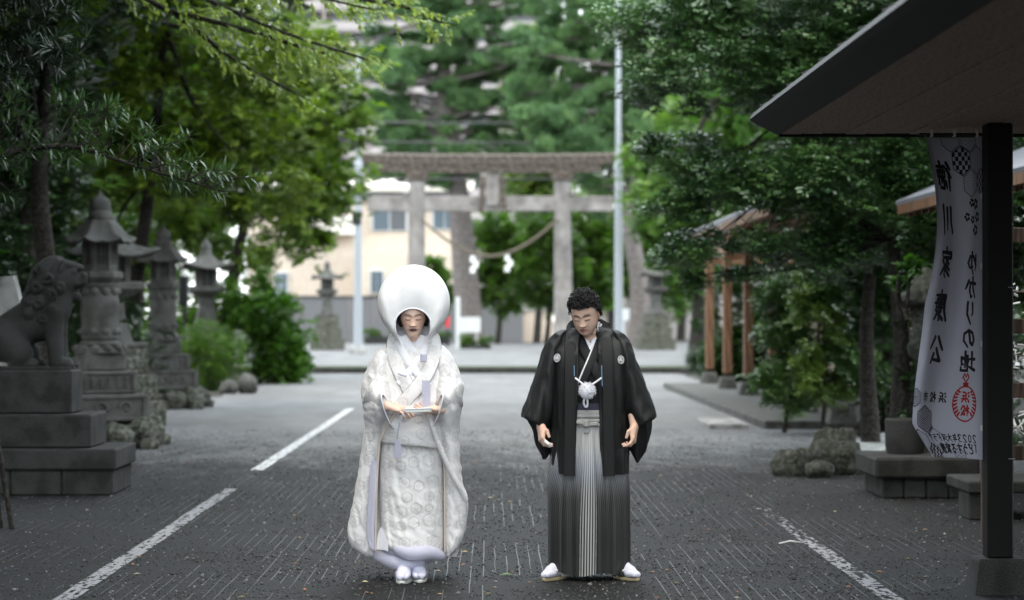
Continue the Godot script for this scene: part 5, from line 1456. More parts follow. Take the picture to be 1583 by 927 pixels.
# ------------------------------------------------------------------ the banner: lettering brushed on cloth, seen from its back
const GLYPH := {
	"徳": "28,8 12,28;30,28 10,52;20,44 20,92;40,20 92,20;66,6 66,32;44,34 88,34 88,52 44,52 44,34;58,34 58,52;74,34 74,52;42,66 36,86;52,62 54,86 78,86 80,74;64,58 68,70;84,62 92,76",
	"川": "25,12 24,55 12,90;50,15 50,80;78,8 78,94",
	"家": "50,4 50,16;14,32 14,18 86,18 82,30;26,34 74,34;52,34 24,52;42,44 56,62 56,84 46,92;46,54 18,70;52,66 16,88;78,42 58,58;58,58 88,86",
	"康": "50,3 50,14;18,16 88,16;18,16 18,60 8,92;32,28 76,28 76,52;24,40 88,40;32,52 76,52;54,20 54,92 46,88;38,62 46,70;28,88 48,74;76,60 60,72;60,66 88,90",
	"公": "38,10 14,48;60,10 90,46;46,46 24,82 72,78;62,62 80,90",
	"ゆ": "18,20 16,60 22,76;18,56 40,24 70,24 84,48 70,68 46,62;54,8 58,60 40,94",
	"か": "14,34 60,30 62,60 50,86 40,80;40,10 36,50 16,86;72,22 90,52",
	"り": "32,14 28,50 36,60;68,10 70,55 44,94",
	"の": "52,24 40,70 24,78 14,60 26,32 54,22 82,36 84,62 58,86",
	"地": "6,38 42,38;24,12 24,74;6,80 42,68;48,46 90,32 88,60 80,58;68,10 68,70;54,26 54,82 92,82 92,70",
	"浜": "14,14 24,24;8,38 18,48;10,88 26,62;76,10 44,18;44,18 44,60;44,38 84,38;68,38 68,60;32,62 94,62;52,68 38,90;72,68 88,90",
	"松": "8,30 44,30;26,8 26,92;26,34 8,66;28,40 42,56;60,14 48,48;72,12 92,44;66,48 52,84 84,80;76,64 90,90",
	"市": "50,6 50,20;12,22 88,22;24,38 24,78;24,38 76,38 76,74 68,72;50,22 50,94",
	"年": "30,6 14,30;26,20 84,20;28,42 80,42;28,42 28,64;8,64 92,64;54,20 54,94",
	"大": "10,34 90,34;50,8 46,50 12,90;52,40 88,90",
	"河": "14,14 24,24;8,38 18,48;10,88 26,62;38,18 94,18;46,38 46,66 68,66 68,38 46,38;82,18 82,86 72,84",
	"ド": "36,10 36,90;38,42 72,60;62,16 70,28;76,10 84,22",
	"ラ": "28,20 74,20;18,42 80,42 66,74 34,92",
	"マ": "14,24 86,24 50,66;38,50 62,80",
	"「": "60,70 60,8 92,8",
	"」": "40,30 40,92 8,92",
	"ど": "34,10 40,44;78,30 36,50 24,72 40,86 80,84;70,8 78,20;84,4 92,16",
	"う": "40,8 62,16;24,38 60,30 78,46 66,76 36,94",
	"す": "10,26 90,26;54,8 54,60 42,66 36,54 48,46 58,58 54,78 36,94",
	"る": "26,14 72,14 26,56 54,42 78,58 70,86 44,90 38,76 54,72 62,84",
	"0": "50,8 24,30 24,70 50,92 76,70 76,30 50,8",
	"2": "20,24 40,8 74,16 74,40 20,90 84,90",
	"3": "22,16 60,8 74,26 46,46 78,66 60,90 20,84",
}

func dab(im: Image, x: float, y: float, r: float, col: Color) -> void:
	var h := int(ceil(r))
	for j in range(-h, h + 1):
		var w := r * r - j * j
		if w < 0: continue
		var s := int(sqrt(w) + 0.5)
		im.fill_rect(Rect2i(int(x) - s, int(y) + j, 2 * s + 1, 1), col)

func stroke(im: Image, pts: PackedVector2Array, r0: float, r1: float, col: Color) -> void:
	var total := 0.0
	for k in pts.size() - 1: total += pts[k].distance_to(pts[k + 1])
	var done := 0.0
	for k in pts.size() - 1:
		var len := pts[k].distance_to(pts[k + 1])
		var n := int(len / maxf(0.5, minf(r0, r1) * 0.4)) + 1
		for j in n + 1:
			var t := float(j) / n
			var u := (done + t * len) / maxf(total, 0.01)
			dab(im, lerpf(pts[k].x, pts[k + 1].x, t), lerpf(pts[k].y, pts[k + 1].y, t), lerpf(r0, r1, u * u), col)
		done += len

func write(im: Image, text: String, at: Vector2, size: Vector2, step: Vector2, weight: float, col: Color) -> void:
	for ch in text:
		if GLYPH.has(ch):
			for line_: String in String(GLYPH[ch]).split(";"):
				var pts := PackedVector2Array()
				for pair: String in line_.split(" "):
					var xy := pair.split(",")
					pts.append(at + Vector2(float(xy[0]), float(xy[1])) * size / 100.0)
				stroke(im, pts, weight * 1.15, weight * 0.7, col)
		at += step

func hex(im: Image, c: Vector2, r: float, col: Color, style: String) -> void:
	var inside := func(x: float, y: float) -> bool:
		var dx := absf(x) / r; var dy := absf(y) / r
		return dx < 0.866 and dy < 1.0 - dx * 0.577
	for j in range(-int(r), int(r) + 1):
		for i in range(-int(r), int(r) + 1):
			if not inside.call(i, j): continue
			var on := false
			match style:
				"check": on = (int(floor(i / (r * 0.29)) + floor(j / (r * 0.29))) % 2) == 0
				"dots": on = posmod(i + j, 7) < 3 and posmod(i - j, 7) < 3
				"weave": on = (posmod(i, 8) < 4) if j < -absf(i) * 0.577 + 0.0 else ((posmod(j + i / 2, 8) < 4) if i > 0 else (posmod(j - i / 2, 8) < 4))
				"waves": on = absf(fposmod(j + 4.0 * sin(i * 0.18), 12.0)) < 2.0
			if on or not inside.call(i * 1.08, j * 1.08): im.set_pixel(clampi(int(c.x) + i, 0, im.get_width() - 1), clampi(int(c.y) + j, 0, im.get_height() - 1), col)

func make_banner() -> void:
	var w := 420; var h := 1288
	var im := Image.create(w, h, false, Image.FORMAT_RGB8)
	im.fill(Color(0.72, 0.72, 0.77))
	var ink := Color(0.1, 0.1, 0.13)
	var faint := Color(0.3, 0.3, 0.36)
	# the printed side reads right to left in columns; on the back it is mirrored
	write(im, "徳川家康公", Vector2(230, 90), Vector2(125, 132), Vector2(0, 175), 7.5, ink)
	write(im, "ゆかりの地", Vector2(56, 453), Vector2(98, 104), Vector2(0, 99), 6.0, ink)
	write(im, "浜松市", Vector2(210, 1022), Vector2(44, 48), Vector2(54, 0), 2.6, ink)
	write(im, "2023年大河ドラマ", Vector2(46, 1190), Vector2(30, 36), Vector2(30, 0), 2.0, ink)
	write(im, "「どうする家康」", Vector2(30, 1228), Vector2(40, 46), Vector2(38, 0), 2.8, ink)
	# round red emblem with leaves, a knot on top and two characters
	var red := Color(0.62, 0.12, 0.12)
	var c := Vector2(112, 1068)
	for k in 60:
		var a := TAU * k / 60.0
		dab(im, c.x + cos(a) * 66, c.y + sin(a) * 70, 3.5, red)
	for s: float in [-1.0, 1.0]:
		for k in 8:
			var a := -0.9 + k * 0.25
			stroke(im, PackedVector2Array([c + Vector2(s * cos(a) * 60, sin(a) * 62), c + Vector2(s * cos(a) * 44, sin(a) * 52 - 6)]), 4.5, 1.5, red)
	im.fill_rect(Rect2i(96, 982, 32, 20), red)
	for s: float in [-1.0, 1.0]:
		stroke(im, PackedVector2Array([Vector2(112, 980), Vector2(112 + s * 18, 962), Vector2(112 + s * 8, 946), Vector2(112, 962)]), 3, 2, red)
	write(im, "浜松", Vector2(86, 1016), Vector2(52, 50), Vector2(0, 54), 3.4, red)
	# traditional patterns in hexagons, and blossoms
	hex(im, Vector2(170, 92), 62, ink, "check")
	hex(im, Vector2(62, 92), 60, faint, "dots")
	hex(im, Vector2(116, 0), 60, faint, "waves")
	hex(im, Vector2(224, 0), 58, faint, "dots")
	hex(im, Vector2(116, 184), 58, faint, "waves")
	hex(im, Vector2(10, 184), 58, faint, "check")
	for q in [[80, 268, 15], [116, 262, 12], [64, 320, 14], [110, 330, 11], [150, 318, 12], [84, 372, 15]]:
		for k in 5:
			var a := TAU * k / 5.0
			dab(im, q[0] + cos(a) * q[2], q[1] + sin(a) * q[2], q[2] * 0.55, ink)
	hex(im, Vector2(340, 1136), 60, ink, "weave")
	hex(im, Vector2(410, 1050), 40, faint, "weave")
	hex(im, Vector2(290, 1218), 50, faint, "none")
	hex(im, Vector2(404, 1226), 52, ink, "dots")
	hex(im, Vector2(352, 1280), 52, ink, "check")
	hex(im, Vector2(170, 1290), 46, faint, "waves")
	var m := plain("banner_print", Color.WHITE, 0.85)
	m.albedo_texture = ImageTexture.create_from_image(im)
	m.backlight_enabled = true
	m.backlight = Color(0.5, 0.5, 0.5)
	m.texture_repeat = false
	var t := thing("banner", "white vertical cloth banner with mirrored black brush lettering, hanging from the eave", "banner", P(2.80, 0.72, 13.72))
	# cloth: u 0 at the pole; the free edge is blown inwards and folds
	var rows: Array = []
	for i in 49:
		var v := i / 48.0
		var wide := 0.335 - 0.065 * sin(clampf(v * 1.9, 0, 1) * PI) + 0.07 * smoothstep(0.45, 0.9, v)
		if v > 0.9: wide -= (v - 0.9) * 1.15
		var row := PackedVector3Array()
		for j in 33:
			var u := j / 32.0
			var fold := 0.05 * sin(u * 7.0 + v * 2.0) * smoothstep(0.1, 0.6, u) + 0.03 * sin(u * 13.0 - v * 5.0) * u + 0.05 * u * sin(v * 4.0)
			var x := -wide * (u - 0.1 * sin(TAU * u) * (0.5 - v * 0.3))
			row.append(Vector3(x, 1.84 * (1.0 - v) + 0.02 * u * v - 0.012 * sin(u * PI) * (1.0 - v), fold))
		row.reverse()
		rows.append(row)
	var g := Geo.new()
	g.grid(rows)
	for k in g.uv.size(): g.uv[k].x = g.uv[k].x if false else 1.0 - g.uv[k].x   # the back of the print
	# a second face 1.5 mm behind closes the cloth
	var n0 := g.v.size()
	var tri := g.idx.duplicate()
	for k in n0:
		g.v.append(g.v[k] + Vector3(0, 0, -0.0015)); g.uv.append(g.uv[k]); g.c.append(Color.WHITE)
	for k in range(0, tri.size(), 3): g.tri(tri[k] + n0, tri[k + 2] + n0, tri[k + 1] + n0)
	part("cloth", g, m, t)
	part("top_rod", Geo.new().tube([Vector3(0.03, 1.848, 0), Vector3(-0.36, 1.848, 0)], [0.009], 8), M.black_iron, t)
	for k in 3:
		part("loop", Geo.new().tube([Vector3(-0.03 - k * 0.13, 1.835, 0.012), Vector3(-0.03 - k * 0.13, 1.87, 0.012), Vector3(-0.03 - k * 0.13, 1.87, -0.012), Vector3(-0.03 - k * 0.13, 1.835, -0.012)], [0.008], 5), M.paper, t)
	part("pole", Geo.new().tube([Vector3(0.02, 1.9, 0), Vector3(0.02, -0.7, 0)], [0.011], 10), M.black_iron, t)
	for y in [0.18, 0.66, 1.1, 1.5]:
		part("tab", Geo.new().box(Vector3(0.008, y, 0), Vector3(0.04, 0.035, 0.028), 0.004), M.paper, t)
	for y in [0.03, 0.98]:
		part("tie_wire", Geo.new().tube([Vector3(0.015, y, 0.014), Vector3(0.06, y - 0.004, 0.34), Vector3(0.11, y - 0.006, 0.345)], [0.003], 5), M.pole_grey, t)


func make_litter() -> void:
	var rng := RandomNumberGenerator.new()
	rng.seed = 909
	var n := 0
	for k in 230:
		var d := 12.2 * pow(2.2, rng.randf())
		var x := rng.randf_range(-0.21, 0.21) * d
		if x < -1.5 and rng.randf() < 0.5: continue
		if absf(x - 0.58) < 0.35 and absf(d - 14.2) < 0.3: continue
		var g := Geo.new()
		var tint := rng.randi() % 5
		var c: Array = [[0.4, 0.16, 0.05], [0.5, 0.34, 0.16], [0.25, 0.11, 0.05], [0.5, 0.42, 0.28], [0.16, 0.14, 0.04]][tint]
		g.col = Color(c[0], c[1], c[2])
		var s := rng.randf_range(0.02, 0.05)
		leaf(g, Vector3(0, 0.004, 0), Vector3(1, rng.randf_range(0.05, 0.25), 0).normalized(), Vector3(0, 1, rng.randf_range(-0.3, 0.3)).normalized(), s, s * rng.randf_range(0.35, 0.6), -0.2)
		var o := part("fallen_leaf", g, M.fallen, self)
		o.position = P(x, 0.003, d)
		o.rotation.y = rng.randf() * TAU
		var side: String = "left of the left line" if x < -2.3 else "left of the bride" if x < -0.75 else "between bride and groom" if x < 0.3 else "right of the groom" if x < 2.15 else "right of the right line"
		tag(o, "%s fallen leaf %s, %s" % [["rust orange", "tan", "dark brown", "pale straw", "olive"][tint], "before the couple" if d < 13.9 else "just behind the couple" if d < 19 else "far up the path", side], "leaf", "fallen leaves on the approach")
		n += 1
		if n >= 150: break
	var tw := thing("twig_scrap", "thin pale scrap lying on the ground right of the groom", "scrap", P(2.02, 0.004, 16.3), 0.4)
	part("strip", Geo.new().tube([Vector3(-0.08, 0.004, 0), Vector3(0.0, 0.018, 0.01), Vector3(0.1, 0.003, 0.0)], [0.004, 0.006, 0.003], 5), M.paper, tw)
	var gl := thing("green_leaf", "single fresh green leaf lying between bride and groom", "leaf", P(0.1, 0.004, 14.3), 0.2)
	var g := Geo.new()
	g.col = Color(0.12, 0.2, 0.07)
	leaf(g, Vector3(-0.05, 0.004, 0), Vector3(1, 0.12, 0).normalized(), Vector3.UP, 0.1, 0.035, -0.2)
	part("blade", g, M.fallen, gl)


# ------------------------------------------------------------------ people
func spow(v: float, e: float) -> float:
	return signf(v) * pow(absf(v), e)

func gauss(x: float, s: float) -> float:
	return exp(-0.5 * x * x / (s * s))

# head and neck as one surface: rows from the crown down to the root of the neck; x right, y up, z towards the face
func head_into(g: Geo, at: Transform3D, look: Dictionary) -> void:
	var prof := [[0.118, 0.004, -0.002, -0.012], [0.113, 0.03, 0.02, -0.05], [0.1, 0.052, 0.048, -0.078], [0.075, 0.067, 0.074, -0.096], [0.045, 0.0745, 0.086, -0.103], [0.018, 0.0755, 0.09, -0.104], [0.0, 0.0745, 0.088, -0.1], [-0.02, 0.0725, 0.087, -0.095], [-0.042, 0.068, 0.086, -0.085], [-0.062, 0.061, 0.085, -0.07], [-0.082, 0.051, 0.083, -0.058], [-0.098, 0.04, 0.079, -0.052], [-0.108, 0.033, 0.07, -0.05], [-0.114, 0.036, 0.055, -0.051], [-0.12, 0.044, 0.04, -0.053], [-0.135, 0.05, 0.033, -0.056], [-0.165, 0.053, 0.032, -0.06], [-0.2, 0.06, 0.035, -0.065], [-0.235, 0.085, 0.04, -0.07]]
	var jaw: float = look.get("jaw", 1.0)
	var rows := 118
	var cols := 112
	var skin: Color = look.skin
	var keep := g.xf
	g.xf = keep * at
	var first := g.v.size()
	for i in rows + 1:
		var y := lerpf(0.118, -0.235, pow(float(i) / rows, 0.97))
		var k := 0
		while k < prof.size() - 2 and prof[k + 1][0] > y: k += 1
		var t: float = clampf((prof[k][0] - y) / (prof[k][0] - prof[k + 1][0]), 0, 1)
		var q := []
		for m in range(1, 4):
			var a: float = prof[maxi(k - 1, 0)][m]; var b: float = prof[k][m]; var c: float = prof[k + 1][m]; var d: float = prof[mini(k + 2, prof.size() - 1)][m]
			q.append(0.5 * (2.0 * b + (c - a) * t + (2.0 * a - 5.0 * b + 4.0 * c - d) * t * t + (3.0 * b - a - 3.0 * c + d) * t * t * t))
		var w: float = maxf(q[0], 0.002) * lerpf(1.0, jaw, smoothstep(-0.01, -0.06, y) * smoothstep(-0.125, -0.105, y))
		var mid: float = (q[1] + q[2]) * 0.5
		var hf: float = (q[1] - q[2]) * 0.5
		for j in cols + 1:
			# columns crowd round the face
			var u := float(j) / cols * TAU - PI
			var th := u - 0.45 * sin(u)
			var x := w * spow(sin(th), 0.92)
			var z := mid + hf * (spow(cos(th), 0.86) if cos(th) > 0 else spow(cos(th), 0.95))
			var col := skin
			if cos(th) > 0.0:
				var front := smoothstep(0.0, 0.35, cos(th))
				var ax := absf(x)
				# sockets, lids, brow ridge, nose, cheeks, lips, chin
				z -= front * 0.0085 * gauss(ax - 0.031, 0.017) * gauss(y - 0.006, 0.0115)
				z += front * 0.0075 * gauss(ax - 0.0315, 0.0125) * gauss(y + 0.001, 0.0072)
				z -= front * 0.002 * gauss(ax - 0.0315, 0.013) * gauss(y - 0.0095, 0.0022)
				z -= front * 0.0016 * gauss(ax - 0.0315, 0.0135) * gauss(y + 0.0078, 0.0018)
				z += front * 0.003 * gauss(ax - 0.026, 0.02) * gauss(y - 0.022, 0.006)
				var down := clampf((0.016 - y) / 0.054, 0, 1)
				var nose := (0.004 + 0.017 * down * down) * smoothstep(-0.0465, -0.039, y) * smoothstep(0.034, 0.01, y)
				z += front * nose * gauss(x, 0.0068 + 0.0036 * down)
				z += front * 0.0075 * gauss(ax - 0.0125, 0.0052) * gauss(y + 0.0375, 0.0058)
				z += front * 0.003 * gauss(ax - 0.04, 0.016) * gauss(y + 0.03, 0.017)
				z += front * 0.0035 * gauss(x, 0.026) * gauss(y + 0.066, 0.014)
				z += front * 0.0042 * gauss(x, 0.0165) * gauss(y + 0.0605, 0.0032)
				z += front * 0.005 * gauss(x, 0.015) * gauss(y + 0.0715, 0.004)
				z -= front * 0.0042 * gauss(x, 0.021) * gauss(y + 0.0655 - 0.08 * x * x * 20.0, 0.0017)
				z -= front * 0.003 * gauss(x, 0.02) * gauss(y + 0.081, 0.004)
				z += front * 0.004 * gauss(x, 0.015) * gauss(y + 0.097, 0.009)
				# colour of the skin itself: lips, brows, lashes, blush, nostrils
				var lip: float = gauss(x, 0.015) * 1.3 * exp(-0.5 * pow((y + 0.066) / 0.0075, 4.0))
				col = col.lerp(look.lips, clampf(lip * 1.15, 0, 1) * front)
				col = col.lerp(look.lips * 0.35, 0.8 * front * gauss(x, 0.016) * gauss(y + 0.0655, 0.0016))
				var by := 0.0245 - 1.6 * (ax - 0.03) * (ax - 0.03) * 10.0 + (ax - 0.03) * 0.06
				col = col.lerp(Color(0.03, 0.024, 0.022), look.brow * front * smoothstep(0.009, 0.014, ax) * smoothstep(0.053, 0.046, ax) * gauss(y - by, look.brow_thick))
				var ly := -0.0068 - (0.00045 - 1.1 * (ax - 0.0315) * (ax - 0.0315)) * 3.0
				col = col.lerp(Color(0.018, 0.014, 0.014), look.lash * front * smoothstep(0.0145, 0.0185, ax) * smoothstep(0.0485, 0.044, ax) * gauss(y - ly, 0.0028))
				col = col.lerp(look.skin * Color(0.9, 0.68, 0.64), 0.5 * look.lid * front * gauss(ax - 0.032, 0.015) * gauss(y - 0.003, 0.007))
				col = col.lerp(look.skin * Color(1.0, 0.72, 0.68), look.blush * front * gauss(ax - 0.043, 0.014) * gauss(y + 0.028, 0.014))
				col = col.lerp(Color(0.1, 0.045, 0.035), 0.85 * front * gauss(ax - 0.0085, 0.0026) * gauss(y + 0.0435, 0.0018))
				if look.get("stubble", 0.0) > 0.0:
					col = col.lerp(look.skin * 0.6, look.stubble * front * (gauss(x, 0.03) * gauss(y + 0.052, 0.005) + gauss(x, 0.04) * gauss(y + 0.098, 0.014)))
			g.col = col
			g.vert(Vector3(x, y, z), Vector2(float(j) / cols, float(i) / rows))
	var n := cols + 1
	for i in rows:
		for j in cols:
			var a := first + i * n + j
			g.quad(a, a + n, a + n + 1, a + 1)
	for i in rows + 1: g.seams.append(Vector2i(first + i * n, first + i * n + cols))
	# ears: a shell with a hollow, joined to the side of the head
	for s: float in [-1.0, 1.0]:
		g.col = skin * Color(0.95, 0.85, 0.82)
		var er: Array = []
		for i in 13:
			var ring := PackedVector3Array()
			var la := PI * i / 12.0
			for j in 16:
				var lo := TAU * j / 16.0
				var d := Vector3(sin(lo) * sin(la), cos(la), cos(lo) * sin(la))
				var p := d * Vector3(0.008, 0.031, 0.018)
				p.z += d.y * -0.004
				p.z *= 1.0 - 0.35 * smoothstep(0.2, -1.0, d.y)
				if d.x * s > 0.2: p.x -= s * 0.009 * gauss(d.y - 0.1, 0.5) * gauss(d.z, 0.5)
				ring.append(Vector3(s * 0.0775, -0.012, -0.012) + Basis(Vector3.UP, s * 0.45) * p)
			er.append(ring)
		g.grid(er, true)
	g.xf = keep
	g.col = skin

# a hand on a grid of its own: wrist at the origin, fingers along +y, palm towards +z, thumb on the side of +x * side
func hand_into(g: Geo, at: Transform3D, side: float, curls: Array, thumb: Array, elbow: Vector3, skin: Color) -> void:
	var forearm := at.affine_inverse() * at.origin.move_toward(elbow, 0.13)
	var f := Field.new(Vector3(-0.1, -0.16, -0.12), Vector3(0.1, 0.2, 0.13), 0.0031)
	f.cap(Vector3(0, 0.0, 0), forearm, 0.0245, 0.034, 0.012)
	var base := [Vector3(0.031 * side, 0.088, 0.0), Vector3(0.0105 * side, 0.093, -0.002), Vector3(-0.0105 * side, 0.089, -0.001), Vector3(-0.03 * side, 0.079, 0.003)]
	var lens := [0.071, 0.079, 0.073, 0.056]
	for k in 4:
		var b: Vector3 = base[k]
		f.cap(Vector3(b.x * 0.55, 0.012, 0.0), b, 0.0165, 0.0112, 0.014)
		f.cap(Vector3(b.x * 0.8, 0.045, 0.006), b + Vector3(0, -0.01, 0.004), 0.012, 0.009, 0.01)
	f.cap(Vector3(0.02 * side, 0.02, 0.008), Vector3(0.03 * side, 0.05, 0.012), 0.016, 0.013, 0.012)
	for k in 4:
		var p: Vector3 = base[k]
		var a := 0.0
		var r := [0.0094, 0.0098, 0.0093, 0.0081][k] as float
		var spread := (1.5 - k) * 0.07 * side
		for j in 3:
			a += curls[k] * [0.95, 1.1, 0.7][j]
			var d := Vector3(sin(spread) * cos(a), cos(a) * cos(spread), sin(a))
			var q: Vector3 = p + d * lens[k] * [0.45, 0.31, 0.24][j]
			f.cap(p, q, r, r * 0.9, 0.0035)
			p = q
			r *= 0.9
	var tp := Vector3(0.026 * side, 0.022, 0.006)
	var tr := 0.0125
	for q: Vector3 in thumb:
		var w := Vector3(q.x * side, q.y, q.z)
		f.cap(tp, w, tr, tr * 0.86, 0.005)
		tp = w
		tr *= 0.86
	g.col = skin
	var keep := g.xf
	g.xf = keep * at
	f.add_to(g)
	g.xf = keep

func hand_xf(wrist: Vector3, fingers: Vector3, palm: Vector3) -> Transform3D:
	var y := fingers.normalized()
	var z := (palm - y * palm.dot(y)).normalized()
	return Transform3D(Basis(y.cross(z), y, z), wrist)

# a closed sleeve of cloth: rows [y left, x left, y right, x right, z, depth in front, depth behind], resampled smoothly
func bag(ctrl: Array, n: int, m: int, e: float, fold = null, arc := Vector2(-PI, PI)) -> Array:
	var rows: Array = []
	var per := n / (ctrl.size() - 1)
	var full: bool = arc.y - arc.x > TAU - 0.001
	for k in ctrl.size() - 1:
		for j in per + (1 if k == ctrl.size() - 2 else 0):
			var t := float(j) / per
			var q := []
			for c in 7:
				var p0: float = ctrl[maxi(k - 1, 0)][c]; var p1: float = ctrl[k][c]; var p2: float = ctrl[k + 1][c]; var p3: float = ctrl[mini(k + 2, ctrl.size() - 1)][c]
				var m1 := (p2 - p0) * 0.5; var m2 := (p3 - p1) * 0.5
				if (p2 - p1) * (p1 - p0) <= 0: m1 = 0.0
				if (p2 - p1) * (p3 - p2) <= 0: m2 = 0.0
				var t2 := t * t; var t3 := t2 * t
				q.append((2 * t3 - 3 * t2 + 1) * p1 + (t3 - 2 * t2 + t) * m1 + (-2 * t3 + 3 * t2) * p2 + (t3 - t2) * m2)
			var l := Vector3(q[1], q[0], q[4]); var r := Vector3(q[3], q[2], q[4])
			var ring := PackedVector3Array()
			var v := (k + t) / (ctrl.size() - 1)
			for i in m + (0 if full else 1):
				var th: float = lerpf(arc.x, arc.y, float(i) / m)
				var p := (l + r) * 0.5 + (r - l) * 0.5 * spow(sin(th), e)
				p.z += (q[5] if cos(th) > 0 else q[6]) * spow(cos(th), e)
				if fold != null: p += fold.call(p, th, v)
				ring.append(p)
			rows.append(ring)
	return rows

# a flat band with thickness along points; wide is the half width, out the face's direction
func band(g: Geo, pts: Array, half: Array, out: Vector3, thick: float, rise := 0.0) -> void:
	var rows: Array = []
	for i in pts.size():
		var d: Vector3 = (pts[mini(i + 1, pts.size() - 1)] - pts[maxi(i - 1, 0)]).normalized()
		var s := out.cross(d).normalized()
		var o := d.cross(s).normalized()
		if o.dot(out) < 0: o = -o
		var h: float = half[mini(i, half.size() - 1)]
		var p: Vector3 = pts[i]
		rows.append(PackedVector3Array([p - s * h, p - s * h * 0.9 + o * thick * 0.7, p - s * h * 0.4 + o * (thick + rise), p + s * h * 0.4 + o * (thick + rise), p + s * h * 0.9 + o * thick * 0.7, p + s * h, p + s * h * 0.5 - o * thick * 0.3, p - s * h * 0.5 - o * thick * 0.3]))
	var turn: bool = (rows[0][2] - rows[0][0]).cross(rows[1][0] - rows[0][0]).dot(out) > 0
	if turn:
		for k in rows.size():
			var r: PackedVector3Array = rows[k]
			r.reverse()
			rows[k] = r
	g.grid(rows, true)
	g.cap(rows[0], true)
	g.cap(rows[-1], false)

func ring_loft(rings: Array, m: int) -> Array:          # rings: [centre, across, down, k] ellipses for sleeves
	var out: Array = []
	for q in rings:
		var ring := PackedVector3Array()
		for k in m:
			var a := TAU * k / m
			ring.append(q[0] + q[1] * sin(a) + q[2] * cos(a))
		out.append(ring)
	return out

func foot_into(g: Geo, at: Transform3D, side: float) -> void:      # a split-toed sock
	var f := Field.new(Vector3(-0.07, -0.01, -0.1), Vector3(0.07, 0.17, 0.18), 0.005)
	f.cap(Vector3(0, 0.16, -0.04), Vector3(0, 0.06, -0.035), 0.042, 0.04, 0.03)
	f.cap(Vector3(0, 0.035, -0.05), Vector3(0, 0.03, 0.06), 0.034, 0.036, 0.03)
	f.cap(Vector3(0, 0.07, -0.02), Vector3(0, 0.04, 0.06), 0.036, 0.03, 0.03)
	f.cap(Vector3(-side * 0.022, 0.026, 0.07), Vector3(-side * 0.022, 0.022, 0.135), 0.024, 0.017, 0.006)
	f.cap(Vector3(side * 0.016, 0.026, 0.07), Vector3(side * 0.014, 0.02, 0.12), 0.028, 0.019, 0.006)
	var keep := g.xf
	g.xf = keep * at
	f.add_to(g)
	g.xf = keep

func sandal(parent: Node, at: Transform3D, sole: Material, strap: Material) -> void:
	var g := Geo.new()
	g.xf = at
	var rows: Array = []
	for q in [[0.018, 0.94], [0.016, 1.0], [0.004, 1.0], [0.0, 0.96]]:
		var ring := PackedVector3Array()
		for k in 28:
			var a := TAU * k / 28.0
			ring.append(Vector3(sin(a) * (0.046 - 0.004 * cos(a)) * q[1], q[0], 0.02 + cos(a) * 0.128 * q[1]))
		rows.append(ring)
	g.grid(rows, true); g.cap(rows[0], true); g.cap(rows[-1], false)
	var o := part("sandal", g, sole, parent)
	g = Geo.new()
	g.xf = at
	for s: float in [-1.0, 1.0]:
		g.tube(smooth([Vector3(0, 0.03, 0.1), Vector3(s * 0.02, 0.068, 0.07), Vector3(s * 0.044, 0.05, 0.02), Vector3(s * 0.045, 0.02, -0.02)], 5), [0.008], 7)
	part("thong", g, strap, o)


func kikko_texture(bold: float) -> Array:                           # woven hexagons with small flowers: [colour, height]
	var n := 512
	var a := Image.create(n, n, false, Image.FORMAT_RGB8)
	var h := Image.create(n, n, false, Image.FORMAT_L8)
	a.fill(lin(0.8, 0.79, 0.785))
	h.fill(Color(0.4, 0.4, 0.4))
	var rng := RandomNumberGenerator.new()
	rng.seed = 71
	for q in [[90, 80, 62], [212, 110, 56], [110, 204, 54], [330, 70, 60], [430, 150, 64], [300, 200, 50], [420, 290, 60], [60, 330, 64], [190, 300, 58], [170, 420, 60], [300, 400, 66], [430, 430, 58], [300, 300, 40], [60, 450, 50]]:
		for ring_: float in [1.0, 0.8, 0.42]:
			var last := Vector2.ZERO
			for k in 7:
				var an := TAU * k / 6.0 + PI / 6 if ring_ > 0.5 else TAU * k / 4.0
				var p := Vector2(q[0] + cos(an) * q[2] * ring_, q[1] + sin(an) * q[2] * ring_)
				if k > 0 and (ring_ > 0.5 or k < 5):
					for j in 40:
						var z := last.lerp(p, j / 39.0)
						for c in [Vector2(0, 0), Vector2(n, 0), Vector2(-n, 0), Vector2(0, n), Vector2(0, -n)]:
							if Rect2(0, 0, n, n).has_point(z + c):
								dab(a, z.x + c.x, z.y + c.y, 3.6 if ring_ == 0.8 else 2.6, lin(0.76 - bold, 0.745 - bold, 0.735 - bold) if ring_ == 0.8 else lin(0.78 - bold * 0.6, 0.77 - bold * 0.6, 0.76 - bold * 0.6))
								dab(h, z.x + c.x, z.y + c.y, 5.0, Color(0.9, 0.9, 0.9) if ring_ == 0.8 else Color(0.7, 0.7, 0.7))
				last = p
		dab(a, q[0], q[1], q[2] * 0.16, lin(0.68, 0.665, 0.655))
		dab(h, q[0], q[1], q[2] * 0.18, Color(0.95, 0.95, 0.95))
	for k in 60:
		var y := rng.randi() % n
		a.fill_rect(Rect2i(rng.randi() % n, y, 60 + rng.randi() % 120, 1), lin(0.7, 0.69, 0.68))
	return [ImageTexture.create_from_image(a), ImageTexture.create_from_image(h)]


func wrinkle(seed_: int, freq: Vector3, amp: float) -> Callable:
	var n := FastNoiseLite.new()
	n.seed = seed_; n.frequency = 1.0; n.fractal_octaves = 2
	return func(p: Vector3, th: float, _v: float) -> Vector3:
		return Vector3(sin(th), 0, cos(th)) * amp * (1.3 * (0.3 - absf(n.get_noise_3dv(p * freq))) + 0.5 * n.get_noise_3dv(p * freq * 0.6 + Vector3(9, 9, 9)))


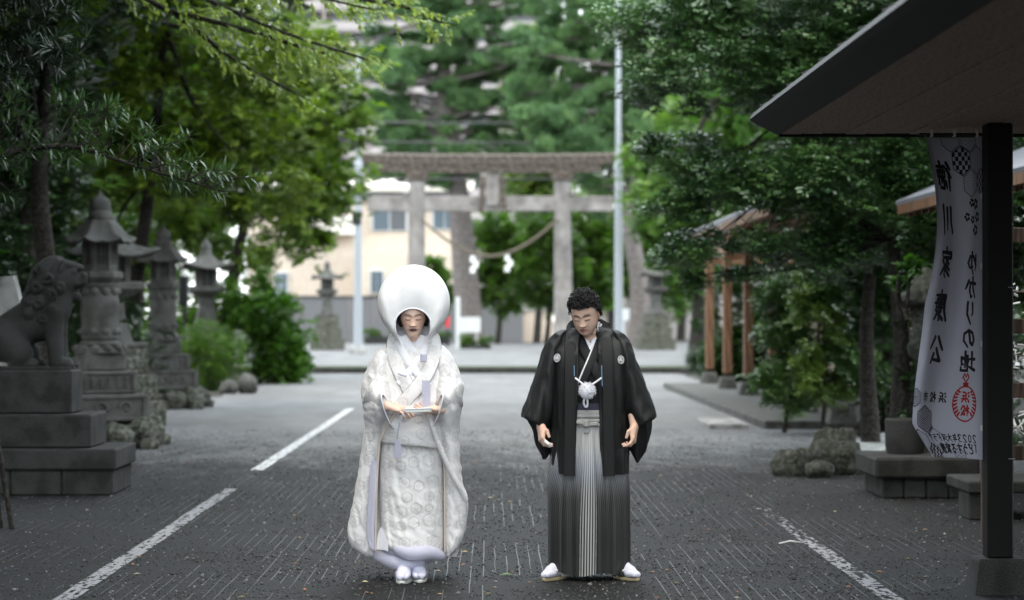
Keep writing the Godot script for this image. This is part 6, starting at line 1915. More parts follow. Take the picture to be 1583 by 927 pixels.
func make_bride() -> void:
	var t := thing("person", "bride in a white patterned kimono and big round white hood, looking down", "person", P(-0.444, 0.0, 14.15))
	var kt := kikko_texture(0.1)
	var kb := kikko_texture(0.2)
	var silk := textured("woven_silk", kt[0], 3.3, 0.5, kt[1], 0.28, false)
	silk.rim_enabled = true; silk.rim = 0.35
	var silk2 := textured("woven_silk_bold", kb[0], 2.9, 0.48, kb[1], 0.26, false)
	silk2.uv1_offset = Vector3(0.31, 0.17, 0.4)
	silk2.rim_enabled = true; silk2.rim = 0.35
	var skin := Color(0.8, 0.56, 0.44)
	# body: head, neck, shoulders, arms and hands in one mesh
	var g := Geo.new()
	g.col = skin
	var hd := Transform3D(Basis.from_euler(Vector3(0.2, 0.02, 0.02)), Vector3(-0.002, 1.537, 0.05))
	head_into(g, hd, {"skin": skin, "lips": Color(0.13, 0.022, 0.03), "brow": 0.8, "brow_thick": 0.0028, "lash": 0.95, "lid": 0.8, "blush": 0.55, "jaw": 0.93})
	var f := Field.new(Vector3(-0.34, 0.9, -0.14), Vector3(0.34, 1.42, 0.2), 0.014)
	f.cap(Vector3(0, 1.38, 0), Vector3(0, 1.28, 0), 0.05, 0.075, 0.04)
	f.cap(Vector3(-0.14, 1.3, 0), Vector3(0.14, 1.3, 0), 0.055, 0.055, 0.04)
	f.cap(Vector3(0, 1.25, 0), Vector3(0, 0.98, 0.01), 0.095, 0.09, 0.06)
	for s: float in [-1.0, 1.0]:
		f.cap(Vector3(s * 0.16, 1.29, 0), Vector3(s * 0.235, 1.06, 0.04), 0.045, 0.036, 0.03)
		f.cap(Vector3(s * 0.235, 1.06, 0.04), Vector3(s * 0.155, 1.03, 0.2), 0.036, 0.027, 0.01)
	f.add_to(g)
	hand_into(g, hand_xf(Vector3(-0.148, 1.022, 0.235), Vector3(1.0, -0.22, 0.16), Vector3(0.0, -0.9, -0.25)), 1.0, [0.2, 0.26, 0.34, 0.4], [Vector3(0.045, 0.05, 0.028), Vector3(0.04, 0.078, 0.04)], Vector3(-0.235, 1.06, 0.04), skin)
	hand_into(g, hand_xf(Vector3(0.172, 0.998, 0.235), Vector3(-1.0, 0.0, 0.22), Vector3(0.0, 1.0, 0.35)), -1.0, [0.16, 0.2, 0.24, 0.3], [Vector3(0.05, 0.05, 0.02), Vector3(0.052, 0.08, 0.026)], Vector3(0.235, 1.06, 0.04), skin)
	part("body", g, M.skin, t)
	# hair showing at the temples, and an ornament
	g = Geo.new()
	g.xf = hd
	for s: float in [-1.0, 1.0]:
		g.tube(smooth([Vector3(s * 0.05, 0.07, 0.035), Vector3(s * 0.068, 0.04, 0.032), Vector3(s * 0.08, 0.0, 0.012), Vector3(s * 0.08, -0.035, -0.005), Vector3(s * 0.07, -0.06, -0.02)], 4), [0.012, 0.016, 0.02, 0.022, 0.022, 0.022, 0.02, 0.018, 0.016, 0.012], 8)
	var shell: Array = []
	for i in 14:
		var la := PI * 0.62 * i / 13.0
		var ring := PackedVector3Array()
		for k in 28:
			var lo := TAU * k / 28.0
			var up := 0.0 if cos(lo) < 0.2 else 0.1 * smoothstep(0.3, 1.0, float(i) / 13.0) * cos(lo)
			ring.append(Vector3(sin(lo) * sin(la) * 0.083, 0.01 + cos(la) * 0.12 + up, -0.01 + cos(lo) * sin(la) * (0.098 if cos(lo) < 0 else 0.078)))
		shell.append(ring)
	g.grid(shell, true)
	part("hair", g, M.hair_black, t)
	g = Geo.new()
	g.tube([Vector3(-0.082, 1.5, 0.08), Vector3(-0.1, 1.492, 0.13), Vector3(-0.126, 1.488, 0.15)], [0.005, 0.004, 0.006], 7)
	part("hair_ornament", g, M.black_iron, t)
	# the big round hood: from the opening round the face, out over the bulge, back behind the head
	var rows: Array = []
	var nA := 72
	for i in 31:
		var s := i / 30.0
		var ring := PackedVector3Array()
		for k in nA + 1:
			var u := float(k) / nA * 2.0 - 1.0
			var a := u * 2.62                                    # 0 at the top of the face
			var low := smoothstep(1.7, 2.6, absf(a))
			var ca := cos(a); var sa := sin(a)
			# rim round the face
			var rim := Vector3(sa * lerpf(0.106, 0.09, low), 1.484 + ca * (0.096 if ca > 0 else 0.13), 0.15 - 0.045 * low)
			rim.x = clampf(rim.x, -0.102, 0.102)
			if absf(a) > 1.57: rim.x = signf(a) * lerpf(0.103, 0.072, low)
			# widest round of the hood
			var big := Vector3(sa * 0.212, 1.615 + ca * 0.222, -0.005)
			if absf(a) > 2.2:
				var q2 := smoothstep(2.1, 2.62, absf(a))
				big = Vector3(signf(a) * lerpf(0.1745, 0.122, q2), lerpf(1.491, 1.395, (absf(a) - 2.2) / 0.42), -0.005)
			var back := Vector3(sa * 0.05, 1.56 + ca * 0.08, -0.19 + 0.03 * low)
			var p: Vector3
			if s < 0.56:
				var q := s / 0.56
				p = rim.lerp(big, sin(q * PI * 0.5))
				p.z = lerpf(rim.z, big.z, 1.0 - cos(q * PI * 0.5)) + 0.02 * sin(q * PI) * (1.0 - low)
			else:
				var q := (s - 0.56) / 0.44
				p = big.lerp(back, 1.0 - cos(q * PI * 0.5))
				p.z = lerpf(big.z, back.z, sin(q * PI * 0.5))
			# soft dents of padded silk
			p.z += 0.011 * sin(s * PI) * (sin(a * 3.0 + 0.7) * 0.5 + sin(a * 5.0 + s * 6.0) * 0.35 + 0.2 * sin(a * 11.0 - s * 9.0))
			ring.append(p)
		ring.reverse()
		rows.append(ring)
	rows.reverse()
	g = Geo.new()
	g.grid(rows)
	# lining: the same sheet a little inside
	var n0 := g.v.size()
	var tri := g.idx.duplicate()
	for k in n0:
		var c := Vector3(0, 1.58, -0.02)
		g.v.append(g.v[k] + (c - g.v[k]).normalized() * 0.006); g.uv.append(g.uv[k]); g.c.append(Color.WHITE)
	for k in range(0, tri.size(), 3): g.tri(tri[k] + n0, tri[k + 2] + n0, tri[k + 1] + n0)
	part("hood", g, M.hood_silk, t)
	g = Geo.new()
	var edge: Array = []
	for p in rows[-1]: edge.append(p + Vector3(0, 0, 0.001))
	g.tube(edge, [0.0045], 6)
	part("hood_hem", g, M.white_silk, t)
	g = Geo.new()
	g.grid(bag([[1.56, -0.1, 1.56, 0.1, -0.1, 0.02, 0.04], [1.46, -0.12, 1.46, 0.12, -0.075, 0.02, 0.045], [1.36, -0.13, 1.36, 0.13, -0.06, 0.02, 0.05]], 16, 32, 0.8, wrinkle(9, Vector3(20, 8, 20), 0.006)), true)
	part("hood_back", g, M.white_silk, t)
	# torso under the collars
	g = Geo.new()
	g.grid(bag([[1.41, -0.05, 1.41, 0.055, -0.01, 0.045, 0.06], [1.37, -0.115, 1.37, 0.12, -0.01, 0.07, 0.07], [1.32, -0.2, 1.32, 0.195, -0.005, 0.095, 0.09], [1.22, -0.235, 1.22, 0.23, 0.0, 0.125, 0.1], [1.1, -0.22, 1.1, 0.22, 0.01, 0.15, 0.11], [0.98, -0.2, 0.98, 0.205, 0.015, 0.175, 0.12], [0.86, -0.19, 0.86, 0.195, 0.01, 0.165, 0.13], [0.78, -0.195, 0.78, 0.19, 0.0, 0.14, 0.14]], 49, 60, 0.85, wrinkle(3, Vector3(9, 7, 9), 0.012)), true)
	part("kimono_bodice", g, silk, t)
	# collars: inner white, then the two thick outer collars crossing left over right
	var zc := func(x: float, y: float) -> float:
		return lerpf(0.055, 0.165, smoothstep(1.42, 1.05, y)) - 0.55 * x * x
	var mk := func(pts2: Array, called: String, half: Array, lift: float, mat_: Material, rise: float) -> void:
		var pts: Array = []
		for q in smooth(pts2, 6): pts.append(Vector3(q.x, q.y, zc.call(q.x, q.y) + lift))
		var gg := Geo.new()
		band(gg, pts, half, Vector3(0, 0.15, 1).normalized(), 0.006, rise)
		part(called, gg, mat_, t)
	mk.call([Vector3(0.062, 1.42, 0), Vector3(0.035, 1.37, 0), Vector3(-0.03, 1.285, 0), Vector3(-0.09, 1.2, 0)], "inner_collar", [0.024, 0.026, 0.028, 0.03], -0.004, M.white_silk, 0.004)
	mk.call([Vector3(-0.06, 1.42, 0), Vector3(-0.035, 1.37, 0), Vector3(0.035, 1.29, 0), Vector3(0.1, 1.2, 0)], "inner_collar", [0.024, 0.026, 0.028, 0.03], 0.004, M.white_silk, 0.004)
	mk.call([Vector3(0.09, 1.415, 0), Vector3(0.065, 1.34, 0), Vector3(-0.0, 1.24, 0), Vector3(-0.08, 1.14, 0)], "middle_collar", [0.024], 0.008, M.white_silk, 0.003)
	mk.call([Vector3(-0.088, 1.415, 0), Vector3(-0.07, 1.34, 0), Vector3(0.005, 1.23, 0), Vector3(0.09, 1.13, 0)], "middle_collar", [0.024], 0.014, M.white_silk, 0.003)
	mk.call([Vector3(-0.105, 1.43, 0), Vector3(-0.118, 1.34, 0), Vector3(-0.085, 1.23, 0), Vector3(-0.03, 1.13, 0), Vector3(0.0, 1.04, 0)], "outer_collar", [0.03, 0.036, 0.04, 0.04], 0.012, silk, 0.003)
	mk.call([Vector3(0.11, 1.43, 0), Vector3(0.125, 1.34, 0), Vector3(0.095, 1.23, 0), Vector3(0.03, 1.13, 0), Vector3(-0.05, 1.04, 0), Vector3(-0.1, 0.96, 0)], "outer_collar", [0.03, 0.036, 0.04, 0.04], 0.02, silk, 0.003)
	# padded sash and the fold over it
	g = Geo.new()
	g.grid(bag([[1.02, -0.17, 1.02, 0.175, 0.02, 0.172, 0.12], [0.985, -0.178, 0.985, 0.18, 0.02, 0.187, 0.13], [0.9, -0.19, 0.89, 0.185, 0.02, 0.192, 0.14], [0.82, -0.2, 0.785, 0.188, 0.012, 0.188, 0.14], [0.807, -0.2, 0.77, 0.188, 0.01, 0.176, 0.13], [0.82, -0.19, 0.79, 0.18, 0.01, 0.16, 0.12]], 40, 60, 0.8, wrinkle(5, Vector3(7, 11, 9), 0.008)), true)
	part("waist_fold", g, silk, t)
	g = Geo.new()
	band(g, smooth([Vector3(-0.17, 0.99, 0.14), Vector3(-0.06, 0.985, 0.205), Vector3(0.06, 0.985, 0.205), Vector3(0.17, 0.99, 0.14)], 5), [0.02], Vector3.BACK, 0.008, 0.004)
	part("sash", g, M.white_silk, t)
	# inner kimono skirt with its padded lilac hem
	var sn := FastNoiseLite.new()
	sn.seed = 17; sn.frequency = 1.0
	var skirt_fold := func(p: Vector3, th: float, v: float) -> Vector3:
		var front := maxf(0.0, cos(th))
		var o := Vector3(0, 0, 0)
		o.z += front * (0.010 * sin(p.x * 26.0 + p.y * 5.0) * smoothstep(0.2, 0.9, v) + 0.018 * smoothstep(0.04, -0.03, p.x + 0.02) * smoothstep(0.35, 1.0, v))
		o.z += front * 0.007 * sin(p.y * 30.0 + p.x * 9.0) * gauss(p.y - 0.62, 0.1)
		o.z += front * (0.022 * sn.get_noise_2d(p.x * 14.0 + p.y * 3.0, p.y * 2.4) + 0.008 * sn.get_noise_2d(p.x * 10.0, p.y * 22.0 + p.x * 12.0))
		return o
	g = Geo.new()
	g.grid(bag([[0.86, -0.185, 0.85, 0.175, 0.0, 0.16, 0.13], [0.7, -0.198, 0.7, 0.178, 0.005, 0.165, 0.14], [0.5, -0.2, 0.5, 0.178, 0.01, 0.17, 0.15], [0.33, -0.195, 0.32, 0.178, 0.015, 0.175, 0.16], [0.215, -0.19, 0.185, 0.178, 0.02, 0.18, 0.17], [0.19, -0.17, 0.16, 0.16, 0.02, 0.16, 0.15]], 60, 84, 0.8, skirt_fold), true)
	part("skirt", g, silk2, t)
	for q in [[-0.21, -0.02, 0.172, 0.142, 0.032, 0.12], [-0.1, 0.1, 0.185, 0.15, 0.04, 0.165]]:
		var pts: Array = []
		var rad: Array = []
		for k in 19:
			var u := k / 18.0
			var left: bool = q[0] < -0.15
			var x: float = lerpf(-0.222, 0.06, u) if left else lerpf(-0.1, 0.172, u)
			var y: float = (0.15 - 0.045 * sin(u * PI * 0.8)) if left else (0.2 - 0.06 * u - 0.012 * sin(u * TAU))
			pts.append(Vector3(x, y, q[5] + 0.06 * sin(u * PI) - (0.08 * (1.0 - u) if left else 0.05 * u)))
			rad.append((0.03 + 0.014 * sin(u * PI)) * (0.75 if k == 0 or k == 18 else 1.0))
		part("padded_hem", Geo.new().tube(pts, rad, 12), M.lilac_silk, t)
	g = Geo.new()
	g.grid(bag([[0.2, -0.18, 0.2, 0.16, 0.0, 0.16, 0.15], [0.12, -0.17, 0.12, 0.12, 0.0, 0.13, 0.14], [0.09, -0.13, 0.09, 0.09, 0.0, 0.1, 0.1]], 14, 40, 0.85), true)
	part("underskirt", g, M.lilac_silk, t)
	# outer robe: back and trailing sides
	g = Geo.new()
	g.grid(bag([[1.36, -0.13, 1.36, 0.13, -0.03, 0.0, 0.1], [1.2, -0.25, 1.2, 0.24, -0.03, 0.0, 0.15], [0.9, -0.27, 0.9, 0.255, -0.03, 0.0, 0.22], [0.5, -0.3, 0.5, 0.27, -0.02, 0.0, 0.29], [0.22, -0.31, 0.22, 0.27, 0.0, 0.0, 0.33], [0.13, -0.27, 0.13, 0.24, 0.0, 0.0, 0.3], [0.14, -0.23, 0.14, 0.2, 0.0, 0.0, 0.27]], 60, 60, 0.85, wrinkle(8, Vector3(6, 2, 6), 0.03)), true)
	part("robe_back", g, silk, t)
	# sleeves hang from the shoulders and join the sides of the robe down to the padded hem
	var sf := func(seed_: int) -> Callable:
		var n := FastNoiseLite.new()
		n.seed = seed_; n.frequency = 1.0
		return func(p: Vector3, th: float, v: float) -> Vector3:
			var o := Vector3(0, 0, 0)
			var fr := maxf(0.0, cos(th))
			o.z += fr * (0.085 * gauss(absf(p.x) - 0.155, 0.055) * gauss(p.y - 1.05, 0.075))
			o.z += fr * (0.03 * (0.3 - absf(n.get_noise_2d(p.x * 11.0 + p.y * 3.0, p.y * 3.4 - p.x * 4.0))) + 0.009 * n.get_noise_2d(p.x * 9.0 + p.y * 14.0, p.y * 14.0) * smoothstep(0.8, 1.05, p.y))
			o += Vector3(sin(th), 0, 0) * 0.008 * n.get_noise_2d(p.y * 14.0, 5.0)
			return o
	g = Geo.new()
	g.grid(bag([[1.365, -0.17, 1.385, -0.07, -0.01, 0.06, 0.06], [1.31, -0.235, 1.32, -0.1, 0.0, 0.09, 0.08], [1.2, -0.285, 1.2, -0.115, 0.01, 0.115, 0.1], [1.1, -0.307, 1.09, -0.105, 0.03, 0.125, 0.1], [1.0, -0.293, 0.985, -0.112, 0.06, 0.14, 0.1], [0.9, -0.284, 0.89, -0.172, 0.06, 0.1, 0.09], [0.76, -0.3, 0.76, -0.19, 0.07, 0.07, 0.08], [0.5, -0.343, 0.5, -0.222, 0.07, 0.055, 0.07], [0.3, -0.38, 0.3, -0.235, 0.07, 0.05, 0.07], [0.2, -0.36, 0.2, -0.232, 0.07, 0.045, 0.06], [0.15, -0.29, 0.15, -0.235, 0.07, 0.03, 0.04]], 100, 44, 1.05, sf.call(21)), true)
	part("sleeve", g, silk2, t)
	g = Geo.new()
	g.grid(bag([[1.385, 0.075, 1.365, 0.17, -0.01, 0.06, 0.06], [1.32, 0.1, 1.31, 0.225, 0.0, 0.09, 0.08], [1.2, 0.115, 1.2, 0.272, 0.01, 0.115, 0.1], [1.1, 0.118, 1.13, 0.292, 0.03, 0.125, 0.1], [0.98, 0.128, 1.0, 0.282, 0.06, 0.14, 0.1], [0.88, 0.14, 0.86, 0.268, 0.06, 0.11, 0.09], [0.74, 0.16, 0.74, 0.27, 0.07, 0.085, 0.08], [0.58, 0.182, 0.58, 0.288, 0.07, 0.065, 0.07], [0.44, 0.182, 0.44, 0.32, 0.07, 0.055, 0.07], [0.29, 0.184, 0.29, 0.306, 0.07, 0.05, 0.07], [0.19, 0.187, 0.19, 0.262, 0.07, 0.045, 0.06], [0.145, 0.19, 0.145, 0.22, 0.07, 0.03, 0.04]], 110, 44, 1.05, sf.call(22)), true)
	part("sleeve", g, silk2, t)
	# cuffs round the wrists, lined in lilac
	for s: float in [-1.0, 1.0]:
		var rings: Array = []
		for k in 9:
			var u := k / 8.0
			var c := Vector3(s * lerpf(0.255, 0.14, u), lerpf(1.08, 0.985, u), lerpf(0.1, 0.235, u))
			rings.append([c + Vector3(0, 0.012 * sin(u * 9.0), 0), Vector3(s * lerpf(-0.03, 0.03, u), lerpf(0.075, 0.085 + 0.012 * sin(u * 8.0), u), lerpf(0.03, 0.03, u)), Vector3(0.02 * s, 0.01, lerpf(0.07, 0.058, u))])
		var cr := ring_loft(rings, 28)
		if s < 0: 
			for k in cr.size():
				var r: PackedVector3Array = cr[k]; r.reverse(); cr[k] = r
		g = Geo.new()
		g.grid(cr, true)
		var cuff := part("cuff", g, silk2, t)
		g = Geo.new()
		var edge2: Array = []
		for p in cr[-1]: edge2.append(p)
		edge2.append(cr[-1][0])
		g.tube(edge2, [0.004], 6, false)
		part("cuff_edge", g, M.white_silk, cuff)
		var lin_rows: Array = [cr[-1]]
		for k in 3:
			var ring := PackedVector3Array()
			for p in cr[-1 - k * 2]: ring.append(p.lerp(rings[-1 - k * 2][0], 0.06))
			lin_rows.append(ring)
		g = Geo.new()
		g.grid(lin_rows, true)
		part("cuff_lining", g, M.lilac_silk, cuff)
	# rolled front edges of the robe, and the folded lilac lining hanging at the left
	g = Geo.new()
	g.tube(smooth([Vector3(-0.1, 0.99, 0.2), Vector3(-0.13, 0.93, 0.2), Vector3(-0.185, 0.83, 0.18), Vector3(-0.2, 0.7, 0.17), Vector3(-0.212, 0.45, 0.165), Vector3(-0.215, 0.18, 0.16)], 6), [0.005, 0.006], 8)
	part("robe_edge", g, M.beige_silk, t)
	g = Geo.new()
	g.tube(smooth([Vector3(0.1, 0.98, 0.205), Vector3(0.11, 0.92, 0.215), Vector3(0.15, 0.8, 0.2), Vector3(0.205, 0.67, 0.175), Vector3(0.262, 0.56, 0.15), Vector3(0.305, 0.47, 0.11)], 6), [0.016, 0.018, 0.018, 0.016], 10)
	part("robe_edge", g, silk, t)
	g = Geo.new()
	g.tube(smooth([Vector3(0.178, 0.78, 0.16), Vector3(0.183, 0.6, 0.15), Vector3(0.184, 0.4, 0.15), Vector3(0.186, 0.17, 0.14)], 6), [0.005], 8)
	part("robe_edge", g, M.beige_silk, t)
	for k in 4:
		var x := -0.222 - k * 0.008
		g = Geo.new()
		band(g, smooth([Vector3(x + 0.014, 0.7, 0.155), Vector3(x, 0.5, 0.165 - k * 0.006), Vector3(x - 0.01, 0.3, 0.165 - k * 0.006), Vector3(x - 0.008 + k * 0.004, 0.19 + k * 0.006, 0.16)], 6), [0.003, 0.006, 0.009, 0.012], Vector3(-0.5, 0, 1).normalized(), 0.006, 0.004)
		part("lining_fold", g, M.lilac_silk, t)
	g = Geo.new()
	g.grid([PackedVector3Array([Vector3(-0.2, 0.285, 0.172), Vector3(-0.178, 0.325, 0.195), Vector3(-0.155, 0.27, 0.205)]), PackedVector3Array([Vector3(-0.205, 0.25, 0.175), Vector3(-0.165, 0.25, 0.205), Vector3(-0.14, 0.23, 0.212)]), PackedVector3Array([Vector3(-0.21, 0.19, 0.175), Vector3(-0.17, 0.19, 0.2), Vector3(-0.14, 0.18, 0.2)])])
	part("lining_fold", g, M.white_silk, t)
	# purse and tassels at the chest
	g = Geo.new().box(Vector3(0.062, 1.295, 0.16), Vector3(0.038, 0.05, 0.02), 0.006)
	var purse := part("chest_purse", g, M.lilac_silk, t)
	g = Geo.new()
	for k in 7: g.tube([Vector3(0.06 + k * 0.0062, 1.165, 0.222), Vector3(0.06 + k * 0.0064, 1.09, 0.232), Vector3(0.06 + k * 0.0066, 1.005, 0.238)], [0.0042], 6)
	part("tassel", g, M.lilac_silk, purse)
	g = Geo.new()
	g.tube(smooth([Vector3(-0.085, 1.205, 0.165), Vector3(-0.06, 1.195, 0.172), Vector3(-0.035, 1.19, 0.178)], 3), [0.006], 7)
	part("dagger_case", g, M.lilac_silk, t)
	# feet
	g = Geo.new()
	for q in [[-0.05, 0.15, 0.1], [0.035, 0.09, -0.1]]:
		foot_into(g, Transform3D(Basis(Vector3.UP, q[2] * -0.5), Vector3(q[0], 0.02, q[1])), signf(q[0]))
	part("socks", g, M.tabi_white, t)
	for q in [[-0.05, 0.15, 0.1], [0.035, 0.09, -0.1]]:
		sandal(t, Transform3D(Basis(Vector3.UP, q[2] * -0.5), Vector3(q[0], 0.002, q[1])), M.pale_sole, M.lilac_silk)
	# the folded fan in her hands
	var fan := thing("folded_fan", "folded white fan with hanging tassel held in the bride's hands", "fan", P(-0.444, 0, 14.15) + Vector3(0.035, 0.995, 0.315))
	part("sticks", Geo.new().box(Vector3.ZERO, Vector3(0.155, 0.019, 0.02), 0.004, Basis(Vector3.BACK, 0.03)), M.paper, fan)
	part("guard", Geo.new().box(Vector3(0, 0.012, 0.002), Vector3(0.157, 0.005, 0.023), 0.002, Basis(Vector3.BACK, 0.03)), M.white_silk, fan)
	part("cord", Geo.new().tube(smooth([Vector3(-0.077, 0, 0.0), Vector3(-0.1, -0.05, 0.005), Vector3(-0.118, -0.14, -0.04), Vector3(-0.12, -0.165, -0.06)], 5), [0.0028], 6), M.lilac_silk, fan)
	g = Geo.new()
	for k in 8: g.tube([Vector3(-0.118, -0.16, -0.06), Vector3(-0.134 + k * 0.0045, -0.2, -0.062), Vector3(-0.136 + k * 0.005, -0.275, -0.072)], [0.0035], 5)
	part("tassel", g, M.lilac_silk, fan)


func hakama_texture() -> ImageTexture:                   # striped silk dyed from pale grey at the waist to near black at the hem
	var w := 1024; var h := 512
	var im := Image.create(w, h, false, Image.FORMAT_RGB8)
	for y in h:
		var v := float(y) / h
		var dye := smoothstep(0.16, 0.55, v)
		for x in w:
			var u := (float(x) / w)
			var s := 0.5 + 0.5 * sin(u * TAU * 96.0)
			s = smoothstep(0.3, 0.7, s)
			var pale := lerpf(0.3, 0.52, s)
			var deep := lerpf(0.008, 0.05 - 0.034 * smoothstep(0.45, 0.8, v), s)
			var c := lerpf(pale, deep, dye)
			var mid := u - 0.5 + 0.012 * v
			if absf(mid) < 0.0405:
				var bold := smoothstep(0.35, 0.65, 0.5 + 0.5 * cos(mid * TAU * 74.0))
				c = lerpf(lerpf(0.34, 0.5, bold), lerpf(0.012, 0.42, bold), dye)
			im.set_pixel(x, y, lin(c * lerpf(1.0, 0.93, dye * (1 - dye) * 4), c * lerpf(0.99, 1.0, dye), c * lerpf(0.98, 1.1, dye * (1 - dye) * 4)))
	return ImageTexture.create_from_image(im)


func make_groom() -> void:
	var t := thing("person", "groom in a black crested coat over striped pleated trousers, looking down", "person", P(0.58, 0.0, 14.2))
	var n1 := noise_image(256, 61, 0.25, 2)
	var weave := Image.create(256, 256, false, Image.FORMAT_L8)
	for y in 256:
		for x in 256:
			var stair := posmod(x + (y / 16) * 22, 44) < 30
			weave.set_pixel(x, y, Color.from_hsv(0, 0, 0.35 + 0.3 * (0.5 + 0.5 * sin(y * TAU / 8.0)) * (1.0 if stair else 0.3) + 0.1 * n1.get_pixel(x, y).r))
	var wt := ImageTexture.create_from_image(weave)
	var black := textured("black_silk", ramp_tex(weave, [0.3, 0.75], [[0.007, 0.008, 0.008], [0.016, 0.0175, 0.018]]), 4.0, 0.55, wt, 0.05, false)
	plain("black_band", lin(0.013, 0.0142, 0.0146), 0.65, 0.0, 0.35)
	plain("kimono_black", lin(0.01, 0.0105, 0.0115), 0.65, 0.0, 0.35)
	var hk := plain("hakama_silk", Color.WHITE, 0.55)
	hk.albedo_texture = hakama_texture()
	var waist := plain("waist_silk", lin(0.36, 0.355, 0.34), 0.6)
	var skin := Color(0.73, 0.49, 0.375)
	var g := Geo.new()
	var hd := Transform3D(Basis.from_euler(Vector3(0.4, -0.28, 0.07)), Vector3(-0.022, 1.548, 0.06))
	g.col = skin
	head_into(g, hd, {"skin": skin, "lips": Color(0.33, 0.13, 0.1), "brow": 0.95, "brow_thick": 0.004, "lash": 0.95, "lid": 0.5, "blush": 0.15, "jaw": 1.06, "stubble": 0.25})
	var f := Field.new(Vector3(-0.4, 0.84, -0.16), Vector3(0.4, 1.5, 0.22), 0.014)
	f.cap(Vector3(0, 1.44, 0.0), Vector3(0, 1.35, -0.03), 0.05, 0.055, 0.02)
	f.cap(Vector3(-0.15, 1.335, -0.02), Vector3(0.15, 1.335, -0.02), 0.045, 0.045, 0.03)
	f.cap(Vector3(0, 1.27, -0.01), Vector3(0, 1.0, 0), 0.085, 0.09, 0.05)
	for s: float in [-1.0, 1.0]:
		f.cap(Vector3(s * 0.17, 1.32, -0.01), Vector3(s * 0.25, 1.1, 0.0), 0.045, 0.04, 0.03)
		f.cap(Vector3(s * 0.25, 1.1, 0.0), Vector3(s * 0.27, 0.93, 0.1), 0.042, 0.03, 0.01)
	f.add_to(g)
	hand_into(g, hand_xf(Vector3(-0.282, 0.898, 0.125), Vector3(0.02, -0.86, 0.42), Vector3(1.0, 0.1, -0.35)), 1.0, [0.55, 0.62, 0.68, 0.72], [Vector3(0.046, 0.05, 0.022), Vector3(0.044, 0.082, 0.034)], Vector3(-0.26, 1.1, 0.0), skin)
	hand_into(g, hand_xf(Vector3(0.262, 0.893, 0.125), Vector3(-0.06, -0.9, 0.36), Vector3(-1.0, 0.05, -0.3)), -1.0, [0.5, 0.75, 0.82, 0.85], [Vector3(0.044, 0.046, 0.024), Vector3(0.036, 0.078, 0.036)], Vector3(0.25, 1.1, 0.0), skin)
	part("body", g, M.skin, t)
	# curly hair: a cap and a few hundred locks
	g = Geo.new()
	g.xf = hd
	var rng := RandomNumberGenerator.new()
	rng.seed = 88
	var n := FastNoiseLite.new()
	n.seed = 12; n.frequency = 0.09
	var cap_: Array = []
	var line_at := func(lo: float) -> float:               # how far down the hair comes, as an angle from the crown
		var c := cos(lo)
		return lerpf(1.9, 1.0, smoothstep(-0.6, 0.65, c))
	for i in 15:
		var ring := PackedVector3Array()
		for k in 40:
			var lo := TAU * k / 40.0
			var la: float = line_at.call(lo) * i / 14.0
			var bump := 1.0 + 0.07 * n.get_noise_2d(lo * 30.0, la * 40.0)
			ring.append(Vector3(sin(lo) * sin(la) * 0.08, 0.008 + cos(la) * 0.12, -0.01 + cos(lo) * sin(la) * 0.1) * bump)
		cap_.append(ring)
	g.grid(cap_, true)
	for k in 1300:
		var lo := rng.randf() * TAU
		var la: float = line_at.call(lo) * sqrt(rng.randf()) * 1.02
		var d := Vector3(sin(lo) * sin(la), cos(la), cos(lo) * sin(la))
		var p := Vector3(0, 0.012, -0.008) + d * Vector3(0.078, 0.118, 0.098)
		var tang := d.cross(Vector3(rng.randfn(), rng.randfn(), rng.randfn())).normalized()
		var bit := d.cross(tang)
		var pts: Array = []
		var rr := rng.randf_range(0.009, 0.02)
		var lift := rng.randf_range(0.012, 0.036) * (0.5 + 0.5 * clampf(d.y, 0, 1))
		for j in 7:
			var a := j * 0.62
			pts.append(p + d * (lift * sin(j / 6.0 * PI * 0.9) + 0.002) + tang * (cos(a) * rr + j * 0.003) + bit * sin(a) * rr + Vector3(0, -0.0015 * j, 0.0))
		g.tube(pts, [0.0018, 0.0025, 0.0028, 0.0027, 0.0024, 0.0017, 0.0007], 5, false)
	part("hair", g, M.hair_black, t)
	# under-kimono: black, with crossed collars
	g = Geo.new()
	g.grid(bag([[1.43, -0.06, 1.43, 0.065, -0.04, 0.045, 0.05], [1.38, -0.15, 1.38, 0.15, -0.025, 0.066, 0.07], [1.3, -0.18, 1.3, 0.18, -0.02, 0.115, 0.09], [1.22, -0.19, 1.22, 0.19, -0.01, 0.145, 0.1], [1.05, -0.18, 1.05, 0.18, 0.0, 0.145, 0.11], [0.94, -0.18, 0.94, 0.18, 0.0, 0.15, 0.11]], 24, 48, 0.85), true)
	part("kimono", g, M.kimono_black, t)
	var zc := func(x: float, y: float) -> float:
		return lerpf(-0.015, 0.155, smoothstep(1.52, 1.2, y)) - 0.5 * x * x
	var strip := func(pts2: Array, called: String, half: Array, lift: float, mat_: Material, rise: float) -> void:
		var pts: Array = []
		for q in smooth(pts2, 6): pts.append(Vector3(q.x, q.y, zc.call(q.x, q.y) + lift))
		var gg := Geo.new()
		band(gg, pts, half, Vector3(0, 0.2, 1).normalized(), 0.005, rise)
		part(called, gg, mat_, t)
	strip.call([Vector3(0.07, 1.5, 0), Vector3(0.05, 1.43, 0), Vector3(0.012, 1.36, 0), Vector3(-0.02, 1.3, 0)], "white_collar", [0.02, 0.022, 0.02, 0.012], -0.006, M.white_silk, 0.004)
	strip.call([Vector3(-0.062, 1.48, 0), Vector3(-0.04, 1.43, 0), Vector3(-0.008, 1.385, 0), Vector3(0.012, 1.345, 0)], "white_collar", [0.014, 0.02, 0.02, 0.012], -0.008, M.white_silk, 0.004)
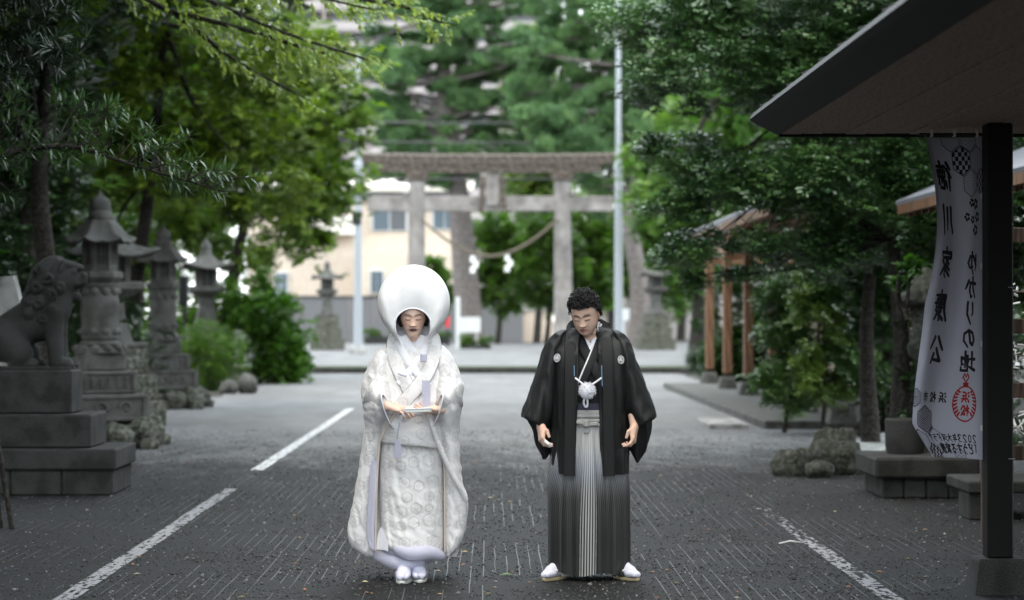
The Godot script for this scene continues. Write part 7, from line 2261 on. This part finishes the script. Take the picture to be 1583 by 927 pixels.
	strip.call([Vector3(-0.078, 1.48, 0), Vector3(-0.062, 1.42, 0), Vector3(-0.028, 1.34, 0), Vector3(0.0, 1.29, 0), Vector3(0.06, 1.18, 0)], "kimono_collar", [0.026, 0.03, 0.03, 0.03], 0.0, M.black_band, 0.003)
	strip.call([Vector3(0.1, 1.5, 0), Vector3(0.075, 1.42, 0), Vector3(0.038, 1.33, 0), Vector3(-0.012, 1.23, 0), Vector3(-0.075, 1.09, 0)], "kimono_collar", [0.026, 0.03, 0.03, 0.03], 0.006, M.black_band, 0.003)
	strip.call([Vector3(0.076, 1.49, 0), Vector3(0.047, 1.42, 0), Vector3(0.006, 1.318, 0), Vector3(-0.04, 1.216, 0), Vector3(-0.088, 1.1, 0)], "collar_edge", [0.006, 0.006, 0.0055, 0.005], 0.012, M.white_silk, 0.002)
	# navy sash above the trousers' waistband
	g = Geo.new()
	g.grid(bag([[1.03, -0.165, 1.03, 0.165, 0.0, 0.16, 0.115], [0.985, -0.165, 0.985, 0.165, 0.0, 0.16, 0.115]], 4, 44, 0.85), true)
	part("sash", g, M.navy_silk, t)
	# pleated trousers
	var pleat := func(p: Vector3, th: float, v: float) -> Vector3:
		var o := Vector3.ZERO
		if cos(th) > 0:
			var fr := smoothstep(0.0, 0.3, cos(th))
			var wide := lerpf(0.4, 1.0, smoothstep(0.0, 0.75, v))
			for q in [[-0.155, 1.0], [-0.085, 1.0], [-0.035, 0.9], [0.04, -0.9], [0.095, -1.0], [0.165, -1.0]]:
				var x: float = q[0] * wide
				o.z += fr * 0.015 * smoothstep(0.05, 0.5, v) * (smoothstep(x - 0.006, x + 0.006, p.x) - 0.5) * q[1] * (1.0 if absf(q[0]) > 0.05 else 1.2)
			o.z += fr * 0.004 * sin(p.x * 130.0) * smoothstep(0.1, 0.6, v)
		else:
			o.z += 0.012 * sin(p.x * 60.0) * smoothstep(0.1, 0.6, v)
		o.y += 0.012 * sin(p.x * 21.0) * smoothstep(0.93, 1.0, v) * (1.0 if cos(th) > 0 else 0.0)
		return o
	g = Geo.new()
	var hrows := bag([[0.985, -0.17, 0.985, 0.17, 0.0, 0.155, 0.12], [0.85, -0.205, 0.85, 0.2, 0.0, 0.165, 0.14], [0.6, -0.237, 0.6, 0.238, 0.0, 0.165, 0.165], [0.3, -0.238, 0.3, 0.245, 0.01, 0.165, 0.175], [0.045, -0.236, 0.032, 0.246, 0.015, 0.165, 0.18]], 60, 240, 0.75, pleat)
	g.grid(hrows, true)
	var inner: Array = []
	for r in [hrows[-1], hrows[-1]]:
		var ring := PackedVector3Array()
		for p in r: ring.append(p * Vector3(0.96, 1, 0.94) + Vector3(0, 0.03 if inner.size() else 0.0, 0))
		inner.append(ring)
	g.grid([hrows[-1], inner[0], inner[1]], true)
	# stripes follow the cloth from front centre outwards
	for k in g.v.size():
		var p := g.v[k]
		var wide := lerpf(0.55, 1.0, smoothstep(0.0, 0.7, 1.0 - p.y / 0.98))
		var uu := p.x / wide * 0.85
		g.uv[k] = Vector2(0.5 + uu, clampf(1.0 - p.y / 0.985, 0.002, 0.998))
	part("trousers", g, hk, t)
	# waistband, knot and ties
	g = Geo.new()
	g.grid(bag([[0.99, -0.172, 0.99, 0.172, 0.0, 0.166, 0.125], [0.965, -0.173, 0.965, 0.173, 0.0, 0.17, 0.125], [0.935, -0.174, 0.935, 0.174, 0.0, 0.17, 0.125]], 8, 48, 0.85), true)
	part("waistband", g, waist, t)
	for q in [[0.93, 0.011, 0.176], [0.905, 0.011, 0.178], [0.955, 0.01, 0.175]]:
		g = Geo.new()
		band(g, smooth([Vector3(-0.16, q[0], 0.1), Vector3(-0.08, q[0], q[2] - 0.01), Vector3(0.0, q[0], q[2]), Vector3(0.08, q[0], q[2] - 0.01), Vector3(0.16, q[0], 0.1)], 4), [q[1]], Vector3.BACK, 0.004, 0.002)
		part("waist_tie", g, waist, t)
	var knot := part("knot", Geo.new().box(Vector3(-0.02, 0.912, 0.192), Vector3(0.034, 0.042, 0.02), 0.008), waist, t)
	part("bow_loop", Geo.new().box(Vector3(-0.054, 0.918, 0.188), Vector3(0.05, 0.024, 0.014), 0.006, Basis(Vector3.BACK, -0.15)), waist, knot)
	part("bow_loop", Geo.new().box(Vector3(0.02, 0.91, 0.188), Vector3(0.056, 0.024, 0.014), 0.006, Basis(Vector3.BACK, 0.1)), waist, knot)
	part("bow_end", Geo.new().box(Vector3(-0.018, 0.872, 0.184), Vector3(0.034, 0.03, 0.01), 0.004), waist, knot)
	# black coat: back and sides, open at the front
	var coat := wrinkle(31, Vector3(8, 1.6, 8), 0.022)
	var gap := func(q: Array) -> Array:
		return q
	g = Geo.new()
	var cr: Array = bag([[1.475, -0.085, 1.475, 0.09, -0.035, 0.05, 0.05], [1.45, -0.145, 1.45, 0.155, -0.025, 0.075, 0.075], [1.41, -0.2, 1.41, 0.21, -0.015, 0.1, 0.09], [1.34, -0.235, 1.335, 0.245, -0.005, 0.135, 0.11], [1.25, -0.245, 1.25, 0.255, 0.0, 0.16, 0.125], [1.05, -0.235, 1.05, 0.25, 0.0, 0.18, 0.14], [0.85, -0.225, 0.85, 0.24, 0.0, 0.187, 0.155], [0.62, -0.222, 0.615, 0.236, 0.0, 0.192, 0.165]], 66, 96, 0.78, coat, Vector2(0.06, TAU - 0.06))
	for r in cr.size():
		var row: PackedVector3Array = cr[r]
		var y := row[48].y
		var lx := lerpf(-0.105, -0.085, smoothstep(0.61, 1.3, y)); var rx := lerpf(0.08, 0.072, smoothstep(0.61, 1.3, y))
		lx = lerpf(lx, -0.07, smoothstep(1.36, 1.46, y)); rx = lerpf(rx, 0.08, smoothstep(1.36, 1.46, y))
		for k in row.size():
			var p := row[k]
			if k < 40 and p.x < rx: row[k] = Vector3(rx - 0.0005 * (40 - k), p.y, p.z)
			if k > 56 and p.x > lx: row[k] = Vector3(lx + 0.0005 * (k - 56), p.y, p.z)
		cr[r] = row
	g.grid(cr)
	var n0 := g.v.size()
	var tri := g.idx.duplicate()
	for k in n0:
		g.v.append(g.v[k] * Vector3(0.985, 1, 0.975)); g.uv.append(g.uv[k]); g.c.append(Color.WHITE)
	for k in range(0, tri.size(), 3): g.tri(tri[k] + n0, tri[k + 2] + n0, tri[k + 1] + n0)
	part("coat", g, black, t)
	# collar bands from the nape down both front edges
	for s: float in [-1.0, 1.0]:
		g = Geo.new()
		var pts: Array = []
		for q in smooth([Vector3(s * 0.03, 1.47, -0.085), Vector3(s * 0.076, 1.472, -0.03), Vector3(s * 0.092, 1.425, 0.045), Vector3(s * 0.107, 1.34, 0.122), Vector3(s * 0.112, 1.2, 0.172), Vector3(s * 0.114, 0.95, 0.19), Vector3(s * 0.118, 0.61, 0.2)], 6):
			pts.append(q + Vector3(0.0 if s < 0 else -0.006, 0, 0.004))
		band(g, pts, [0.034, 0.038, 0.042, 0.044, 0.046, 0.047, 0.047, 0.047, 0.047, 0.047, 0.046, 0.045, 0.044, 0.043, 0.042, 0.041, 0.04, 0.039, 0.038, 0.037, 0.036, 0.035, 0.034], Vector3(0, 0.1, 1).normalized(), 0.006, 0.0)
		part("collar_band", g, M.black_band, t)
	# sleeves: the part round the arm, and the bag hanging below the cuff
	for s: float in [-1.0, 1.0]:
		var c: Array = [[1.455, -0.16, 1.46, -0.1, -0.025, 0.05, 0.06], [1.412, -0.222, 1.42, -0.13, -0.01, 0.085, 0.085], [1.32, -0.272, 1.28, -0.16, 0.0, 0.115, 0.1], [1.18, -0.313, 1.14, -0.17, 0.01, 0.125, 0.1], [1.06, -0.357, 0.99, -0.19, 0.03, 0.12, 0.09], [0.965, -0.394, 0.885, -0.236, 0.055, 0.11, 0.08], [0.95, -0.392, 0.875, -0.24, 0.055, 0.1, 0.075]]
		var b: Array = [[1.1, -0.33, 1.1, -0.2, 0.0, 0.06, 0.07], [0.95, -0.36, 0.95, -0.2, 0.0, 0.055, 0.07], [0.86, -0.325, 0.86, -0.205, 0.0, 0.045, 0.06], [0.78, -0.31, 0.78, -0.212, 0.0, 0.035, 0.05], [0.71, -0.275, 0.715, -0.24, 0.0, 0.022, 0.03], [0.695, -0.262, 0.697, -0.255, 0.0, 0.012, 0.02]]
		if s > 0:
			c = [[1.46, 0.11, 1.455, 0.165, -0.025, 0.05, 0.06], [1.42, 0.14, 1.41, 0.226, -0.01, 0.085, 0.085], [1.28, 0.17, 1.315, 0.27, 0.0, 0.115, 0.1], [1.14, 0.18, 1.17, 0.322, 0.01, 0.125, 0.1], [0.99, 0.2, 1.05, 0.366, 0.03, 0.12, 0.09], [0.895, 0.262, 0.96, 0.392, 0.055, 0.11, 0.08], [0.885, 0.262, 0.945, 0.39, 0.055, 0.1, 0.075]]
			b = [[1.1, 0.21, 1.1, 0.34, 0.0, 0.06, 0.07], [0.95, 0.21, 0.95, 0.366, 0.0, 0.055, 0.07], [0.86, 0.22, 0.86, 0.362, 0.0, 0.045, 0.06], [0.77, 0.238, 0.77, 0.344, 0.0, 0.035, 0.05], [0.695, 0.275, 0.69, 0.305, 0.0, 0.022, 0.03], [0.677, 0.285, 0.676, 0.293, 0.0, 0.012, 0.02]]
		g = Geo.new()
		var w := wrinkle(41 + int(s), Vector3(11, 2.2, 9), 0.016)
		var rr := bag(c, 60, 44, 1.0, w)
		g.grid(rr, true)
		var inn: Array = []
		for k in 5:
			var ring := PackedVector3Array()
			var src: PackedVector3Array = rr[rr.size() - 1 - k * 3]
			var mid := Vector3.ZERO
			for p in src: mid += p / src.size()
			for p in src: ring.append(mid.lerp(p, 0.965))
			inn.append(ring)
		g.grid([rr[-1], inn[0], inn[1], inn[2], inn[3], inn[4]], true)
		var sl := part("sleeve", g, black, t)
		g = Geo.new()
		g.grid(bag(b, 40, 36, 1.05, w), true)
		part("sleeve_bag", g, black, sl)
	# white round crests on the chest
	for q in [[-0.188, 1.293, 0.142, -0.5], [0.183, 1.282, 0.15, 0.42]]:
		g = Geo.new()
		g.xf = Transform3D(Basis.from_euler(Vector3(-0.15, q[3], 0)), Vector3(q[0], q[1], q[2]))
		var rim: Array = []
		for k in 29: rim.append(Vector3(sin(TAU * k / 28.0) * 0.019, cos(TAU * k / 28.0) * 0.0225, 0))
		g.tube(rim, [0.0026], 6, false)
		for k in 3:
			var a := TAU * k / 3.0
			g.blob(Vector3(sin(a) * 0.0075, cos(a) * 0.0085, 0), Vector3(0.0072, 0.0082, 0.0025), null, 0.0, 6)
			g.tube([Vector3(sin(a) * 0.008, cos(a) * 0.009, 0), Vector3(sin(a + 0.7) * 0.0145, cos(a + 0.7) * 0.017, 0), Vector3(sin(a + 1.5) * 0.0155, cos(a + 1.5) * 0.018, 0)], [0.004, 0.0028, 0.001], 6)
		part("crest", g, M.white_paint, t)
	# white cords with a pompon
	g = Geo.new()
	g.tube(smooth([Vector3(-0.085, 1.178, 0.19), Vector3(-0.05, 1.15, 0.2), Vector3(-0.015, 1.125, 0.205)], 4), [0.006], 7)
	g.tube(smooth([Vector3(0.068, 1.178, 0.19), Vector3(0.035, 1.155, 0.2), Vector3(-0.012, 1.125, 0.205)], 4), [0.006], 7)
	var cord := part("coat_cord", g, M.white_silk, t)
	g = Geo.new()
	g.blob(Vector3(-0.015, 1.105, 0.222), Vector3(0.042, 0.042, 0.034), null, 0.0, 12)
	for k in 900:
		var d := Vector3(rng.randfn(), rng.randfn(), rng.randfn()).normalized()
		var p := Vector3(-0.015, 1.105, 0.222) + d * Vector3(0.04, 0.04, 0.032)
		g.tube([p, p + (d + Vector3(rng.randfn(), rng.randfn(), rng.randfn()) * 0.25) * rng.randf_range(0.007, 0.013)], [0.0016, 0.0007], 3, false)
	part("pompon", g, M.white_silk, cord)
	g = Geo.new()
	g.tube(smooth([Vector3(-0.03, 1.07, 0.215), Vector3(-0.036, 1.035, 0.212), Vector3(-0.026, 1.012, 0.212), Vector3(-0.014, 1.022, 0.213), Vector3(-0.016, 1.07, 0.215)], 5), [0.0065], 7)
	part("cord_loop", g, M.white_silk, cord)
	for q in [[-0.09, 1.3, 1.13], [0.07, 1.3, 1.13]]:
		g = Geo.new()
		g.tube([Vector3(q[0], 1.2 + 0.05, 0.178), Vector3(q[0] + 0.002, q[2], 0.184)], [0.0022], 5)
		part("lining_edge", g, M.cord_blue, t)
	# feet in white split-toed socks on sandals, turned out
	g = Geo.new()
	for s: float in [-1.0, 1.0]:
		foot_into(g, Transform3D(Basis(Vector3.UP, s * 0.58).scaled(Vector3.ONE * 0.92), Vector3(s * 0.195 + (0.012 if s > 0 else 0.0), 0.018, 0.085)), s)
	part("socks", g, M.tabi_white, t)
	for s: float in [-1.0, 1.0]:
		sandal(t, Transform3D(Basis(Vector3.UP, s * 0.58).scaled(Vector3.ONE * 0.92), Vector3(s * 0.195 + (0.012 if s > 0 else 0.0), 0.002, 0.09)), M.zori_sole, M.white_silk)
	var fan := thing("folded_fan", "small folded white fan gripped in the groom's right hand", "fan", P(0.58, 0, 14.2) + Vector3(-0.262, 0.815, 0.19))
	var tilt := Basis(Quaternion(Vector3.UP, Vector3(0.5, -0.42, 0.72).normalized()))
	part("sticks", Geo.new().box(Vector3.ZERO, Vector3(0.022, 0.11, 0.017), 0.004, tilt), M.paper, fan)
	part("guard", Geo.new().box(tilt * Vector3(0.0125, 0, 0), Vector3(0.004, 0.112, 0.019), 0.0015, tilt), M.white_silk, fan)
